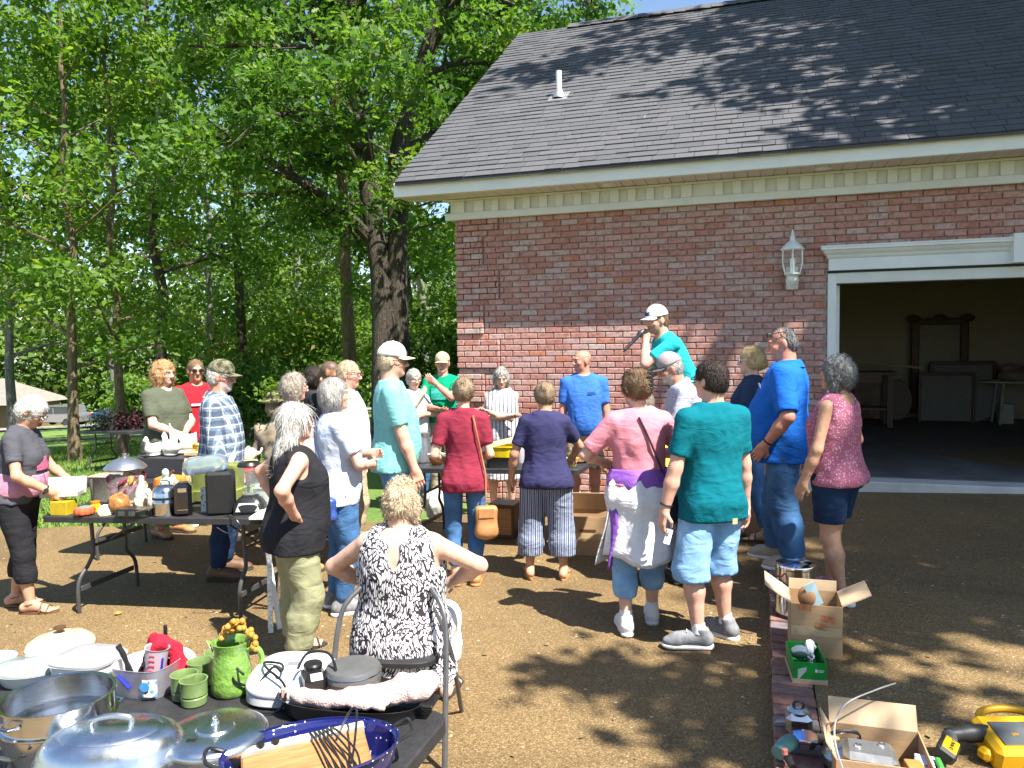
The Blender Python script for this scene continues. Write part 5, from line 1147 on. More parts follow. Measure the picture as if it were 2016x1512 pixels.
# 6 light blue tee, 7 pink, 8 - 10 behind
B6 = person('grey-bobbed woman in pale blue tee with blue shoulder bag', -1.27, 5.5, -62, 1.68, 'fair', True, .12, .25, head=(-20,0,0), armL=((-.02,.27,1.12),(-1,-.2,-.7),(.3,-.9,0)), armR=((.05,.25,1.05),(1,-.4,-.4),(-.3,-.9,0)), top=dict(mat=pattern('washed blue tee', speck((.52,.57,.68), (.44,.50,.66), 3, .3)), sleeve=.72, hem=-.06, inf=.022), bottom=dict(kind='pants', mat=d_mid, end=.96), shoes=S_NK(mat('grey mesh', (.20,.20,.215), .9, var=.25, scale=40)), hair=dict(kind='bob', col='grey', vol=.012, line=.01), seed=6)
B7 = person('woman with curly grey-brown updo and glasses in pale pink top', -1.86, 6.55, -70, 1.69, 'pink', True, .1, .2, head=(0,5,0), top=dict(mat=cloth('pale pink cotton', (.70,.55,.56)), sleeve=.7, hem=-.04), bottom=dict(kind='pants', mat=d_mid, end=.96), shoes=('loafer', p_tan, p_rub), hair=dict(kind='curly', col='greybrown', vol=.012, amp=.005, freq=70, curl=.004), glasses=(f_mtl, l_cl, 0), seed=7)
B8 = person('black-haired woman half hidden behind the curly updo', -2.02, 7.9, -75, 1.70, 'tan', True, head=(-12,2,0), top=dict(mat=cloth('black jersey', (.03,.03,.035)), sleeve=.7, hem=-.04), bottom=dict(kind='pants', mat=d_dk, end=.96), shoes=('loafer', p_brn, p_rub), hair=dict(kind='bob', col='dark', vol=.008), seed=8)
B9 = person('bald brown-skinned man in dark shirt behind the man in white', -1.80, 7.6, -85, 1.76, 'brown', head=(-10,6,0), top=dict(mat=cloth('slate cotton', (.06,.06,.09)), sleeve=.7, hem=-.04), bottom=dict(kind='pants', mat=d_dk, end=.97), shoes=S_NK(c_blk), hair=dict(buzz=(.05,.04,.035)), seed=9)
B10 = person('balding man in white shirt and glasses behind the woman in pale blue', -1.46, 6.85, -92, 1.77, 'pink', False, .08, .3, head=(-6,6,0), top=dict(mat=c_wht, sleeve=.7, hem=-.05, inf=.022, collar=1), bottom=dict(kind='pants', mat=c_khk, end=.97), shoes=S_NK(c_wht), hair=dict(kind='short', col='sandy', vol=.003, line=.035), glasses=(f_brn, l_cl, 0), seed=10)
# 11 tall man in aqua
B11 = person('tall man in aqua tee and white trucker cap watching from the left', -.96, 6.15, -80, 1.90, 'pink', False, .05, .5, head=(-4,4,0), armL=((-.26,.10,.93),(-.3,-1,0),(1,0,0)), armR=((.26,.16,.92),(.3,-1,0),(-1,0,0)), top=dict(mat=cloth('aqua cotton', (.20,.50,.49)), sleeve=.78, hem=-.06, inf=.024), bottom=dict(kind='pants', mat=d_lt, end=.97, inf=.018), shoes=S_NK(mat('grey mesh', (.20,.20,.215), .9, var=.25, scale=40)), hair=dict(kind='short', col='sandy', vol=.002),
  cap=dict(mat=cloth('white mesh cap', (.75,.74,.72)), bill=cloth('cream twill', (.62,.55,.42)), patch=cloth('tan patch', (.42,.33,.20), .3, sc=60)), glasses=(f_brn, l_dk, 0), seed=11)
# 12, 13 by the garage corner
B12 = person('white-haired woman in pale printed blouse covering her mouth', -1.17, 9.15, -150, 1.56, 'fair', True, .12, .3, head=(0,8,0), armR=((-.02,.19,1.28),(1,.1,-1),(.3,-1,.2)), armL=((-.04,.22,1.05),(-1,0,-.6),(.3,-1,0)), top=dict(mat=pattern('blue sprigged cotton', speck((.66,.68,.76), (.35,.40,.60), 38, .25)), sleeve=.8, hem=-.07, inf=.02), bottom=dict(kind='pants', mat=d_mid, end=.95), shoes=S_NK(mat('grey mesh', (.20,.20,.215), .9, var=.25, scale=40)), hair=dict(kind='short', col='silver', vol=.014, line=.01), glasses=(f_mtl, l_cl, 0), seed=12)
B13 = person('man in green tee and tan cap with hand at his chin by the wall corner', -.83, 9.25, 170, 1.74, 'red', False, .0, .1, head=(6,4,0), armL=((.03,.24,1.40),(-1,.2,-1),(.2,-1,.3)), armR=((.02,.25,1.10),(1,0,-.6),(.3,-.6,.6)), top=dict(mat=cloth('kelly green cotton', (.0,.30,.15)), sleeve=.7, hem=-.04), bottom=dict(kind='pants', mat=c_khk, end=.97), shoes=S_NK(c_wht), hair=dict(kind='short', col='grey', vol=.002), cap=dict(mat=cloth('tan twill', (.48,.39,.26))), glasses=(f_mtl, l_cl, 0), beard=((.55,.5,.47), .4), seed=13)
chest_print(B13, pattern('faded tee print', speck((.03,.42,.30), (.10,.52,.55), 30, .35)), .22, .13, .20*1.74, bulge=.024)
wrist_band(B13, True, mat('green band', (.05,.35,.12), .5), 'wristband')
# 14 maroon, 15 striped dress, 16 navy, 17 bald man in blue
B14 = person('slim woman in maroon tee and skinny jeans seen from behind', -.39, 5.98, 4, 1.62, 'fair', True, -.06, 0, .2, head=(-14,14,0), armL=((-.15,.16,.95),(-.4,-1,0),(1,0,0)), armR=((.13,.17,.97),(.4,-1,0),(-1,0,0)), legs=[(-.075,0,4),(.085,-.02,-8)], top=dict(mat=cloth('maroon jersey', (.24,.025,.05)), sleeve=.72, hem=-.075, inf=.016, neckw=.02), bottom=dict(kind='pants', mat=d_mid, end=.90, inf=.010, fold=.003), shoes=('loafer', p_tan, p_tan), hair=dict(kind='twist', col='ash', vol=.010), extra=dict(leg=.86), seed=14)
B15 = person('grey-haired woman in striped sleeveless dress with folded arms by the wall', -.12, 8.45, 176, 1.58, 'fair', True, .16, .35, .4, head=(8,16,0), armL=((.10,.22,1.10),(-1,-.2,-.7),(.2,-.6,.8)), armR=((-.10,.25,1.06),(1,-.2,-.7),(-.2,-.6,.8)), top=dict(mat=pattern('striped linen', stripes((.60,.58,.57), (.12,.12,.18), 24, .28)), tank=1, hem=-.20, inf=.024, drape=.95, name='dress'), bottom=dict(kind='skirt', mat=MATS['striped linen'], end=.30, flare=.135, name='skirt'), shoes=('flipflop', p_wht, p_wht), hair=dict(kind='bob', col='grey', vol=.010, line=.01), seed=15)
B16 = person('woman in navy tee and striped cropped trousers seen from behind', .25, 6.04, -4, 1.55, 'tan', True, .12, .2, .3, head=(-4,22,0), armL=((-.27,.06,.78),(-.5,-1,0),(1,0,0)), armR=((.22,.30,.92),(.8,-.8,0),(-.4,0,-1)), legs=[(-.13,0,8),(.14,-.03,-8)], top=dict(mat=cloth('navy jersey', (.035,.035,.10)), sleeve=.72, hem=-.06, inf=.02), bottom=dict(kind='pants', mat=pattern('navy striped cotton', stripes((.035,.05,.13), (.42,.47,.56), 70, .34, (.22,.26,.36))), end=.84, flare=.03, inf=.02, fold=.007), shoes=('flipflop', p_brn, p_tan), hair=dict(kind='bun', col='ash', vol=.008, bz=.05), seed=16)
B17 = person('bald man in royal blue tee and camouflage shorts facing the crowd', .76, 8.15, 178, 1.74, 'red', False, .03, .25, head=(-62,2,0), armL=((-.27,.05,.82),(-.3,-1,0),(1,0,0)), top=dict(mat=cloth('royal blue cotton', (.045,.16,.55)), sleeve=.75, hem=-.05, inf=.022), bottom=dict(kind='shorts', mat=pattern('desert camouflage', camo([(.22,.16,.09), (.42,.33,.20), (.55,.46,.32), (.30,.23,.13)], 12)), end=.47, flare=.035, name='shorts'), shoes=S_NK(c_blk), hair=dict(buzz=(.3,.2,.15), bald=1), seed=17)
chest_print(B17, cloth('navy print', (.02,.06,.25)), .10, .03, .215*1.74, dx=-.08, bulge=.023); wrist_band(B17, True, mw('black strap', (.02,.02,.02)))
# 18 auctioneer on a stool, 19 bearded man in plaid, 20 seated woman in yellow
B18 = person('auctioneer in turquoise tee and white cap leaning forward with a microphone', 1.76, 7.3, 96, 1.82, 'pink', False, .06, .1, lean=30, lift=.38, head=(18,8,0), legs=[(-.12,.22,0),(.12,-.05,-6)], armL=((-.06,.52,1.44),(-.8,-.2,-1),(.6,-.2,.5)), armR=((.18,.52,1.06),(.8,-.6,-.3),(0,0,-1)), top=dict(mat=cloth('turquoise cotton', (.02,.40,.44)), sleeve=.72, hem=-.04, inf=.02), bottom=dict(kind='shorts', mat=cloth('grey cotton', (.2,.2,.21)), end=.47, flare=.03, name='shorts'), shoes=S_NK(c_blk), hair=dict(kind='short', col='brown', vol=.0), cap=dict(mat=cloth('white mesh cap', (.75,.74,.72)), patch=cloth('navy patch', (.05,.05,.2), .3)), beard=((.16,.09,.05), .5), extra=dict(curl=(55,20)), seed=18)
B19 = person('bearded man in pink and blue plaid shirt and grey cap bending forward', 1.62, 6.55, 88, 1.76, 'red', False, .1, .4, lean=24, head=(0,20,0), armL=((-.15,.50,.98),(-.7,-.6,-.6),(0,0,-1)), armR=((.15,.50,1.02),(.7,-.6,-.6),(0,0,-1)), top=dict(mat=pattern('pink and blue plaid', plaid((.62,.55,.60), (.30,.48,.66), (.66,.26,.34), 17)), sleeve=.8, hem=-.05, inf=.022, collar=1), bottom=dict(kind='pants', mat=d_dk, end=.97), shoes=S_NK(c_blk), hair=dict(kind='short', col='grey', vol=.001), cap=dict(mat=cloth('grey mesh cap', (.36,.30,.31)), bill=cloth('charcoal twill', (.10,.10,.11))), beard=((.6,.56,.52), .8), seed=19)
B20 = person('grey-haired woman in yellow top stooping between pink tee and teal tee', 1.13, 5.75, 20, 1.60, 'fair', True, .1, .3, lean=34, head=(0,30,0), armL=((-.1,.45,.75),(-1,-.4,0),(1,0,0)), armR=((.12,.45,.75),(1,-.4,0),(-1,0,0)), top=dict(mat=cloth('mustard knit', (.55,.46,.06)), sleeve=.8, hem=-.04), bottom=dict(kind='pants', mat=d_dk, end=.95), shoes=('loafer', p_rub, p_rub), hair=dict(kind='bob', col='greybrown', vol=.010), seed=20)
# 21 pink tee with tied jacket, 22 man in teal
B21 = person('woman in pink tee with white and purple jacket tied round her waist', .80, 4.93, 6, 1.68, 'fair', True, .04, .05, .3, head=(28,8,0), armL=((-.17,.24,1.05),(-.9,-.6,0),(.6,0,-.6)), armR=((.14,.25,1.10),(.9,-.6,0),(-.6,0,-.6)), legs=[(-.10,-.07,-4),(.12,.10,-14)], top=dict(mat=cloth('pink cotton', (.66,.24,.30)), sleeve=.82, hem=.03, inf=.026, drape=.9, sinf=.026, neckw=.012, fold=.009), bottom=dict(kind='pants', mat=d_lt, end=.80, inf=.014, name='jeans'), shoes=S_NK(c_wht), hair=dict(kind='clip', col='brown', vol=.012, amp=.006, n=2000), seed=21)
jk = wrap(B21, .065*1.68, -.235*1.68, cloth('white nylon', (.68,.67,.69), .06, .7, .5, 25), 'jacket', .045, -128, 122, 40, hang=1, seed=5, flare=.075)
c_pur = cloth('purple nylon', (.22,.085,.40), .1, .6, .4, 30)
wrap(B21, .10*1.68, .03*1.68, c_pur, 'jacket_waist', .040, -180, 180, 36, seed=6, parent=jk)
mb = MB(); mb.sheet(lambda u, v: Vector(B21['T'](-.185-.05*v+.035*u-.01*math.sin(9*v), -.10-.02*v+.03*math.sin(6*v+2*u), .04-.50*v+.02*u).tolist()), 3, 16); o = mb.build('jacket_sleeve', c_pur, jk); sm = o.modifiers.new('t', 'SOLIDIFY'); sm.thickness = .012
mb = MB(); mb.sheet(lambda u, v: Vector(B21['T'](-.20-.10*v+(.02+.13*v)*u, -.06+.10*u-.03*math.sin(5*v+u), .02-.47*v+.03*u*v).tolist()), 8, 14); o = mb.build('jacket_front', MATS['white nylon'], jk); sm = o.modifiers.new('t', 'SOLIDIFY'); sm.thickness = .006
B22 = person('dark-haired man in teal tee and pale denim shorts seen from behind', 1.19, 4.62, 20, 1.73, 'pink', False, .05, .32, head=(22,2,0), armL=((-.30,.05,.80),(-.4,-1,0),(1,0,0)), armR=((.30,.06,.80),(.4,-1,0),(-1,0,0)), legs=[(-.10,-.02,62),(.15,.06,20)], top=dict(mat=cloth('teal cotton', (.0,.135,.175)), sleeve=.75, hem=-.085, inf=.024), bottom=dict(kind='shorts', mat=denim('pale denim', (.22,.40,.62)), end=.58, flare=.036, inf=.018, fold=.008, name='shorts'), shoes=S_NK(mat('grey mesh', (.20,.20,.215), .9, var=.25, scale=40)), hair=dict(kind='short', col='dark', vol=.008), glasses=(f_blk, l_cl, 0), extra=dict(curl=(35,22)), seed=22)
wrist_band(B22, True, mw('black strap', (.02,.02,.02)))
for B_ in (B21, B22):
    for i in (0,1):
        an = B_['ft'][i][2]; MB().tube([Vector((an+V3(0,0,.01+.02*k)).tolist()) for k in range(4)], [.042,.040,.041,.040], 12).build('sock', c_wht, B_['P'])
# 23 blonde, 24 man in blue polo, 25 woman in pink top
B23 = person('blonde woman in navy cardigan and sunglasses beside the blue shirted man', 2.16, 6.85, 72, 1.73, 'fair', True, .06, .1, .5, head=(8,2,0), armL=((-.05,.26,1.02),(-1,-.3,-.4),(.3,-.9,0)), armR=((.05,.27,1.05),(1,-.3,-.4),(-.3,-.9,0)), legs=[(-.10,-.10,-10),(.12,.16,-20)], top=dict(mat=cloth('ink knit', (.025,.04,.085)), sleeve=1.5, hem=-.03, neck=.06, inf=.018, name='cardigan'), bottom=dict(kind='pants', mat=d_mid, end=.93, inf=.008), extra=dict(leg=.92), shoes=('sandal', p_brn, p_brn), hair=dict(kind='low', col='blonde', vol=.014, line=.01), glasses=(mat('white frame', (.7,.6,.55), .4), l_dk, 0), seed=23)
B24 = person('big man in bright blue short-sleeved shirt and jeans with hand in pocket', 2.05, 5.66, 62, 1.78, 'red', False, .16, .85, head=(14,10,0), armL=((-.26,.14,.93),(-.5,-1,.2),(1,0,0)), armR=((.26,.14,.93),(.5,-1,.2),(-1,0,0)), legs=[(-.12,-.04,0),(.13,.12,-10)], top=dict(mat=cloth('cobalt cotton', (.012,.13,.55), .06), sleeve=.9, hem=-.09, inf=.03, sinf=.03, collar=1, fold=.009), bottom=dict(kind='pants', mat=d_mid, end=.97, inf=.02, flare=.02, fold=.008), shoes=S_NK(mat('beige mesh', (.45,.38,.28), .9)), hair=dict(kind='short', col='steel', vol=-.003, line=.03), glasses=(f_blk, l_dk, 1), beard=((.30,.22,.18), .5), seed=24)
wrist_band(B24, True, mw('black strap', (.02,.02,.02)))
B25 = person('grey curly-haired woman in sleeveless pink top and denim shorts by the garage door', 2.10, 4.92, 40, 1.575, 'tan', True, .12, .2, .3, head=(18,2,0), armL=((-.24,.12,.78),(-.7,-.9,.1),(1,0,0)), armR=((.20,.16,.84),(1,-.8,.1),(-1,0,0)), legs=[(-.07,-.05,6),(.08,.10,-4)], top=dict(mat=pattern('pink speckled knit', speck((.42,.13,.21), (.62,.42,.46), 62, .30)), tank=1, hem=-.05, inf=.022, split=1, name='top'), bottom=dict(kind='shorts', mat=denim('indigo denim', (.012,.03,.075)), end=.37, flare=.02, inf=.016, name='shorts'), shoes=S_NK(mat('pink mesh', (.42,.20,.30), .9)), hair=dict(kind='curly', col='steel', vol=.012, n=1800, amp=.006, freq=70, curl=.005), seed=25)
# 26 seated woman and her chair
CHX, CHY = -.56, 3.72
B26 = person('seated woman with sandy curls and black and white leaf-print top', CHX, CHY, -6, 1.62, 'fair', True, .34, .5, .5, head=(-14,12,0), sit=.50, lean=2, legs=[(-.14,.42,6),(.15,.40,-6)], armL=((-.20,.22,.66),(-1,-.25,.25),(.3,0,-1)), armR=((.20,.24,.68),(1,-.25,.25),(-.3,0,-1)), top=dict(mat=pattern('leaf print jersey', dashes((.035,.028,.035), (.74,.73,.76))), tank=1, hem=-.13, inf=.030, split=1.1, drape=.95, flare=1.22, fold=.008, name='blouse'), bottom=dict(kind='pants', mat=c_wht, end=.82, inf=.02), shoes=('sandal', p_rub, p_rub), hair=dict(kind='curly', col='sandy', vol=.0, n=1500, amp=.005, freq=80, curl=.005, st=(1,1,1)), seed=26)
# ------------------------------------------------------------------ tables
m_tbl = mat('black moulded plastic', (.025,.025,.027), .55, var=.2, scale=30, bump=.25, bscale=220)
m_leg = mat('grey powder coat', (.05,.05,.052), .45, var=.1)
def fold_table(label, x, y, rz, L=1.83, W=.76, top=.74, z=None, zt=0):
    z = g_low(x, y) if z is None else z; t = thing('folding_table', label, 'table', (x, y, z), rz, 'black folding tables')
    t.rotation_euler = (0, -math.atan(.03*math.cos(R(rz))) + zt, R(rz))
    def rr(L_, W_, r, n=5):
        o = []
        for cx, cy, a0 in ((L_/2-r, W_/2-r, 0), (-L_/2+r, W_/2-r, 90), (-L_/2+r, -W_/2+r, 180), (L_/2-r, -W_/2+r, 270)):
            o += [(cx+r*math.cos(R(a0+90*k/n)), cy+r*math.sin(R(a0+90*k/n))) for k in range(n+1)]
        return o
    a = rr(L, W, .07); b = rr(L-.012, W-.012, .066); n = len(a); mb = MB()
    mb.add([(p[0], p[1], top-.045) for p in a]+[(p[0], p[1], top-.006) for p in a]+[(p[0], p[1], top) for p in b], [tuple(range(n))[::-1], tuple(range(2*n, 3*n))]+[(j*n+i, j*n+(i+1)%n, (j+1)*n+(i+1)%n, (j+1)*n+i) for j in (0,1) for i in range(n)])
    mb.build('table_top', m_tbl, t)
    for sx in (-1, 1):
        for sy in (-1, 1):
            xx = sx*(L/2-.27); yy = sy*(W/2-.10)
            MB().tube(spline([(xx, yy*.62, top-.05), (xx, yy*.62, top-.30), (xx+sx*.02, yy*.72, top-.40), (xx+sx*.03, yy*1.08, top-.52), (xx+sx*.03, yy*1.12, .0)], 5), .0145, 8).build('leg', m_leg, t)
        xx = sx*(L/2-.25)
        MB().box(xx+sx*.01, 0, .17, .012, W*.74, .04, b=.004).build('crossbar', m_leg, t)
        MB().tube([(xx-sx*.02, -W*.24, top-.27), (xx-sx*.02, W*.24, top-.27)], .011, 6).build('crossbar', m_leg, t)
        MB().tube([(xx-sx*.02, 0, top-.27), (xx-sx*.38, 0, top-.06)], .009, 6).build('brace', m_leg, t)
    return t
fold_table('black folding table of kitchenware in the left foreground', -1.478+.01, 2.46, -17.92, 2.44, top=.712)
fold_table('black folding table of ornaments and appliances at left', -2.53, 5.83, -13.0)
fold_table('black folding table in the middle of the crowd by the wall', -.16, 7.22, -17.9)
fold_table('black folding table behind the curly-haired woman\'s left side, holding white hens', -3.16, 7.25, -15)
ft_ = fold_table('far black folding table alone on the lawn', -7.05, 13.8, -25, 1.4, .7, z=terrain(-7.05, 13.8))
TZ1, TZ2, TZ3, TZ4 = .742-.044+.005, .742-.056, .79, .742-.05
def it(name, label, cat, x, y, z, rz=0, group=None): return thing(name, label, cat, (x, y, z), rz, group)
def uv(s, t): p = Vector((-.20, 2.455)) - U*s - NB*t; return p.x, p.y      # foreground table: s left of the far right corner, t towards the camera
def ztab(x): return .710 + .03*(x) + .0                                   # top of that table
m_steel = mat('brushed steel', (.62,.62,.62), .16, 1, var=.06, scale=30, stretch=(1,1,12)); m_alu = mat('old aluminium', (.60,.63,.67), .28, 1, var=.10, scale=14, bump=.05, bscale=40); m_chr = mat('chrome', (.75,.75,.76), .06, 1, var=.02)
m_blkp = mat('black plastic', (.014,.014,.015), .32, var=.2); m_whtp = mat('white plastic', (.72,.73,.74), .32, var=.03); m_card = mat('cardboard', (.42,.27,.145), .85, var=.10, scale=6, bump=.15, bscale=70, stretch=(1,1,6)); m_cardl = mat('pale cardboard', (.52,.38,.24), .85, var=.08, scale=6)
m_glass = mat('clear glass', (.85,.90,.90), .04, var=.01, spec=.6, alpha=.07); m_frost = mat('cloudy plastic', (.72,.70,.78), .35, trans=.55, var=.04); m_cream = mat('cream enamel', (.68,.58,.36), .22, var=.06, coat=.4); m_milk = mat('milk glass', (.76,.77,.74), .15, var=.03, coat=.4)
m_grn = mat('green glaze', (.16,.30,.055), .22, var=.25, scale=25, bump=.5, bscale=60, coat=.5); m_grn2 = mat('sage glaze', (.17,.25,.09), .25, var=.15, scale=25, coat=.4); m_navy = mat('speckled enamel', (.015,.018,.12), .15, coat=.6)
def enamel(nt, b, L):
    tc = _n(nt, 'ShaderNodeTexCoord'); v = _n(nt, 'ShaderNodeTexVoronoi'); v.inputs['Scale'].default_value = 70; L(tc.outputs['Object'], v.inputs['Vector']); s = _n(nt, 'ShaderNodeSeparateColor'); L(v.outputs['Color'], s.inputs[0])
    m = mth(nt, L, 'MULTIPLY', mth(nt, L, 'LESS_THAN', v.outputs['Distance'], .2), mth(nt, L, 'GREATER_THAN', s.outputs[0], .55)); L(mixc(nt, L, m, (.012,.014,.11), (.6,.62,.7)), b.inputs['Base Color']); b.inputs['Roughness'].default_value = .12; b.inputs['Coat Weight'].default_value = .6
m_navy = nodemat('speckled blue enamel', enamel)
def wood(name, c1, c2, sc=6):
    def f(nt, b, L):
        tc = _n(nt, 'ShaderNodeTexCoord'); mp = _n(nt, 'ShaderNodeMapping'); mp.inputs['Scale'].default_value = (1.5, 14, 14); L(tc.outputs['Object'], mp.inputs[0]); n = _n(nt, 'ShaderNodeTexNoise'); n.inputs['Scale'].default_value = sc; n.inputs['Detail'].default_value = 6; n.inputs['Distortion'].default_value = .8; L(mp.outputs[0], n.inputs[0]); r = ramp(nt, [(.3, c1), (.7, c2)]); L(n.outputs[0], r.inputs[0]); L(r.outputs[0], b.inputs['Base Color']); b.inputs['Roughness'].default_value = .5
    return nodemat(name, f)
m_oakw = wood('oak veneer', (.30,.13,.045), (.46,.23,.09)); m_pine = wood('pine', (.50,.34,.17), (.66,.49,.28)); m_dkw = wood('dark wood', (.06,.03,.015), (.14,.07,.035))
def cord(mb, pts, r=.004): mb.tube(spline(pts, 6), r, 5)
def shell(prof, th=.004): return prof + [(max(r-th, .001), z) for r, z in prof[::-1]]

# --- foreground table
x, y = uv(1.05,.55); t = it('stock_pot', 'deep polished steel stockpot with inset pan at the bottom left corner', 'pot', x, y, ztab(x), 10)
MB().lathe([(.0,.0),(.145,.0),(.15,.006),(.15,.125),(.152,.128),(.146,.128),(.146,.01),(0,.008)], 48).build('pot', m_steel, t)
MB().lathe([(.146,.10),(.148,.125),(.160,.132),(.160,.136),(.150,.138),(.150,.195),(.157,.199),(.157,.203),(.146,.201),(.146,.115),(.02,.113),(0,.113)], 48).build('inset_pan', m_steel, t)
for a in (60, 240):
    M_ = Matrix.Rotation(R(a), 4, 'Z'); MB().tube([M_ @ Vector(p) for p in ((.150,-.05,.10),(.19,-.045,.105),(.195,0,.107),(.19,.045,.105),(.150,.05,.10))], .006, 8).build('handle', m_steel, t)
    MB().tube([M_ @ Vector(p) for p in ((.150,-.03,.175),(.178,-.026,.178),(.178,.026,.178),(.150,.03,.175))], .005, 8).build('handle', m_steel, t)
x, y = uv(.78,.62); t = it('oval_roaster', 'oval aluminium roaster with domed lid and loop handle', 'roaster', x, y, ztab(x), 8)
MB().lathe([(0,0),(.92,.0),(1,.02),(1.0,.075),(1.02,.08)], 44, sx=.20, sy=.135).build('pan', m_alu, t)
ld = MB().lathe([(1.03,.078),(1.03,.088),(.99,.098),(.95,.12),(.86,.145),(.72,.158),(.66,.156),(.60,.163),(.0,.166)], 44, sx=.20, sy=.135).build('lid', m_alu, t)
MB().tube(spline([(-.05,0,.160),(-.052,0,.185),(-.02,0,.196),(.02,0,.196),(.052,0,.185),(.05,0,.160)], 4), .008, 8).build('handle', m_alu, ld)
MB().box(.0,-.145,.085, .16,.03,.012, b=.004).build('grip', m_blkp, t)
x, y = uv(.555,.47); t = it('pressure_pan', 'round aluminium pan with flat lid, valve knob and black handle', 'pan', x, y, ztab(x), 0)
MB().lathe([(0,0),(.13,0),(.142,.015),(.143,.085)], 48).build('pan', m_alu, t)
ld = MB().lathe([(.148,.083),(.150,.092),(.146,.102),(.132,.110),(.09,.114),(.055,.115),(.05,.121),(.02,.124),(0,.124)], 48).build('lid', m_alu, t)
MB().lathe([(.012,.12),(.012,.132),(.007,.138),(.007,.15),(.009,.152),(.0,.156)], 12).build('valve', m_chr, ld)
MB().box(-.04,-.07,.1145, .028,.016,.003, b=.001).build('print', m_blkp, ld)
MB().tube(spline([(-.11,-.10,.085),(-.16,-.155,.09),(-.23,-.22,.088),(-.27,-.25,.08)], 4), [.012]*4+[.016]*4+[.015]*4+[.011], 8).build('handle', m_blkp, t)
x, y = uv(.235,.47); t = it('enamel_roaster', 'open oval blue speckled enamel roaster at the bottom of the picture', 'roaster', x, y, ztab(x), 16)
MB().lathe(shell([(.80,.0),(.90,.008),(.97,.05),(.995,.088),(1.03,.094),(1.03,.10)], .022)+[(0,.004)], 52, sx=.235, sy=.155).build('pan', m_navy, t)
MB().tube(spline([(.235,-.045,.10),(.268,-.04,.115),(.276,0,.12),(.268,.04,.115),(.235,.045,.10)], 4), .0055, 8).build('handle', m_blkp, t)
MB().tube(spline([(-.235,-.045,.10),(-.268,-.04,.115),(-.276,0,.12),(-.268,.04,.115),(-.235,.045,.10)], 4), .0055, 8).build('handle', m_blkp, t)
t2 = it('warming_tray', 'wood-grained warming tray with wound cord lying inside the blue roaster', 'warming tray', x-.01, y-.012, ztab(x)+.03, 20); t2.rotation_euler = (R(10), R(-3), R(20))
MB().box(0,-.01,.02, .34,.19,.03, b=.006).build('panel', m_oakw, t2); MB().box(0,.094,.028, .345,.024,.04, b=.004).build('trim', mat('pale grey plastic', (.45,.45,.40), .5), t2)
for k in (-.115,-.075): MB().lathe([(.011,.046),(.011,.056),(0,.058)], 12, Matrix.Translation((k,.094,0))).build('knob', m_blkp, t2)
mb = MB()
for k in range(6): cord(mb, [(.02+.012*k,.10,.05),(.035+.012*k,.04,.055+.004*k),(.05+.016*k,-.05,.052+.003*k),(.06+.014*k,-.11,.03)], .0032)
cord(mb, [(.09,.05,.05),(.13,.09,.09),(.15,.06,.12),(.13,-.02,.08),(.11,-.08,.06)], .0035); mb.build('cord', m_blkp, t2)
x, y = uv(.33,.075); t = it('black_roaster', 'low black roasting pan under the pink towel', 'pan', x, y, ztab(x), -12)
MB().lathe(shell([(.86,.0),(.92,.006),(.98,.05),(1.02,.056),(1.04,.06)], .02)+[(0,.006)], 40, sx=.245, sy=.125, pw=2.8).build('pan', m_blkp, t)
MB().box(.262,0,.055, .05,.09,.012, b=.005).build('handle', m_blkp, t)
t = it('towel', 'rumpled pink and white towel spilling over the black roasting pan', 'towel', x+.03, y-.02, ztab(x)+.045, -12)
F = Field(V3(-.26,-.14,-.02), V3(.30,.14,.14), .007); F.cone((-.18,-.05,.02), (.10,-.06,.03), .035, .04, .02, sq=V3(0,0,1), f=1.6); F.cone((.0,-.03,.02), (.19,.0,.045), .04, .045, .03, sq=V3(0,0,1), f=1.3); F.cone((.16,.02,.04), (.22,.05,.055), .045, .03, .02); F.cone((-.2,.02,.012), (.1,.04,.015), .04, .05, .02, sq=V3(0,0,1), f=2.2); F.wave(.014, 34, 8, (.6,1.6,1.2)); F.wave(.006, 80, 9); v, q = F.net()
link('towel_cloth', np_mesh('c', v, q, True), mat('pink terry', (.58,.42,.39), .95, var=.25, scale=12, bump=.8, bscale=160), t)
x, y = uv(.36,.02); t = it('waffle_iron', 'round dark grey waffle iron resting on the pink towel', 'waffle iron', x, y, ztab(x)+.055, 0)
m_dgr = mat('dark bakelite', (.10,.10,.10), .35, var=.1); MB().lathe([(0,0),(.085,0),(.092,.012),(.092,.035)], 36).build('base', m_dgr, t); l_ = MB().lathe([(.094,.037),(.094,.062),(.088,.072),(.06,.078),(0,.079)], 36).build('lid', m_dgr, t); MB().lathe([(.0935,.055),(.096,.057),(.0935,.059)], 36, cap=False).build('band', m_chr, l_)
x, y = uv(.47,.085); t = it('control_plug', 'black plug-in heat control with dial between the grill and waffle iron', 'control', x, y, ztab(x)+.045, 25)
MB().box(0,0,.045, .075,.11,.085, b=.018).build('housing', m_blkp, t); MB().lathe([(.03,.085),(.032,.098),(.028,.104),(0,.105)], 20, Matrix.Translation((0,.015,0))).build('dial', m_blkp, t); mb = MB(); cord(mb, [(.03,-.05,.03),(.06,-.06,.08),(.05,.0,.13),(-.01,.05,.125),(-.05,.02,.09)], .005); mb.build('cord', m_blkp, t)
x, y = uv(.60,.015); t = it('sandwich_grill', 'white countertop grill with black mouth and looped cord', 'grill', x, y, ztab(x), -8)
MB().lathe([(.9,0),(1,.012),(1,.038),(.96,.042)], 40, sx=.145, sy=.125, pw=3.2).build('base', m_whtp, t); MB().lathe([(.90,.03),(.97,.045),(.94,.058)], 40, sx=.145, sy=.125, pw=3.2).build('grill_plate', m_blkp, t)
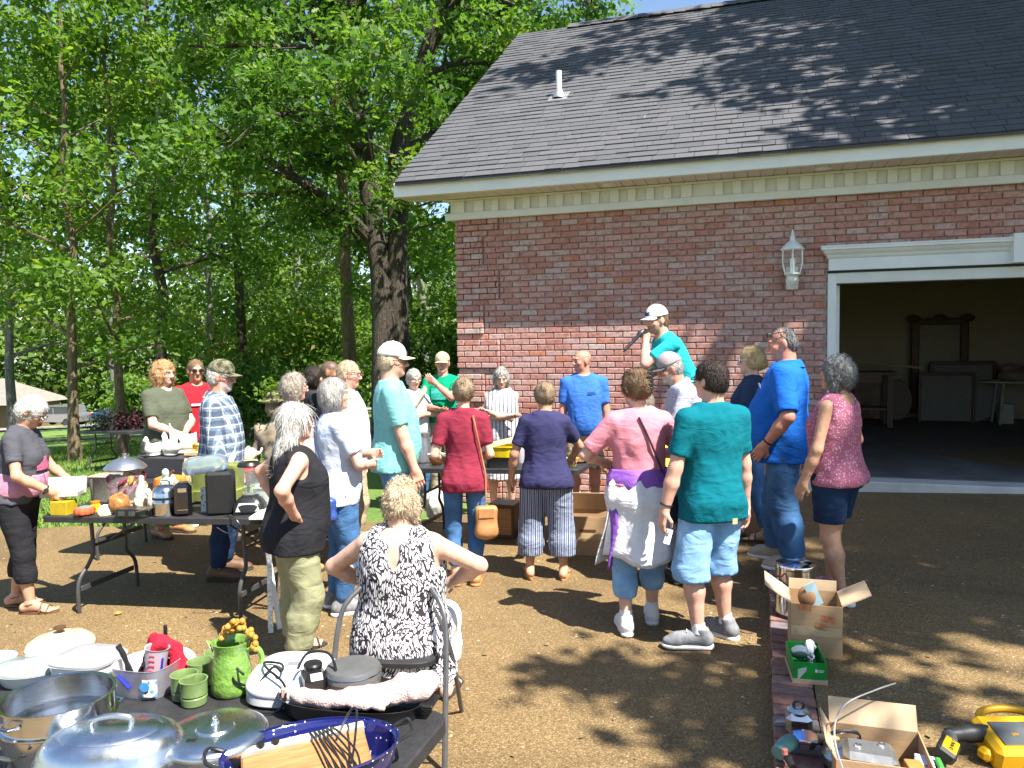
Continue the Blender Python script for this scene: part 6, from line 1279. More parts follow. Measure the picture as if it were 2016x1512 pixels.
Ml = Matrix.Translation((0,.0,.052)) @ Matrix.Rotation(R(9), 4, 'X'); l_ = MB().lathe([(.97,0),(1.0,.012),(.99,.026),(.90,.040),(.6,.048),(0,.05)], 40, Ml, sx=.148, sy=.128, pw=3.0).build('lid', m_whtp, t)
MB().box(.0,.02,.049, .05,.025,.004, Ml, b=.001).build('badge', mat('grey badge', (.2,.2,.22), .4), l_); mb = MB(); cord(mb, [(-.09,-.11,.06),(-.05,-.05,.115),(.0,-.09,.12),(-.03,-.02,.115),(-.10,.0,.11),(-.06,-.07,.12),(.03,-.13,.09),(.02,-.15,.02),(-.05,-.16,.01)], .0045); cord(mb, [(-.14,-.02,.03),(-.19,-.05,.06),(-.21,-.02,.10),(-.15,-.06,.09)], .0045); mb.build('cord', m_blkp, t); MB().box(.03,-.135,.07, .02,.016,.035, b=.004).build('plug', mat('pink plug', (.55,.35,.30), .5), t)
x, y = uv(.83,.045); t = it('green_pitcher', 'tall green glazed pitcher with plastic grapes in its mouth', 'pitcher', x, y, ztab(x), 0)
MB().lathe(shell([(.062,.0),(.070,.01),(.072,.03),(.068,.07),(.060,.13),(.056,.15),(.062,.17),(.066,.185)], .006)+[(0,.006)], 32).build('body', m_grn, t)
MB().tube(spline([(.058,0,.155),(.095,.0,.155),(.108,0,.12),(.095,0,.07),(.068,0,.05)], 5), .010, 8).build('handle', m_grn, t); MB().add([(-.062,-.02,.17),(-.062,.02,.17),(-.088,0,.19),(-.066,0,.14)], [(0,2,1),(0,3,2),(1,2,3)]).build('spout', m_grn, t)
gb = it('plastic_grapes', 'bunch of amber plastic grapes hanging over the green pitcher rim', 'grapes', x, y, ztab(x)+.18, 0); rg = random.Random(3); gm = MB().lathe([(0,-.0115),(.008,-.008),(.0115,0),(.008,.008),(0,.0115)], 10).mesh('grape', 180); m_grape = mat('amber grape', (.55,.26,.035), .2, var=.3, trans=.15)
for k in range(46):
    u_ = rg.random(); o = link('grape', gm, m_grape, gb); o.location = (-.03+.125*u_+rg.gauss(0,.006), rg.gauss(0,.022), .03+.035*math.sin(3*u_)-.07*max(0,u_-.6)*2+rg.gauss(0,.010))
for k, (s_, t_) in enumerate(((.965,.125), (.985,.02), (.985,-.07), (.90,.155))):
    x, y = uv(s_, t_); t = it('green_mug', ['green glazed mug nearest the plastic bin', 'green glazed mug in the middle of the row behind the bin', 'green glazed mug farthest back beside the pitcher', 'green glazed mug half hidden behind the aluminium pan lid'][k], 'mug', x, y, ztab(x), 40*k, 'green mugs')
    MB().lathe(shell([(.036,0),(.042,.006),(.044,.03),(.040,.034),(.045,.04),(.044,.075),(.047,.088)], .005)+[(0,.006)], 26).build('cup', m_grn2, t); MB().tube(spline([(.04,0,.07),(.068,0,.068),(.072,0,.04),(.042,0,.022)], 4), .006, 7).build('handle', m_grn2, t)
x, y = uv(1.15,.10); t = it('plastic_bin', 'cloudy plastic bin of utensils with blue handle and printed label', 'bin', x, y, ztab(x), -14)
MB().lathe(shell([(.90,.0),(.93,.005),(1.0,.10),(1.03,.105)], .03)+[(0,.004)], 40, sx=.105, sy=.085, pw=3.4).build('tub', m_frost, t)
MB().tube([(-.045,-.089,.085),(.0,-.088,.045)], .006, 6).build('blue_handle', mat('blue plastic', (.02,.03,.45), .4), t)
lb = MB().sheet(lambda u, v: (.052+.048*u, -.088+.012*u*u*1.3, .018+.062*v), 6, 4).build('label_sticker', pattern('bin label', speck((.72,.70,.60), (.12,.30,.66), 42, .42, (.6,.15,.2))), t); MB().lathe([(.016,0),(.016,.0015),(0,.0015)], 18, TR(.062,-.0885,.055, 84), sx=1.2).build('label_logo', mat('label blue', (.05,.25,.55), .4), lb)
x2, y2 = x, y
t = it('measuring_cup', 'clear plastic measuring cup with red and blue scale marks in the bin', 'cup', x2+.03, y2-.01, ztab(x)+.05, 0); t.rotation_euler = (0, R(8), 0)
MB().lathe(shell([(.030,0),(.034,.004),(.040,.11),(.043,.113)], .003)+[(0,.003)], 24).build('cup', m_frost, t); mb = MB()
for k in range(4): mb.box(.0,-.0385-.0005*k,.04+.018*k, .03-.004*k,.002,.003)
mb.build('scale_marks', mat('red print', (.5,.05,.08), .5), t); MB().box(.032,-.022,.06, .004,.01,.05).build('blue_mark', MATS['blue plastic'], t)
t = it('red_cloth', 'bright red knitted cloth draped over the back of the bin', 'cloth', x2+.045, y2+.05, ztab(x)+.06, 0)
F = Field(V3(-.12,-.08,-.06), V3(.14,.08,.16), .007); F.cone((-.03,0,.0), (-.035,0,.10), .042, .034, .02); F.cone((-.02,0,.09), (.035,0,.075), .035, .03, .02); F.cone((.03,0,.07), (.07,-.01,-.02), .032, .022, .02); F.wave(.012, 45, 3); F.wave(.005, 110, 4); v, q = F.net(); link('knit', np_mesh('c', v, q, True), mat('red knit', (.55,.008,.03), .95, var=.2, bump=.8, bscale=180), t)
for k, pts in enumerate(([(-.06,-.02,.03),(-.07,-.01,.12),(-.10,.0,.165)], [(-.02,-.02,.03),(-.055,-.015,.09),(-.098,.0,.16)], [(-.03,-.02,.03),(-.012,-.025,.08),(.005,-.03,.105)])):
    t = it('black_utensil', ['upright black plastic spatula leaning left in the bin', 'black plastic serving fork crossing the spatula in the bin', 'short black plastic ladle handle at the front of the bin'][k], 'utensil', x2, y2, ztab(x)); MB().tube(spline(pts, 4), [.006]*4+[.008]*4+[.011], 8).build('handle', m_blkp, t); MB().lathe([(0,0),(.022,.004),(.018,.012),(0,.01)], 12, TR(*pts[0])).build('blade', m_blkp, t)
t = it('knife_handle', 'dark knife handle standing behind the red cloth', 'knife', x2+.03, y2+.09, ztab(x)); MB().box(0,0,.16, .014,.01,.09, b=.003).build('grip', m_blkp, t); MB().box(0,0,.07, .016,.002,.10).build('blade', m_steel, t)
x, y = uv(1.22,-.035); t = it('oval_platter', 'oval white platter propped behind the plastic bin', 'platter', x, y, ztab(x)+.01, 10); t.rotation_euler = (R(22), 0, R(8)); MB().lathe(shell([(.6,0),(.68,.004),(.9,.022),(1,.026)], .012)+[(0,.004)], 40, sx=.135, sy=.10).build('dish', m_milk, t)
x, y = uv(1.43,.09); t = it('glass_casserole', 'white glass casserole with vegetable print and clear lid', 'casserole', x, y, ztab(x), -10)
MB().lathe(shell([(.82,0),(.88,.006),(.99,.085),(1.05,.09)], .03)+[(0,.006)], 44, sx=.115, sy=.10, pw=3.6).build('dish', m_milk, t); MB().lathe([(1.04,.092),(1.04,.097),(.9,.108),(.3,.116),(.22,.13),(0,.133)], 44, sx=.115, sy=.10, pw=3.2).build('lid', m_frost, t)
MB().sheet(lambda u, v: (-.035+.10*u, -.1045+.0*v, .035+.038*v), 8, 4, TR(0,.003,0)).build('vegetable_print', pattern('vegetable print', camo([(.74,.74,.72), (.74,.74,.72), (.45,.12,.05), (.42,.33,.10)], 55)), t)
x, y = uv(1.45,.22); t = it('steel_lid_stack', 'stack of glass pie plates beside the casserole', 'plates', x+.14, y+.02, ztab(x), 0); [MB().lathe(shell([(.06,.012*k),(.065,.012*k+.003),(.085,.012*k+.022)], .003), 32).build('plate', m_glass, t) for k in range(4)]
x, y = uv(1.66,.13); t = it('white_casserole', 'shallow white casserole with greenish glass lid at left edge', 'casserole', x, y, ztab(x), 0)
MB().lathe(shell([(.08,0),(.085,.005),(.105,.05),(.112,.053)], .004)+[(0,.004)], 40, sx=1.25).build('dish', m_milk, t); l_ = MB().lathe([(.110,.055),(.108,.062),(.07,.075),(.02,.081),(.012,.09),(.014,.096),(0,.098)], 40, sx=1.25).build('lid', mat('green tinted glass', (.72,.82,.76), .05, trans=.6), t)
x, y = uv(1.72,-.05); t = it('dutch_oven', 'cream enamel pot with ringed domed lid and dark knob', 'pot', x, y, ztab(x), 0)
MB().lathe([(0,0),(.10,0),(.118,.012),(.12,.055)], 44).build('pot', m_cream, t); l_ = MB().lathe([(.124,.056),(.125,.066),(.118,.078),(.09,.098),(.06,.107),(0,.112)], 44).build('lid', m_cream, t)
for r_, z_ in ((.052,.1085),(.066,.1055)): MB().lathe([(r_,z_-.001),(r_+.001,z_+.0012),(r_+.002,z_-.001)], 40, cap=False).build('ring', m_dkw, l_)
MB().lathe([(.012,.11),(.012,.122),(.022,.128),(.022,.136),(0,.138)], 16).build('knob', m_dkw, l_)
x, y = uv(1.90,.10); t = it('blue_dish', 'pale blue dish at the extreme left of the table', 'dish', x, y, ztab(x)); MB().lathe(shell([(.05,0),(.055,.004),(.085,.05)], .004)+[(0,.004)], 32).build('bowl', mat('pale blue glaze', (.40,.55,.62), .2), t)

# --- left table
def lt(u, v): p = Vector((-3.52,5.66)) + Vector((.974,-.225))*u + Vector((.225,.974))*v; return p.x, p.y
def zl(x): return .742 + .03*x + .022
x, y = lt(.13,.10); t = it('yellow_box', 'yellow cardboard box under the pale box held by the woman', 'box', x, y, zl(x), -8); MB().box(0,0,.05, .135,.12,.10, b=.003).build('carton', mat('yellow card', (.42,.30,.01), .6), t)
t = it('pale_box', 'open pale grey box with lid being handled by the woman at left edge', 'box', x-.02, y+.06, zl(x)+.125, 12); MB().box(-.02,0,.02, .26,.15,.035, b=.003).build('tray', mat('grey card', (.36,.36,.33), .7), t); MB().box(-.01,.07,.085, .27,.02,.13, TR(0,0,0,-14), b=.003).build('lid', mat('pale green card', (.36,.40,.36), .7, var=.15, scale=12), t); MB().box(-.02,-.078,.02, .07,.003,.022).build('label_panel', m_whtp, t)
x, y = lt(.35,.06); t = it('pumpkin_candle', 'squat coral red pumpkin jar near the table edge', 'pumpkin', x, y, zl(x)); m_cor = mat('coral ceramic', (.62,.12,.045), .35, var=.15)
mb = MB(); 
for k in range(9):
    a = R(40*k); mb.lathe([(0,-.03),(.026,-.02),(.034,0),(.026,.022),(0,.03)], 10, TR(.042*math.cos(a), .042*math.sin(a), .034))
mb.build('ribbed_body', m_cor, t); MB().lathe([(.05,.055),(.052,.062),(.03,.07),(0,.071)], 20).build('lid', mat('grey tin', (.4,.42,.4), .4, .6), t)
x, y = lt(.33,.19); t = it('yellow_jar', 'small bright yellow jar beside the pumpkin', 'jar', x, y, zl(x)); MB().lathe([(0,0),(.035,0),(.038,.01),(.036,.05),(.03,.055),(.03,.065),(0,.066)], 18).build('jar_body', mat('yellow glaze', (.70,.45,.01), .3), t); MB().lathe([(.032,.066),(.032,.078),(0,.08)], 16).build('lid', mat('orange glaze', (.6,.2,.02), .3), t)
x, y = lt(.48,.34); t = it('glass_canister', 'large glass canister of dried flowers with domed metal lid', 'canister', x, y, zl(x)); MB().lathe(shell([(.12,0),(.135,.01),(.14,.15),(.12,.28),(.12,.30)], .004), 40).build('glass_jar', m_glass, t)
l_ = MB().lathe([(.15,.30),(.155,.308),(.13,.335),(.09,.365),(.04,.385),(.016,.39),(.014,.405),(.02,.415),(0,.42)], 40).build('lid', mat('galvanised tin', (.48,.50,.53), .32, .9, var=.1), t)
rg = random.Random(8); fm = MB().lathe([(0,0),(.018,.004),(.026,.016),(.014,.026),(0,.018)], 7).mesh('dried_flower', 50); fms = [fm.copy() for _ in range(4)]
for f_, c_ in zip(fms, ((.60,.24,.05), (.17,.03,.06), (.52,.36,.17), (.06,.13,.06))): f_.materials.append(mat('dried petal %.2f' % c_[0], c_, .9, var=.4, scale=60))
for k in range(110):
    a = rg.random()*6.28; r_ = .115*math.sqrt(rg.random()); z_ = .012+rg.random()*.23; o = link('dried_flower', fms[3 if z_ < .07 and rg.random() < .6 else (1 if (abs(a-4.7) < 1.0 and .07 < z_ < .18) else rg.choice((0,0,2,1)))], None, t); o.location = (r_*math.cos(a), r_*math.sin(a), z_); o.rotation_euler = (rg.random()*3, rg.random()*3, rg.random()*3); s_ = 1.0+.9*rg.random(); o.scale = (s_,s_,s_)
def figurine(name, label, x, y, z, m, h, kind, rz=0, cat='figurine'):
    t = it(name, label, cat, x, y, z, rz, 'ornaments on the left table')
    F = Field(V3(-.12,-.12,-.01), V3(.12,.12,h+.05), .006)
    if kind == 'hen':
        F.ell((0,0,.33*h), (.30*h,.46*h,.30*h), .02); F.cone((0,.28*h,.45*h), (0,.40*h,.78*h), .14*h, .10*h, .03); F.ell((0,.42*h,.84*h), (.09*h,.11*h,.10*h), .02); F.cone((0,.50*h,.82*h), (0,.60*h,.79*h), .03*h, .01*h, .01); F.cone((0,-.35*h,.45*h), (0,-.55*h,.72*h), .16*h, .05*h, .04); F.ell((0,.42*h,.96*h), (.02*h,.08*h,.05*h), .01); F.ell((0,0,.06*h), (.26*h,.34*h,.07*h), .02)
    elif kind == 'angel':
        F.cone((0,0,.03), (0,0,.55*h), .22*h, .10*h, .03); F.ell((0,0,.62*h), (.12*h,.09*h,.14*h), .02); F.ell((0,0,.86*h), (.085*h,.09*h,.11*h), .015); F.cone((-.10*h,0,.66*h), (-.04*h,.14*h,.50*h), .04*h, .03*h, .02); F.cone((.10*h,0,.66*h), (.04*h,.14*h,.50*h), .04*h, .03*h, .02); F.ell((-.14*h,-.10*h,.62*h), (.10*h,.03*h,.20*h), .02); F.ell((.14*h,-.10*h,.62*h), (.10*h,.03*h,.20*h), .02)
    elif kind == 'turkey':
        F.ell((0,0,.36*h), (.28*h,.34*h,.32*h), .02); F.cone((0,.22*h,.45*h), (0,.34*h,.80*h), .10*h, .07*h, .03); F.ell((0,.36*h,.86*h), (.07*h,.09*h,.08*h), .01); F.ell((0,-.22*h,.55*h), (.42*h,.07*h,.42*h), .03); F.ell((0,0,.04*h), (.2*h,.24*h,.05*h), .02); F.wave(.004, 90, 5)
    elif kind == 'bottle':
        F.ell((0,0,.36*h), (.20*h,.20*h,.36*h), .02); F.cone((0,0,.6*h), (0,0,.95*h), .09*h, .07*h, .03)
    v, q = F.net(); link('figure', np_mesh('c', v, q, True), m, t); MB().lathe([(0,0),(.2*h,0),(.2*h,.012),(0,.012)], 18).build('plinth', m, t); return t
m_cer = mat('ivory ceramic', (.62,.55,.42), .3, var=.25, scale=30); m_tk = mat('turkey glaze', (.45,.24,.06), .4, var=.5, scale=35, col2=(.20,.06,.02)); m_tl = mat('mint ceramic', (.30,.55,.45), .3, var=.4, col2=(.7,.72,.68), scale=20)
x, y = lt(.60,.13); figurine('turkey_figurine', 'amber brown turkey ornament at the table front', x, y, zl(x), m_tk, .17, 'turkey', 20)
x, y = lt(.70,.24); figurine('gourd_vase', 'slim cream gourd-shaped vase among the ornaments', x, y, zl(x), m_cer, .26, 'bottle')
x, y = lt(.80,.38); figurine('angel_figurine', 'mint and white angel ornament behind the cream vase', x, y, zl(x), m_tl, .30, 'angel', 160)
x, y = lt(.86,.22); figurine('bird_figurine', 'ivory bird ornament left of the steel cooker', x, y, zl(x), m_cer, .17, 'hen', 100)
x, y = lt(.76,.12); figurine('small_angel', 'small ivory angel ornament in front of the mint angel', x, y, zl(x), m_cer, .15, 'angel', 190)
x, y = lt(.92,.34); figurine('pink_figurine', 'pinkish seated ornament beside the green planters', x, y, zl(x), mat('pink ceramic', (.55,.33,.27), .35, var=.3), .22, 'angel', 140)
x, y = lt(.50,.09); t = it('seashell', 'pale seashell beside the turkey ornament', 'shell', x, y, zl(x), 30); MB().lathe([(0,0),(.02,.005),(.045,.02),(.05,.04),(.03,.055),(.012,.06),(0,.075)], 12, TR(0,0,.02,70)).build('whorl', m_cer, t)
x, y = lt(.80,.055); t = it('black_tray_set', 'flat black boxed set at the front edge of the left table', 'boxed set', x, y, zl(x), -6); MB().box(0,0,.03, .26,.12,.06, b=.004).build('case', m_blkp, t); [MB().box(-.08+.08*k,-.062,.03, .05,.003,.035).build('window', mat('smoked window', (.05,.07,.06), .15), t) for k in range(3)]; MB().box(.11,-.075,.04, .12,.012,.008, TR(0,0,0,0,-12)).build('handle', m_steel, t)
x, y = lt(1.0,.11); t = it('steel_cooker', 'small dome-topped steel cooker with black lettering band', 'cooker', x, y, zl(x)); MB().lathe([(0,0),(.085,0),(.09,.01),(.09,.085),(.094,.09),(.094,.10),(.09,.105),(.09,.16),(.075,.20),(.05,.215),(0,.22)], 32).build('body', m_steel, t); MB().lathe([(.0905,.118),(.0912,.12),(.0912,.134),(.0905,.136)], 32, cap=False).build('print_band', m_blkp, t); MB().tube(spline([(-.03,0,.215),(-.025,0,.245),(.025,0,.245),(.03,0,.215)], 4), .006, 6).build('handle', m_steel, t)
x, y = lt(1.16,.10); t = it('black_toaster', 'upright glossy black can opener with blue reflecting top', 'can opener', x, y, zl(x), 14); MB().box(0,0,.12, .12,.13,.24, b=.025).build('housing', mat('gloss black', (.008,.008,.01), .08, coat=.8), t); MB().box(0,-.066,.19, .06,.006,.03, b=.002).build('lever', m_chr, t); MB().box(0,-.067,.05, .07,.004,.004).build('slot', m_chr, t)
x, y = lt(1.42,.16); t = it('coffee_maker', 'tall matte black coffee maker with clear blue-tinted water tank', 'coffee maker', x, y, zl(x), 8); MB().box(0,0,.155, .18,.17,.31, b=.02).build('housing', mat('matte black', (.010,.010,.011), .5), t); MB().lathe([(.9,.30),(1,.31),(1.05,.34),(.98,.39),(.7,.415),(0,.42)], 32, TR(-.07,.03,0,0,-6), sx=.15, sy=.09, pw=3).build('water_tank', mat('tinted tank', (.55,.68,.80), .12, trans=.75), t)
x, y = lt(1.27,.20); t = it('blue_bottle_box', 'blue and white printed carton behind the black can opener', 'carton', x, y, zl(x), -10); MB().box(0,0,.09, .06,.05,.18, b=.003).build('carton_body', pattern('blue printed card', speck((.66,.70,.74), (.08,.22,.45), 50, .35)), t)
x, y = lt(1.63,.20); t = it('blender', 'blender with ribbed glass jug on a black and silver base', 'blender', x, y, zl(x), 6); MB().prism([(-.10,-.09),(.10,-.09),(.13,.09),(-.13,.09)], 0, .02).build('foot', m_blkp, t); MB().lathe([(1,.02),(.98,.06),(.72,.105),(.5,.12),(.48,.13)], 28, sx=.115, sy=.10, pw=3.4).build('base', m_blkp, t); MB().add([(-.085,-.098,.025),(.085,-.098,.025),(.062,-.088,.085),(-.062,-.088,.085)], [(0,1,2,3)]).build('silver_panel', mat('silver panel', (.55,.54,.52), .35, .3), t)
j_ = MB().lathe(shell([(.052,.135),(.055,.15),(.078,.30),(.082,.335)], .004)+[(0,.14)], 28).build('jug', m_glass, t); MB().lathe([(.083,.335),(.085,.345),(.07,.365),(0,.37)], 24).build('jug_lid', m_blkp, j_); MB().tube(spline([(.07,.03,.31),(.12,.04,.30),(.12,.04,.20),(.06,.03,.18)], 4), .009, 7).build('handle', m_blkp, j_)
mb = MB(); cord(mb, [(-.15,-.10,.01),(-.1,-.17,.01),(-.05,-.22,.0),(-.02,-.235,-.06),(-.10,-.235,-.09),(-.18,-.22,-.05)], .004); mb.build('cord', m_blkp, t)
m_plg = mat('olive planter glaze', (.30,.34,.09), .45, var=.12, scale=8)
for k, (u, v) in enumerate(((1.02,.55), (1.24,.60))):
    x, y = lt(u-.02*k, v); t = it('green_planter', ['left olive green square planter behind the steel cooker', 'right olive green square planter behind the can opener'][k], 'planter', x, y, zl(x)+.10, -8, 'olive green planters'); t.scale = (.74,.74,.84); MB().lathe(shell([(.95,0),(1.0,.01),(1.05,.19),(1.10,.20),(1.10,.225)], .06)+[(0,.01)], 28, sx=.105, sy=.105, pw=6).build('pot', m_plg, t)
    MB().lathe([(1.1,-.10),(1.15,-.09),(1.15,-.02),(1.2,-.01),(1.2,.0),(0,.0)], 28, sx=.105, sy=.105, pw=6).build('saucer', m_plg, t)
x, y = lt(.13,.60); t = it('grey_bin', 'pale grey open-topped bin at the back of the left table', 'bin', x, y, zl(x), -5); MB().lathe(shell([(.9,0),(.92,.005),(1,.20),(1.04,.205)], .03)+[(0,.005)], 28, sx=.15, sy=.11, pw=5).build('tub', mat('grey wicker', (.36,.34,.27), .8, var=.2, scale=40), t)
x, y = lt(.82,.62); t = it('wooden_rack', 'pale wooden slatted rack leaning behind the ornaments', 'rack', x, y, zl(x), -5)
for k in range(5): MB().box(-.07+.036*k,0,.17+.01*(k%2), .030,.012,.30, TR(0,0,0,-10,6), b=.003).build('slat', m_pine, t)
MB().box(0,.012,.08, .2,.012,.03, TR(0,0,0,-10)).build('rail', m_pine, t)
x, y = lt(.62,.52); t = it('orange_pumpkin', 'orange pumpkin behind the glass canister', 'pumpkin', x+.1, y, zl(x)+.06); mb = MB()
for k in range(9): a = R(40*k); mb.lathe([(0,-.075),(.05,-.055),(.065,0),(.05,.06),(0,.075)], 10, TR(.065*math.cos(a), .065*math.sin(a), .075))
mb.build('ribbed_body', mat('orange rind', (.60,.20,.03), .5), t); MB().tube(spline([(0,0,.14),(.01,0,.17),(.03,0,.19)], 3), .012, 6).build('stem', m_dkw, t)
x, y = lt(.97,.62); t = it('red_bottle', 'small red bottle next to the wooden rack', 'bottle', x, y, zl(x)); MB().lathe([(0,0),(.03,0),(.032,.01),(.03,.14),(.014,.17),(.014,.2),(0,.2)], 16).build('glass_body', mat('red glass', (.35,.02,.03), .15), t)
x, y = lt(1.72,.42); t = it('pale_crate', 'pale translucent plastic crate at the right end of the left table', 'crate', x, y, zl(x)); MB().lathe(shell([(.9,0),(.93,.005),(1,.16),(1.05,.165)], .03)+[(0,.005)], 24, sx=.14, sy=.18, pw=6).build('tub', mat('pale mint plastic', (.60,.66,.60), .4, trans=.3), t)
# folding metal stand at the right end
t = it('metal_stand', 'folding white and galvanised metal stand at the right end of the left table', 'stand', -1.64, 5.16, -.035, 0)
for p0, p1, m_ in (((-.12,.18,.76), (.03,.02,.0), m_whtp), ((-.05,.10,.74), (-.01,-.05,.0), mat('galvanised strip', (.50,.50,.50), .4, .9, var=.5, scale=60)), ((-.16,.30,.76), (.05,.35,.0), m_whtp), ((.05,.12,.74), (-.10,.42,.0), MATS['galvanised strip'])):
    d_ = Vector(p1)-Vector(p0); MB().box(0,0,0, .034,.012,d_.length, Matrix.Translation((Vector(p0)+Vector(p1))/2) @ d_.to_track_quat('Z','Y').to_matrix().to_4x4(), b=.002).build('leg', m_, t)
MB().box(-.08,.2,.765, .16,.36,.02, b=.004).build('top_plate', m_whtp, t)
# --- second table: hens, boxes, kettle, statue
def l2(u, v): p = Vector((-3.16,7.25)) + Vector((.966,-.259))*(u-.915) + Vector((.259,.966))*(v-.38); return p.x, p.y
zk = lambda x: .742+.03*x+.034
x, y = l2(.72,.35); t = it('dark_chest', 'long dark box carrying the white hens', 'box', x+.2, y, zk(x), -15); MB().box(0,0,.10, .80,.34,.20, b=.01).build('box_body', mat('charcoal card', (.03,.03,.035), .7), t)
m_hen = mat('white ceramic', (.78,.76,.70), .3, var=.05)
figurine('white_hen', 'left white ceramic hen facing the camera', x-.02, y-.05, zk(x)+.205, m_hen, .19, 'hen', 150); figurine('white_hen', 'right white ceramic hen turned aside, with raised tail', x+.14, y-.05, zk(x)+.205, m_hen, .22, 'hen', 60)
figurine('white_hen', 'slim white ceramic rooster standing behind the two hens', x+.20, y+.08, zk(x)+.205, m_hen, .30, 'hen', 120)
t = it('wood_board', 'wooden tray with yellow fruit beside the white hens', 'tray', x+.42, y-.02, zk(x)+.205, -10); MB().box(0,0,.02, .26,.2,.04, b=.006).build('board', m_pine, t)
for k in range(3): 
    t3 = it('banana', ['upper yellow banana on the wooden tray', 'middle yellow banana on the wooden tray', 'lower yellow banana on the wooden tray'][k], 'fruit', x+.42, y-.03, zk(x)+.25+.022*k, 20*k, 'bananas'); MB().tube(spline([(-.08,0,.03),(-.03,-.02,.012),(.03,-.02,.012),(.08,0,.035)], 4), [.006]+[.016]*11+[.006], 8).build('peel', mat('banana', (.60,.42,.04), .5), t3)
x, y = l2(1.72,.30); t = it('red_pan', 'red enamel pan with cream rim between plaid man and tank top woman', 'pan', x-.06, y, zk(x)+.06); MB().lathe(shell([(.09,0),(.1,.01),(.105,.09)], .004)+[(0,.005)], 28, sx=1.3).build('pan_body', mat('red enamel', (.50,.02,.015), .2), t); MB().lathe([(.106,.09),(.112,.095),(.106,.10)], 28, sx=1.3).build('rim', m_cream, t); MB().box(0,0,-.03, .24,.2,.06).build('trivet', m_dkw, t)
t = it('white_teapot', 'white china teapot standing above the red pan', 'teapot', x-.03, y+.10, zk(x)+.16); MB().lathe([(0,0),(.05,0),(.075,.03),(.078,.06),(.05,.095),(.02,.10),(.012,.115),(0,.118)], 24).build('pot', m_hen, t); MB().tube(spline([(.07,0,.045),(.11,0,.06),(.125,0,.10)], 4), [.016]*4+[.011]*4+[.007], 8).build('spout', m_hen, t); MB().tube(spline([(-.06,0,.085),(-.11,0,.085),(-.11,0,.03),(-.065,0,.03)], 4), .008, 7).build('handle', m_hen, t); MB().box(0,0,-.07, .12,.12,.14, b=.01).build('stand', m_pine, t)
# garden statue in a flowered hat
sx_, sy_ = -2.40, 7.75; t = it('garden_statue', 'weathered cream garden figure in a wide hat beyond the plaid man', 'statue', sx_, sy_, g_low(sx_, sy_)); F = Field(V3(-.3,-.3,0), V3(.3,.3,1.6), .016)
F.cone((0,0,.05), (0,0,.8), .17, .10, .05); F.ell((0,0,.98), (.15,.11,.2), .05); F.cone((-.15,0,1.1), (-.2,.03,.78), .055, .045, .03); F.cone((.15,0,1.1), (.2,.05,.80), .055, .045, .03); F.ell((0,0,1.30), (.085,.09,.11), .03); F.ell((0,0,1.37), (.135,.135,.025), .02); F.ell((0,0,1.42), (.085,.085,.06), .03); F.wave(.012, 40, 3); v, q = F.net()
link('figure', np_mesh('c', v, q, True), mat('cream stone', (.24,.19,.13), .9, var=.6, scale=7, bump=.5, bscale=50), t); rs = np.random.default_rng(6); P = rs.normal(size=(260,3))*np.array((.09,.09,.06))+np.array((0,0,1.47)); tag(link('hat_flowers', leaf_mesh('f', P, .05, rs), m_leaf2, t), kind='stuff')
# --- far lawn table
x, y = -7.05, 13.8; zz = terrain(x, y)+.745
t = it('dried_wreath', 'dark red dried flower arrangement on the far lawn table', 'wreath', x+.25, y, zz); rs = np.random.default_rng(5); P = rs.normal(size=(900,3))*np.array((.16,.12,.09))+np.array((0,0,.14)); P[:,2] = np.abs(P[:,2])
tag(link('petals', leaf_mesh('f', P, .06, rs), mat('burgundy petal', (.05,.013,.016), .9, var=.3), t), kind='stuff'); MB().lathe([(0,0),(.10,0),(.12,.08),(.10,.09)], 16).build('basket', m_dkw, t)
t = it('grey_bush_ornament', 'grey frosted artificial plant on the far lawn table', 'plant', x-.3, y+.03, zz); P = rs.normal(size=(700,3))*np.array((.13,.1,.08))+np.array((0,0,.13)); P[:,2] = np.abs(P[:,2]); tag(link('twigs', leaf_mesh('f', P, .05, rs), mat('frosted twig', (.07,.08,.075), .9, var=.3), t), kind='stuff'); MB().lathe([(0,0),(.08,0),(.09,.07),(.07,.08)], 16).build('pot', m_dkw, t)
t = it('dark_basket', 'small dark square basket between the plants on the lawn table', 'basket', x-.02, y-.12, zz); MB().lathe(shell([(.9,0),(1,.10)], .08)+[(0,.01)], 20, sx=.09, sy=.09, pw=5).build('weave', mat('dark wicker', (.05,.04,.03), .9), t)
# --- middle table
def zc(x): return .742 + .03*x + .04
t = it('orange_bowl', 'orange glass mixing bowl with white rim on the middle table', 'bowl', -.72, 7.22, zc(-.72)); MB().lathe(shell([(.04,0),(.045,.004),(.068,.04),(.078,.075)], .004)+[(0,.004)], 28).build('bowl_body', mat('orange glass', (.62,.16,.02), .15, coat=.5), t); MB().lathe(shell([(.078,.075),(.085,.10),(.087,.103)], .004), 28, cap=False).build('rim', m_milk, t)
t = it('ribbed_pitcher', 'ribbed galvanised pitcher behind the orange bowl', 'pitcher', -.86, 7.42, zc(-.86)); mb = MB(); mb.lathe([(0,0)]+[(.085-.035*k/14+(.004 if k % 2 else 0), .003+.24*k/14) for k in range(15)]+[(.055,.26),(.06,.285)], 28); mb.build('body', mat('galvanised tin', (.48,.50,.53), .32, .9), t); MB().tube(spline([(-.055,0,.24),(-.11,0,.24),(-.115,0,.14),(-.075,0,.07)], 4), .008, 7).build('handle', MATS['galvanised tin'], t)
t = it('glass_jar', 'clear ridged glass jar on the middle table', 'jar', -.60, 7.38, zc(-.6)); MB().lathe(shell([(.05,0),(.052,.005),(.052,.15),(.04,.17),(.04,.19)], .003), 24).build('glass_body', m_glass, t)
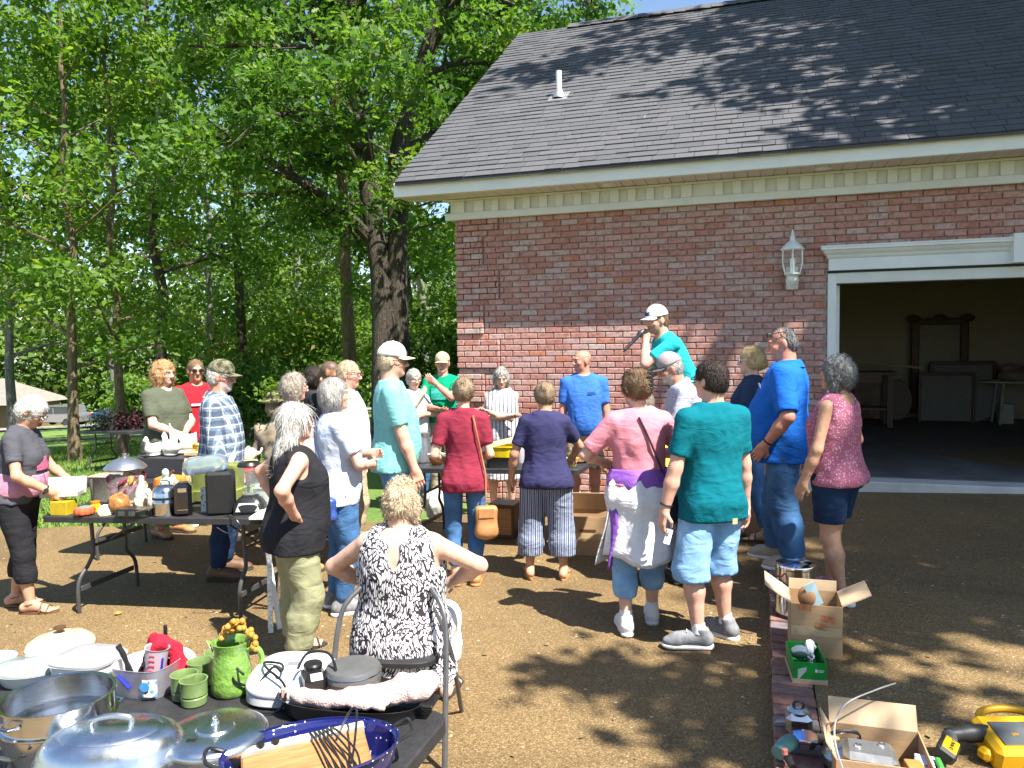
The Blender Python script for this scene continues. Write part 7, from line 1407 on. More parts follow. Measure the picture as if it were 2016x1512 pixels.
t = it('black_crate', 'low black plastic crate under the yellow bin', 'crate', -.10, 6.93, zc(-.1), -17.9); MB().lathe(shell([(.92,0),(1,.09),(1.03,.095)], .03)+[(0,.005)], 24, sx=.13, sy=.10, pw=7).build('tub', mat('charcoal plastic', (.035,.037,.04), .5), t)
t = it('yellow_bin', 'bright yellow plastic bin stacked on the black crate', 'bin', -.10, 6.93, zc(-.1)+.096, -17.9); MB().lathe(shell([(.90,0),(1,.085),(1.08,.09),(1.08,.10)], .04)+[(0,.005)], 24, sx=.125, sy=.095, pw=5).build('tub', mat('yellow plastic', (.75,.56,.01), .35), t)
t = it('cutting_board', 'pale board lying across the yellow bin', 'board', -.09, 7.02, zc(-.1)+.205, 20); t.rotation_euler = (R(6), R(-10), R(15)); MB().box(0,0,.006, .26,.15,.012, b=.004).build('plank', m_pine, t)
t = it('blue_capped_bottle', 'clear bottle with blue cap beside the yellow bin', 'bottle', .07, 7.10, zc(.07)); MB().lathe([(0,0),(.035,0),(.037,.01),(.036,.15),(.016,.19),(.016,.2)], 18).build('bottle_body', m_frost, t); MB().lathe([(.019,.198),(.019,.225),(0,.226)], 16).build('cap', MATS['blue plastic'], t)
t = it('yellow_caddy', 'small pale yellow dish at the right end of the middle table', 'dish', .50, 6.78, zc(.5), -10); MB().lathe(shell([(.8,0),(.85,.004),(1,.07),(1.04,.075)], .05)+[(0,.004)], 24, sx=.07, sy=.055, pw=5).build('tub', mat('pale yellow glaze', (.62,.56,.22), .35), t)
t = it('plate_of_trinkets', 'plate heaped with small trinkets at the end of the middle table', 'plate', .60, 7.02, zc(.6)); MB().lathe(shell([(.06,0),(.07,.004),(.105,.018)], .004)+[(0,.004)], 30).build('plate', m_milk, t); rg = random.Random(5)
for k in range(22): a = rg.random()*6.28; r_ = .07*math.sqrt(rg.random()); o = link('trinket', fms[0], mat('trinket', (.5,.4,.2), .5), t); o.location = (r_*math.cos(a), r_*math.sin(a), .006+.02*rg.random()); o.scale = (.7,.7,.7); o.rotation_euler = (rg.random()*3,0,rg.random()*6)
t = it('wooden_crate', 'brown wooden cabinet standing under the middle table', 'cabinet', -.08, 7.4, g_low(-.08,7.4), -17.9); MB().box(0,0,.16, .26,.28,.32, b=.006).build('carcass', m_dkw, t); MB().box(.0,-.142,.16, .21,.008,.25, b=.003).build('panel', m_oakw, t)
t = it('crumpled_bag', 'crumpled white bag under the left end of the middle table', 'bag', -.78, 8.15, g_low(-.78,8.15)); F = Field(V3(-.25,-.25,-.01), V3(.25,.25,.5), .012); F.ell((0,0,.16), (.16,.13,.17), .03); F.ell((.05,.02,.3), (.08,.07,.09), .04); F.wave(.022, 28, 4); F.wave(.008, 70, 5); F.plane((0,0,.0), (0,0,-1)); v, q = F.net(); link('bag_body', np_mesh('c', v, q, True), mat('white crumpled cloth', (.68,.66,.62), .8), t)
def carton(name, label, x, y, z, rz, w, d, h, flaps, m=m_card, fl=.6, group='cardboard boxes'):
    """open box of real board; flaps = fold angle for front, back, left, right (0 = upright)"""
    t = it(name, label, 'box', x, y, z, rz, group); th = .005; f0, f1 = fl if isinstance(fl, tuple) else (fl, fl)
    MB().box(0,-d/2,h/2, w,th,h).build('side', m, t); MB().box(0,d/2,h/2, w,th,h).build('side', m, t); MB().box(-w/2,0,h/2, th,d-th,h).build('side', m, t); MB().box(w/2,0,h/2, th,d-th,h).build('side', m, t); MB().box(0,0,.004, w-.01,d-.01,.006).build('bottom', m, t)
    if h > .2: MB().box(0,-d/2-.0035,h*.5, w*.98,.001,.05).build('tape', mat('parcel tape', (.50,.36,.20), .3), t)
    for k, a in enumerate(flaps):
        if a is None: continue
        if k < 2: s_ = -1 if k == 0 else 1; M_ = TR(0, s_*d/2, h, -s_*a); MB().box(0,0,d*f0/2, w-.006,th,d*f0, M_).build('flap', m_cardl, t)
        else: s_ = -1 if k == 2 else 1; M_ = TR(s_*w/2, 0, h, 0, s_*a); MB().box(0,0,w*f1/2, th,d-.006,w*f1, M_).build('flap', m_cardl, t)
    return t
b_ = carton('cardboard_box', 'open cardboard box on the ground beside the table end', .66, 6.72, g_low(.66,6.7), -10, .36, .30, .34, (None, -25, 40, 30)); MB().box(0,-.155,.22, .14,.002,.02).build('print', m_dkw, b_)
# --- things on the raised drive
t = it('pedal_bin', 'polished steel pedal bin with dark lid beside the big man\'s shoe', 'bin', 1.735, 4.70, .189, 30); MB().lathe([(0,.02),(.117,.02),(.118,.03),(.118,.30)], 40).build('can', m_steel, t); MB().lathe([(0,0),(.122,0),(.122,.022)], 40).build('base', m_blkp, t); l_ = MB().lathe([(.120,.302),(.122,.312),(.118,.325),(.08,.338),(0,.342)], 40).build('lid', m_chr, t); MB().tube(spline([(-.118,.05,.22),(-.15,.04,.24),(-.155,0,.27),(-.15,-.04,.24),(-.118,-.05,.22)], 4), .006, 7).build('handle', m_blkp, t)
b_ = carton('cardboard_box', 'tall open cardboard box with spread flaps and orange stains', 1.66, 4.21, .18, -17, .26, .27, .285, (None, 4, 55, 62), fl=(.22,.62))
for k, (xx, zz_) in enumerate(((-.06,.27),(.03,.22),(-.02,.17))): MB().box(xx,-.1385,zz_, .07,.001,.035, TR(0,0,0,0,8*k)).build('stain', mat('orange stain', (.45,.17,.07), .9, var=.3, scale=30), b_)
t = it('blue_card', 'pale blue card sticking out of the tall cardboard box', 'card', 1.70, 4.24, .40, 0); MB().box(0,0,.09, .06,.004,.16, TR(0,0,0,14,-28)).build('sheet', mat('pale blue card', (.42,.62,.70), .6), t)
t = it('plush_toy', 'brown rounded item peeping from the tall cardboard box', 'toy', 1.63, 4.24, .40); F = Field(V3(-.08,-.08,-.01), V3(.08,.08,.14), .008); F.ell((0,0,.06), (.05,.04,.06), .01); F.ell((.03,0,.11), (.025,.02,.02), .02); v, q = F.net(); link('plush', np_mesh('c', v, q, True), mat('brown plush', (.3,.16,.08), .95), t)
gx, gy = 1.495, 3.90; t = it('green_box', 'open green shoebox of white bathroom fittings on the brick strip', 'box', gx, gy, .20, -12); m_gb = mat('green card', (.005,.24,.03), .45); w, d, h = .155, .27, .085
for a in ((0,-d/2,w,.004), (0,d/2,w,.004)): MB().box(a[0],a[1],h/2, a[2],a[3],h).build('side', m_gb, t)
for s_ in (-1,1): MB().box(s_*w/2,0,h/2, .004,d,h).build('side', m_gb, t)
MB().box(0,0,.004, w-.008,d-.008,.005).build('bottom', m_gb, t); MB().box(0,0,-.012, w+.012,d+.012,.022).build('lid_below', m_cardl, t); MB().box(.03,-d/2-.003,.045, .012,.002,.014).build('logo', m_whtp, t); MB().box(.053,-d/2-.003,.048, .026,.002,.003).build('logo_line', m_whtp, t); MB().box(.051,-d/2-.003,.041, .022,.002,.003).build('logo_line', m_whtp, t)
for k in range(8): MB().box(-.056+.0052*k,-d/2-.003,.022+.0075*k*.55, .003,.002,.055-.005*k, TR(0,0,0)).build('white_stripe', m_whtp, t)
t = it('white_fitting', 'white oval shower rose lying in the green box', 'fitting', gx-.028, gy+.01, .215, -12); MB().lathe([(0,0),(.9,.004),(1,.02),(.95,.032),(.8,.036),(0,.034)], 30, TR(0,0,.045,-38,8), sx=.042, sy=.075).build('rose', m_whtp, t); MB().lathe([(.72,.036),(.74,.040),(.70,.041)], 30, TR(0,0,.045,-38,8), sx=.042, sy=.075).build('ring', m_whtp, t)
t = it('shower_hose', 'coiled chrome hose in the green box', 'hose', gx+.022, gy-.005, .215, -12); mb = MB()
for k in range(5): mb.tube([(.018*math.cos(a), .05*math.sin(a), .02+.008*k) for a in np.linspace(0,6.28,17)], .005, 6)
mb.build('coil', m_chr, t)
t = it('white_hook', 'white hooked plastic holder at the back of the green box', 'holder', gx+.045, gy+.06, .22, -12); MB().tube(spline([(0,-.03,0),(0,-.01,.05),(0,.03,.075),(.02,.045,.06),(.035,.04,.045)], 4), [.015]*4+[.02]*8+[.012]*5, 8).build('hook', m_whtp, t)
# lower cardboard box with appliances
lx, ly, lz = 1.42, 2.95, .16
carton('cardboard_box', 'big cardboard box of appliances at the bottom edge of the picture', lx, ly, lz, -17, .34, .30, .14, (None, 30, 30, None), fl=(.34,.2))
t = it('hot_plate', 'grey ribbed hot plate with vent slots lying in the big cardboard box', 'hot plate', lx-.06, ly-.05, lz+.06, -20); MB().box(0,0,.05, .19,.15,.10, b=.022).build('housing', mat('grey metal', (.26,.26,.26), .3, .6), t)
for k in range(6): MB().box(-.05+.02*k,-.0755,.06, .009,.004,.028).build('vent', m_blkp, t)
for k in (-.04,.045): MB().lathe([(.014,.1),(.012,.108),(0,.11)], 12, TR(k,.01+k*.4,0)).build('stud', m_chr, t)
t = it('orange_carton', 'orange carton inside the big cardboard box', 'carton', lx+.09, ly-.10, lz+.02, -10); MB().box(0,0,.05, .06,.07,.10, b=.003).build('carton_body', mat('orange card', (.62,.20,.05), .6), t)
t = it('blue_carton', 'pale blue printed carton inside the big cardboard box', 'carton', lx+.15, ly-.06, lz+.02, -25); MB().box(0,0,.045, .07,.09,.09, b=.003).build('carton_body', MATS['blue printed card'], t)
t = it('green_packet', 'green packet at the right wall of the big cardboard box', 'packet', lx+.185, ly-.10, lz+.03, -17); MB().box(0,0,.05, .02,.08,.09, b=.004).build('packet_body', mat('green packet', (.05,.30,.05), .4), t)
mb = MB(); t = it('grey_cable', 'thin grey cable looping over the cardboard flap', 'cable', lx-.2, ly-.1, lz); cord(mb, [(.0,-.08,.10),(-.01,.0,.19),(.03,.10,.24),(.12,.20,.265),(.26,.24,.30),(.34,.25,.32)], .0035); mb.build('wire', mat('grey cable', (.3,.3,.3), .5), t)
t = it('square_canister', 'square grey tin with looped lid handle on the brick strip', 'tin', 1.235, 3.30, .17, -15); MB().box(0,0,.05, .11,.11,.10, b=.022).build('tin_body', m_steel, t); MB().lathe([(.045,.098),(.048,.106),(.03,.116),(0,.118)], 22).build('lid', m_alu, t); MB().tube(spline([(-.02,0,.114),(-.016,0,.138),(.016,0,.138),(.02,0,.114)], 4), .007, 7).build('handle', m_blkp, t)
t = it('mirrored_dish', 'scalloped mirrored dish reflecting blue sky', 'dish', 1.20, 3.13, .20, 0); n_ = 40; mb = MB(); pr_ = [(.052+.004*math.cos(8*2*math.pi*i/n_), 2*math.pi*i/n_) for i in range(n_)]
mb.add([(r*math.cos(a)*s_, r*math.sin(a)*s_, z_) for s_, z_ in ((.7,.0), (1.0,.045), (.98,.05)) for r, a in pr_], [(j*n_+i, j*n_+(i+1)%n_, (j+1)*n_+(i+1)%n_, (j+1)*n_+i) for j in (0,1) for i in range(n_)]+[tuple(range(2*n_, 3*n_)), tuple(range(n_))[::-1]]); mb.build('mirror_top', m_chr, t)
t = it('teal_hair_dryer', 'teal and black hair dryer at the bottom of the brick strip', 'hair dryer', 1.12, 3.10, .175, 20); MB().tube(spline([(-.07,-.02,.04),(-.02,0,.05),(.04,.02,.05)], 4), [.03]*4+[.033]*4+[.028], 14).build('barrel', mat('teal plastic', (.08,.22,.22), .35), t); MB().tube(spline([(-.03,0,.04),(-.05,-.06,.03),(-.06,-.10,.02)], 3), .015, 10).build('grip', m_blkp, t); MB().lathe([(.012,0),(.012,.02),(0,.022)], 12, TR(-.06,-.05,.05)).build('button', mat('coral plastic', (.62,.20,.16), .4), t)
t = it('cream_roller', 'cream cylindrical handle lying between the tin and the box', 'handle', 1.30, 3.14, .21, -25); MB().tube([(-.045,0,.02),(-.04,0,.02),(.04,0,.02),(.045,0,.02)], [.008,.014,.014,.008], 12).build('roller', mat('cream plastic', (.66,.60,.34), .4), t)
t = it('steel_kettle', 'squat steel kettle cut by the bottom edge', 'kettle', 1.32, 3.03, .17, 0); MB().lathe([(0,0),(.07,0),(.085,.02),(.085,.05),(.05,.085),(.015,.095),(.012,.11),(0,.112)], 28).build('kettle_body', m_alu, t); MB().tube(spline([(-.06,0,.08),(-.05,0,.14),(.05,0,.14),(.06,0,.08)], 4), .008, 8).build('handle', m_blkp, t)
# yellow tool case and tool with lettering
def lettering(name, txt, size, m, parent, M_, ext=.0012):
    cu = bpy.data.curves.new(name, 'FONT'); cu.body = txt; cu.size = size; cu.extrude = ext; cu.align_x = 'CENTER'; cu.align_y = 'CENTER'; o = bpy.data.objects.new(name, cu); COL.objects.link(o)
    bpy.context.view_layer.update(); me = bpy.data.meshes.new_from_object(o.evaluated_get(bpy.context.evaluated_depsgraph_get())); bpy.data.objects.remove(o); me.materials.clear(); o2 = link(name, me, m, parent); o2.matrix_basis = M_; return o2
m_yel = mat('tool yellow', (.70,.38,.005), .4, var=.06); m_tool = mat('tool black', (.02,.021,.023), .5, var=.2); m_tgr = mat('tool grey', (.07,.08,.085), .55)
t = it('tool_case', 'yellow and grey power tool case lying on the drive', 'tool case', 2.07, 3.06, .19, -8); t.rotation_euler = (R(14), 0, R(-2))
MB().box(0,0,.06, .36,.22,.11, b=.02).build('shell', m_yel, t); MB().box(-.03,-.01,.117, .22,.13,.006, b=.002).build('panel', m_tgr, t); MB().box(.145,0,.10, .07,.20,.05, b=.012).build('latch', m_yel, t)
MB().tube(spline([(-.12,.10,.06),(-.10,.165,.07),(0,.185,.075),(.10,.165,.07),(.12,.10,.06)], 5), .017, 10).build('carry_handle', m_yel, t)
lp = MB().box(.02,-.01,.1215, .055,.085,.002).build('label_panel', m_yel, t); lettering('case_lettering', 'DEWALT', .024, m_tool, t, TR(.02,-.01,.123, 0,0,90)); lettering('case_mark', '20V', .018, m_yel, t, TR(-.07,-.02,.121, 0,0,0))
t = it('cordless_tool', 'black cordless tool with yellow lettered battery at bottom right', 'power tool', 1.80, 3.0, .19, 10)
MB().tube(spline([(-.03,.08,.08),(.05,.06,.09),(.15,.055,.085),(.24,.05,.08)], 4), [.028]*4+[.036]*4+[.034]*4+[.022], 14).build('motor_housing', m_tool, t); MB().tube(spline([(-.02,.075,.08),(-.06,.03,.07),(-.11,-.03,.06)], 4), [.03]*4+[.026]*4+[.03], 12).build('grip', m_tgr, t)
bt = MB().box(0,0,0, .12,.075,.05, TR(-.10,-.01,.075, 28,0,42), b=.01).build('battery', m_tool, t); MB().box(0,0,.0265, .10,.055,.006, TR(-.10,-.01,.075, 28,0,42), b=.0025).build('battery_label', m_yel, bt); lettering('battery_lettering', 'DEWALT', .022, m_tool, bt, TR(-.10,-.01,.075, 28,0,42) @ TR(0,-.004,.0305))
MB().box(.12,-.01,.04, .14,.06,.05, b=.014).build('shoe', m_yel, t); MB().tube(spline([(.24,.05,.08),(.30,.05,.07),(.34,.06,.05)], 3), .014, 8).build('nose', m_tgr, t)
# fallen flower, dry leaves
t = it('orange_blossom', 'single orange artificial blossom fallen on the drive', 'flower', -2.93, 5.60, g_low(-2.93,5.6)); o = link('petals', fms[0], None, t)

# ------------------------------------------------------------------ folding chair under the seated woman
m_chair = mat('chair grey metal', (.12,.12,.125), .35, .5); m_pad = mat('black vinyl', (.02,.02,.022), .45)
t = thing('folding_chair', 'grey metal folding chair under the seated woman', 'chair', (CHX, CHY-.04, -.02), -6)
for s_ in (-1,1):
    MB().tube(spline([(s_*.12,-.03,.74),(s_*.20,-.03,.60),(s_*.25,.02,.40),(s_*.25,.26,.0)], 4), .012, 8).build('leg', m_chair, t); MB().tube(spline([(s_*.17,-.06,.76),(s_*.25,-.14,.64),(s_*.268,-.26,.25),(s_*.27,-.32,.0)], 4), .013, 8).build('leg', m_chair, t)
MB().tube([(-.12,-.03,.76),(.12,-.03,.76)], .012, 8).build('top_rail', m_chair, t); MB().sheet(lambda u, v: (-.12+.24*u, -.02, .60+.15*v), 8, 3).build('backrest', m_pad, t); MB().tube([(-.267,-.29,.14),(.267,-.29,.14)], .008, 6).build('stretcher', m_chair, t)
MB().lathe([(.9,.425),(1,.435),(1,.455),(.94,.465),(0,.465)], 28, TR(0,0,0), sx=.215, sy=.215, pw=4).build('seat', m_pad, t)
# step stool under the auctioneer
t = thing('step_stool', 'wooden step stool under the auctioneer', 'stool', (1.74, 7.3, gz(1.76,7.3)), 10); t.scale = (1,1,.81)
MB().box(0,0,.45, .50,.40,.035, b=.006).build('tread', m_dkw, t); [MB().box(sx2*.2,sy2*.15,.217, .04,.04,.43, b=.004).build('leg', m_dkw, t) for sx2 in (-1,1) for sy2 in (-1,1)]
# ------------------------------------------------------------------ things people carry
def world_of(B, p): return B['P'].matrix_basis @ Vector([float(v) for v in p])
def strapline(B, a0, z0, a1, z1, bul=.03, n=14, back=True):
    iz = lambda q, z: float(np.interp(z, B['zs'], q)); out = []
    for k in range(n+1):
        f = k/n; x_ = a0+(a1-a0)*f; z = z0+(z1-z0)*f; d_ = iz(B['bd'], z)+bul; a_ = iz(B['aw'], z)+bul+.02; y_ = d_*max(0.02, 1-abs(x_/a_)**2.3)**(1/2.3); out.append(B['T'](x_, iz(B['cy'], z)+(-y_ if back else y_), z))
    return out
def bag(name, label, B, pts, m, size, drop, m2=None):
    wp = [world_of(B, p) for p in pts]; e = wp[-1]; t = thing(name, label, 'bag', tuple(e+Vector((0,0,-drop))), math.degrees(B['P'].rotation_euler.z)); inv = t.matrix_basis.inverted()
    def ribbon(q):
        mb = MB(); mb.tube([inv @ p for p in q], .0065, 6); return mb
    ribbon(wp+[e+Vector((0,0,-drop*.8))]).build('strap', m2 or m, t); w, d, h = size; F = Field(V3(-w,-d,-h*1.1), V3(w,d,h*.4), .009); F.rbox((0,0,-h*.45), (w/2,d/2,h/2), min(d,w)*.3, .02); F.ell((0,0,-h*.75), (w*.5,d*.62,h*.3), .03); F.wave(.004, 40, 3); v, q = F.net(); link('bag_body', np_mesh('c', v, q, True), m, t); MB().box(0,-d*.55,-h*.15, w*.7,.006,h*.3, b=.002).build('flap', m, t); return t
bag('shoulder_bag', 'tan leather bag hanging at the maroon woman\'s hip', B14, strapline(B14, .075, .30*1.62, .165, .02*1.62, .03, 14), p_tan, (.17,.10,.24), .26)
bag('crossbody_bag', 'blue quilted bag held by the woman in pale blue', B6, strapline(B6, -.05, .31*1.68, .175, .05*1.68, .035, 14, True), mat('blue quilted nylon', (.03,.07,.28), .4, var=.3, scale=40, bump=.6, bscale=60), (.22,.10,.16), .10, mat('navy strap', (.02,.03,.09), .5))
bag('small_black_bag', 'small black bag on a thin strap behind the pink tee', B21, strapline(B21, -.03, .30*1.68, .155, .05*1.68, .036, 14), mat('black nylon', (.02,.02,.03), .5), (.15,.07,.18), .08)
h3 = B18['h3']; mp = world_of(B18, B18['WL']); hw = world_of(B18, h3(0,.15,-.07)); d_ = Vector((-.62,-.25,-.60)).normalized()
t = thing('microphone', 'black hand-held microphone at the auctioneer\'s mouth', 'microphone', tuple(hw)); MB().tube([Vector((0,0,0)), d_*.03, d_*.06, d_*.08, d_*.26], [.020,.030,.027,.018,.015], 14).build('grille_and_barrel', mat('microphone black', (.03,.03,.032), .4), t); MB().tube([d_*.26, d_*.285], [.012,.008], 10).build('antenna', m_blkp, t)
pt_ = world_of(B22, B22['WL']); t = thing('paper_slip', 'white paper slip held in the teal man\'s left hand', 'paper', (pt_.x+.02, pt_.y, pt_.z-.16), 30); MB().box(0,0,0, .05,.004,.09, TR(0,0,0,0,20)).build('sheet', c_wht, t)
pt_ = world_of(B25, B25['WR']); t = thing('rolled_paper', 'striped folded strip held at the pink top woman\'s right side', 'strip', (pt_.x+.03, pt_.y, pt_.z-.30), 20); MB().box(0,0,.1, .035,.012,.34, TR(0,0,0,0,8)).build('strip_body', pattern('striped strip', stripes((.40,.22,.16), (.60,.45,.36), 120, .5)), t)
MB().box(0,0,0, .034,.0012,.034, TR(0,0,0)).build('leather_patch', mat('shorts patch', (.50,.38,.20), .8), B22['P']).matrix_basis = Matrix.Translation(Vector([float(v) for v in B22['T'](.02, -(B22['bd'][1]+.052), -.115)]))
MB().box(0,0,0, .09,.06,.0015).build('name_tag', mat('pale tag', (.55,.62,.85), .7), B24['P']).matrix_basis = Matrix.Translation(Vector([float(v) for v in B24['T'](-.095, B24['bd'][5]+B24['cy'][5]-.012, .225*1.78)])) @ rotm(78,0,18)

# ------------------------------------------------------------------ wall lantern and what stands in the garage
lx_, ly_, lz_ = gloc(3.86, -.15, 2.44); t = thing('wall_lantern', 'white carriage lantern on the brick wall beside the garage door', 'lamp', (lx_, ly_, lz_), -17.9)
m_lw = mat('white lamp metal', (.72,.72,.70), .4, var=.06)
MB().lathe([(0,.0),(.022,.012),(.03,.03),(.05,.055),(.06,.085),(.055,.105),(.075,.125),(.088,.135),(.088,.145),(0,.145)], 12).build('base', m_lw, t)
MB().lathe([(.118,.385),(.122,.395),(.118,.405),(.095,.43),(.06,.465),(.032,.485),(.024,.51),(.03,.525),(.018,.54),(.008,.60),(0,.605)], 12).build('cap', m_lw, t)
for k in range(6):
    a = R(60*k+30); MB().tube(spline([(.085*math.cos(a), .085*math.sin(a), .145), (.112*math.cos(a), .112*math.sin(a), .26), (.108*math.cos(a), .108*math.sin(a), .39)], 4), .006, 6).build('bar', m_lw, t)
MB().lathe([(.080,.146),(.104,.22),(.107,.28),(.102,.388)], 12, cap=False).build('glass', m_glass, t); MB().lathe([(0,.15),(.028,.15),(.028,.30),(0,.31)], 14).build('candle', m_milk, t); MB().lathe([(0,-.03),(.03,-.02),(.06,.03),(.07,.08),(.05,.13),(0,.15)], 14, TR(0,.04,.0), sy=.8).build('bracket', m_lw, t); MB().box(0,.10,.10, .12,.03,.24, b=.006).build('wall_plate', m_lw, t); MB().tube(spline([(0,.09,.06),(0,.04,.03),(0,0,.02)], 4), .016, 8).build('arm', m_lw, t)
def gi(name, label, cat, x, y, z, rz=0): return thing(name, label, cat, gloc(x, y, z), -17.9+rz)
FZ = DZ0-.01
t = gi('ornate_frame', 'tall ornate carved dark frame against the garage back wall', 'frame', 6.65, 7.0, FZ)
MB().box(-.40,0,.95, .14,.06,1.7, b=.02).build('side', m_dkw, t); MB().box(.40,0,.95, .14,.06,1.7, b=.02).build('side', m_dkw, t); MB().box(0,0,1.78, .94,.06,.12, b=.02).build('top', m_dkw, t)
for xx in (-.44, 0, .44): MB().lathe([(0,0),(.9,.01),(1,.03),(.6,.05),(0,.06)], 16, TR(xx,-.03,1.84,90), sx=.12, sy=.07).build('crest', m_dkw, t)
MB().box(0,.01,1.2, .68,.012,1.1).build('glass', mat('dusty mirror', (.30,.27,.21), .5, .0), t)
t = gi('brown_frame', 'wide brown frame leaning in front of the ornate one', 'frame', 6.98, 6.75, FZ); [MB().box(xx,0,.52, .07,.03,1.04, b=.01).build('side', m_dkw, t) for xx in (-.5,.5)]; MB().box(0,0,1.03, 1.0,.03,.07, b=.01).build('top', m_dkw, t); MB().box(0,.012,.5, .95,.01,1.0).build('backing', mat('grey board', (.26,.24,.23), .9), t)
t = gi('framed_board', 'square grey framed panel at the front of the frames', 'panel', 6.65, 6.4, FZ); MB().box(0,0,.42, .80,.02,.80, b=.004).build('board', MATS['grey board'], t); [MB().box(xx,-.01,.42, .05,.03,.86, b=.008).build('side', m_dkw, t) for xx in (-.42,.42)]; MB().box(0,-.01,.85, .88,.03,.05, b=.008).build('top', m_dkw, t)
t = gi('round_tabletop', 'round grey tabletop leaning beside the frames', 'tabletop', 7.1, 6.6, FZ); MB().lathe([(0,-.012),(.42,-.012),(.43,0),(.42,.012),(0,.012)], 40, TR(0,0,.42,82)).build('disc', MATS['grey board'], t)
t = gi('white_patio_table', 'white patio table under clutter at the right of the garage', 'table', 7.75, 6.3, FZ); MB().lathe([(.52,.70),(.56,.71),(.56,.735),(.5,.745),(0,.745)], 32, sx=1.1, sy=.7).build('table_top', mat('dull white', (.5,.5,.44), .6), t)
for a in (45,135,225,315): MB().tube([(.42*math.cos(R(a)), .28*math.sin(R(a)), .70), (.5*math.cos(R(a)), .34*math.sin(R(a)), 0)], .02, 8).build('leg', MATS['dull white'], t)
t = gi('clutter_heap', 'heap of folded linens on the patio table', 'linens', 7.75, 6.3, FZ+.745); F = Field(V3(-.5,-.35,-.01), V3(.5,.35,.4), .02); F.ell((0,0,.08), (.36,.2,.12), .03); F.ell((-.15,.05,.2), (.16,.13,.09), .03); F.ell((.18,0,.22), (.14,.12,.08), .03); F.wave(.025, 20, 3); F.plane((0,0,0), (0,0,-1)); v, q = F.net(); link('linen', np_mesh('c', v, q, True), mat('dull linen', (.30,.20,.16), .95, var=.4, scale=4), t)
t = gi('white_box', 'small white box under the patio table', 'box', 7.55, 6.35, FZ); MB().box(0,0,.17, .2,.2,.34, b=.006).build('box_body', MATS['dull white'], t)
t = gi('oval_picture', 'dark oval framed picture on the garage floor', 'picture', 5.88, 6.6, FZ); MB().lathe([(.80,-.02),(1,-.02),(1.04,0),(1,.025),(.82,.025)], 36, TR(0,0,.37,84), sx=.26, sy=.36).build('frame', m_dkw, t); MB().lathe([(.85,0),(.85,.004),(0,.004)], 36, TR(0,.0,.37,84), sx=.26, sy=.36).build('print', mat('sepia print', (.22,.14,.10), .7, var=.6, scale=5, col2=(.40,.30,.22)), t)
t = gi('square_picture', 'pale figure print standing left of the oval picture', 'picture', 5.4, 6.6, FZ); MB().box(0,0,.33, .44,.02,.62, b=.004).build('print', MATS['sepia print'], t); [MB().box(xx,-.008,.33, .03,.03,.66, b=.004).build('side', m_dkw, t) for xx in (-.23,.23)]
t = gi('work_bench', 'long dark workbench along the left garage wall', 'bench', 4.5, 5.6, FZ); MB().box(0,0,.90, 2.4,.6,.06, b=.006).build('top', m_dkw, t); [MB().box(xx,yy,.435, .09,.09,.87).build('leg', m_dkw, t) for xx in (-1.1,1.1) for yy in (-.25,.25)]; MB().box(0,0,.3, 2.2,.5,.04).build('shelf', m_dkw, t)
t = gi('long_plank', 'long pale plank sloping down over the workbench', 'plank', 4.9, 5.9, FZ+.93); MB().box(0,0,.20, 2.6,.16,.04, TR(0,0,0,0,7), b=.004).build('board', m_oakw, t)
# ------------------------------------------------------------------ far house and parked cars
hx, hy = -49, 70; hz = terrain(hx, hy); t = thing('far_house', 'brown house with pale hipped roof beyond the road at left', 'house', (hx, hy, hz), -8); t.scale = (.78,.78,.82)
MB().box(0,0,1.5, 16,8,3.0).build('wall', mat('brown siding', (.20,.12,.08), .9), t); MB().add([(-9,-5,3),(9,-5,3),(9,5,3),(-9,5,3),(-4.2,0,5.6),(4.2,0,5.6)], [(0,1,5,4),(1,2,5),(2,3,4,5),(3,0,4),(3,2,1,0)]).build('roof', mat('pale shingles', (.22,.195,.17), .9, var=.12, scale=2), t, 0)
for k in range(5): MB().box(-7+3.4*k,-5.0+.3,1.5, .28,.28,3.0).build('porch_post', m_white, t)
for k in range(4): w_ = MB().box(-5.5+3.5*k,-4.03,1.6, 1.2,.06,1.4).build('window', mat('house glass', (.05,.06,.07), .1), t); MB().box(-5.5+3.5*k,-4.07,2.35, 1.4,.04,.1).build('frame', m_white, w_)
m_tyre = mat('tyre', (.02,.02,.02), .85); m_rim = mat('alloy rim', (.55,.55,.56), .3, .8); m_cg = mat('car glass', (.03,.04,.045), .05, spec=.8)
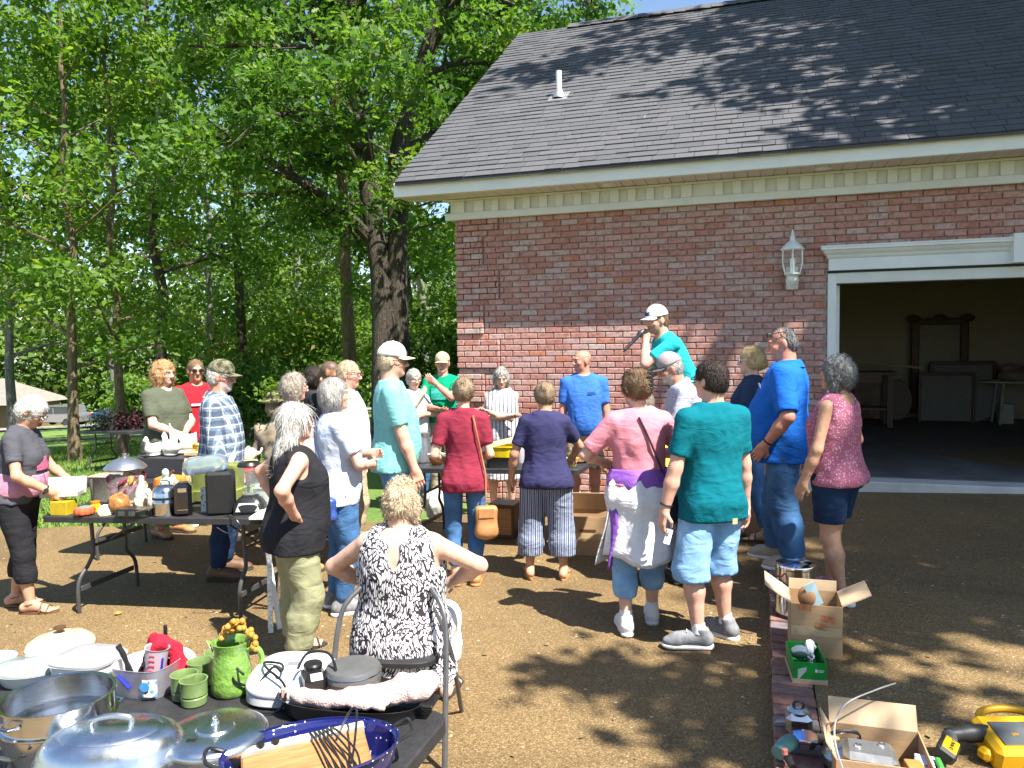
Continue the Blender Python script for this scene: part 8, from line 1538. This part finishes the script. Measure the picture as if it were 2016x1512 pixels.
def car(label, x, y, rz, m, suv=True, L=4.5, H_=1.62):
    t = thing('parked_car', label, 'car', (x, y, terrain(x, y)+.06), rz, 'cars parked across the road'); W = 1.8
    pr_ = [(-L/2,.35),(-L/2,.85),(-L/2+.12,.98),(-L/2+.9,1.02) if not suv else (-L/2+.25,1.05),(L/2-1.15,1.0),(L/2-.2,.85),(L/2,.7),(L/2,.35)]
    def prism_x(mb, poly, w): 
        n = len(poly); mb.add([(p[0], -w/2, p[1]) for p in poly]+[(p[0], w/2, p[1]) for p in poly], [tuple(range(n)), tuple(range(n, 2*n))[::-1]]+[(i, i+n, (i+1)%n+n, (i+1)%n) for i in range(n)])
    mb = MB(); prism_x(mb, pr_, W); bd_ = mb.build('body', m, t, 0); bv_ = bd_.modifiers.new('b','BEVEL'); bv_.width = .06; bv_.segments = 2
    cp = [(-L/2+.28,1.0),(-L/2+.5,H_-.1),(-L/2+.8,H_),(.35,H_),(.75,H_-.08),(L/2-1.15,1.0)] if suv else [(-L/2+.7,1.0),(-L/2+1.35,H_-.06),(-L/2+1.7,H_),(.3,H_),(.55,H_-.05),(L/2-1.2,1.0)]
    mb = MB(); prism_x(mb, cp, W-.22); cb = mb.build('cabin', m, t, 0); bv_ = cb.modifiers.new('b','BEVEL'); bv_.width = .05; bv_.segments = 2
    ins = [(p[0]*.94+.0, 1.04+(p[1]-1.0)*.80) for p in cp]
    for s_ in (-1,1):
        n = len(ins); MB().add([(p[0], s_*(W/2-.105), p[1]) for p in ins], [tuple(range(n)) if s_ < 0 else tuple(range(n))[::-1]]).build('side_window', m_cg, cb, 0)
        MB().box(-.1, s_*(W/2-.1), 1.25, .07,.02,.45).build('pillar', m, cb)
    MB().add([(L/2-1.17,-.72,1.06),(L/2-1.17,.72,1.06),(.80,.66,H_-.10),(.80,-.66,H_-.10)], [(0,1,2,3)], TR(.03,0,.03)).build('windscreen', m_cg, cb, 0)
    for sx2 in (-1,1):
        for s_ in (-1,1):
            wv_ = MB().lathe([(.19,-.10),(.32,-.10),(.335,-.08),(.335,.08),(.32,.10),(.19,.10)], 24, TR(sx2*L*.295, s_*(W/2-.08), .335, 90)).build('wheel', m_tyre, t); MB().lathe([(0,.07),(.05,.09),(.19,.085),(.2,.10)], 20, TR(sx2*L*.295, s_*(W/2-.08), .335, 90 if s_ < 0 else -90)).build('rim', m_rim, wv_)
        for s_ in (-1,1): MB().box(sx2*(L/2-.01), s_*.65, .78, .06,.3,.13, b=.02).build('headlight' if sx2 > 0 else 'tail_light', m_milk if sx2 > 0 else mat('tail lamp', (.35,.02,.02), .2), t)
    return t
p_grey = mat('car silver', (.30,.31,.33), .25, .6, var=.02, coat=.8); p_wh = mat('car white', (.70,.70,.70), .3, var=.02, coat=.8); p_blu = mat('car blue grey', (.18,.24,.32), .25, .5, var=.02, coat=.8); p_red = mat('car maroon', (.16,.02,.03), .25, var=.02, coat=.8)
car('silver compact SUV parked across the road at left', -35.6, 60.5, 172, p_grey, True, 4.3, 1.68)
car('dark blue pickup-like car half hidden behind the curly-haired woman', -31.3, 62, 175, mat('car navy', (.02,.05,.12), .25, coat=.8), True, 4.6, 1.7)
car('white sedan beyond the plaid man', -22.2, 61, 175, p_wh, False, 4.6, 1.45)
car('maroon car next to the white sedan', -18.6, 62, 170, p_red, False, 4.5, 1.5)
car('blue grey SUV between the aqua tee and the green tee', -7.3, 62, 165, p_blu, True, 4.5, 1.66)
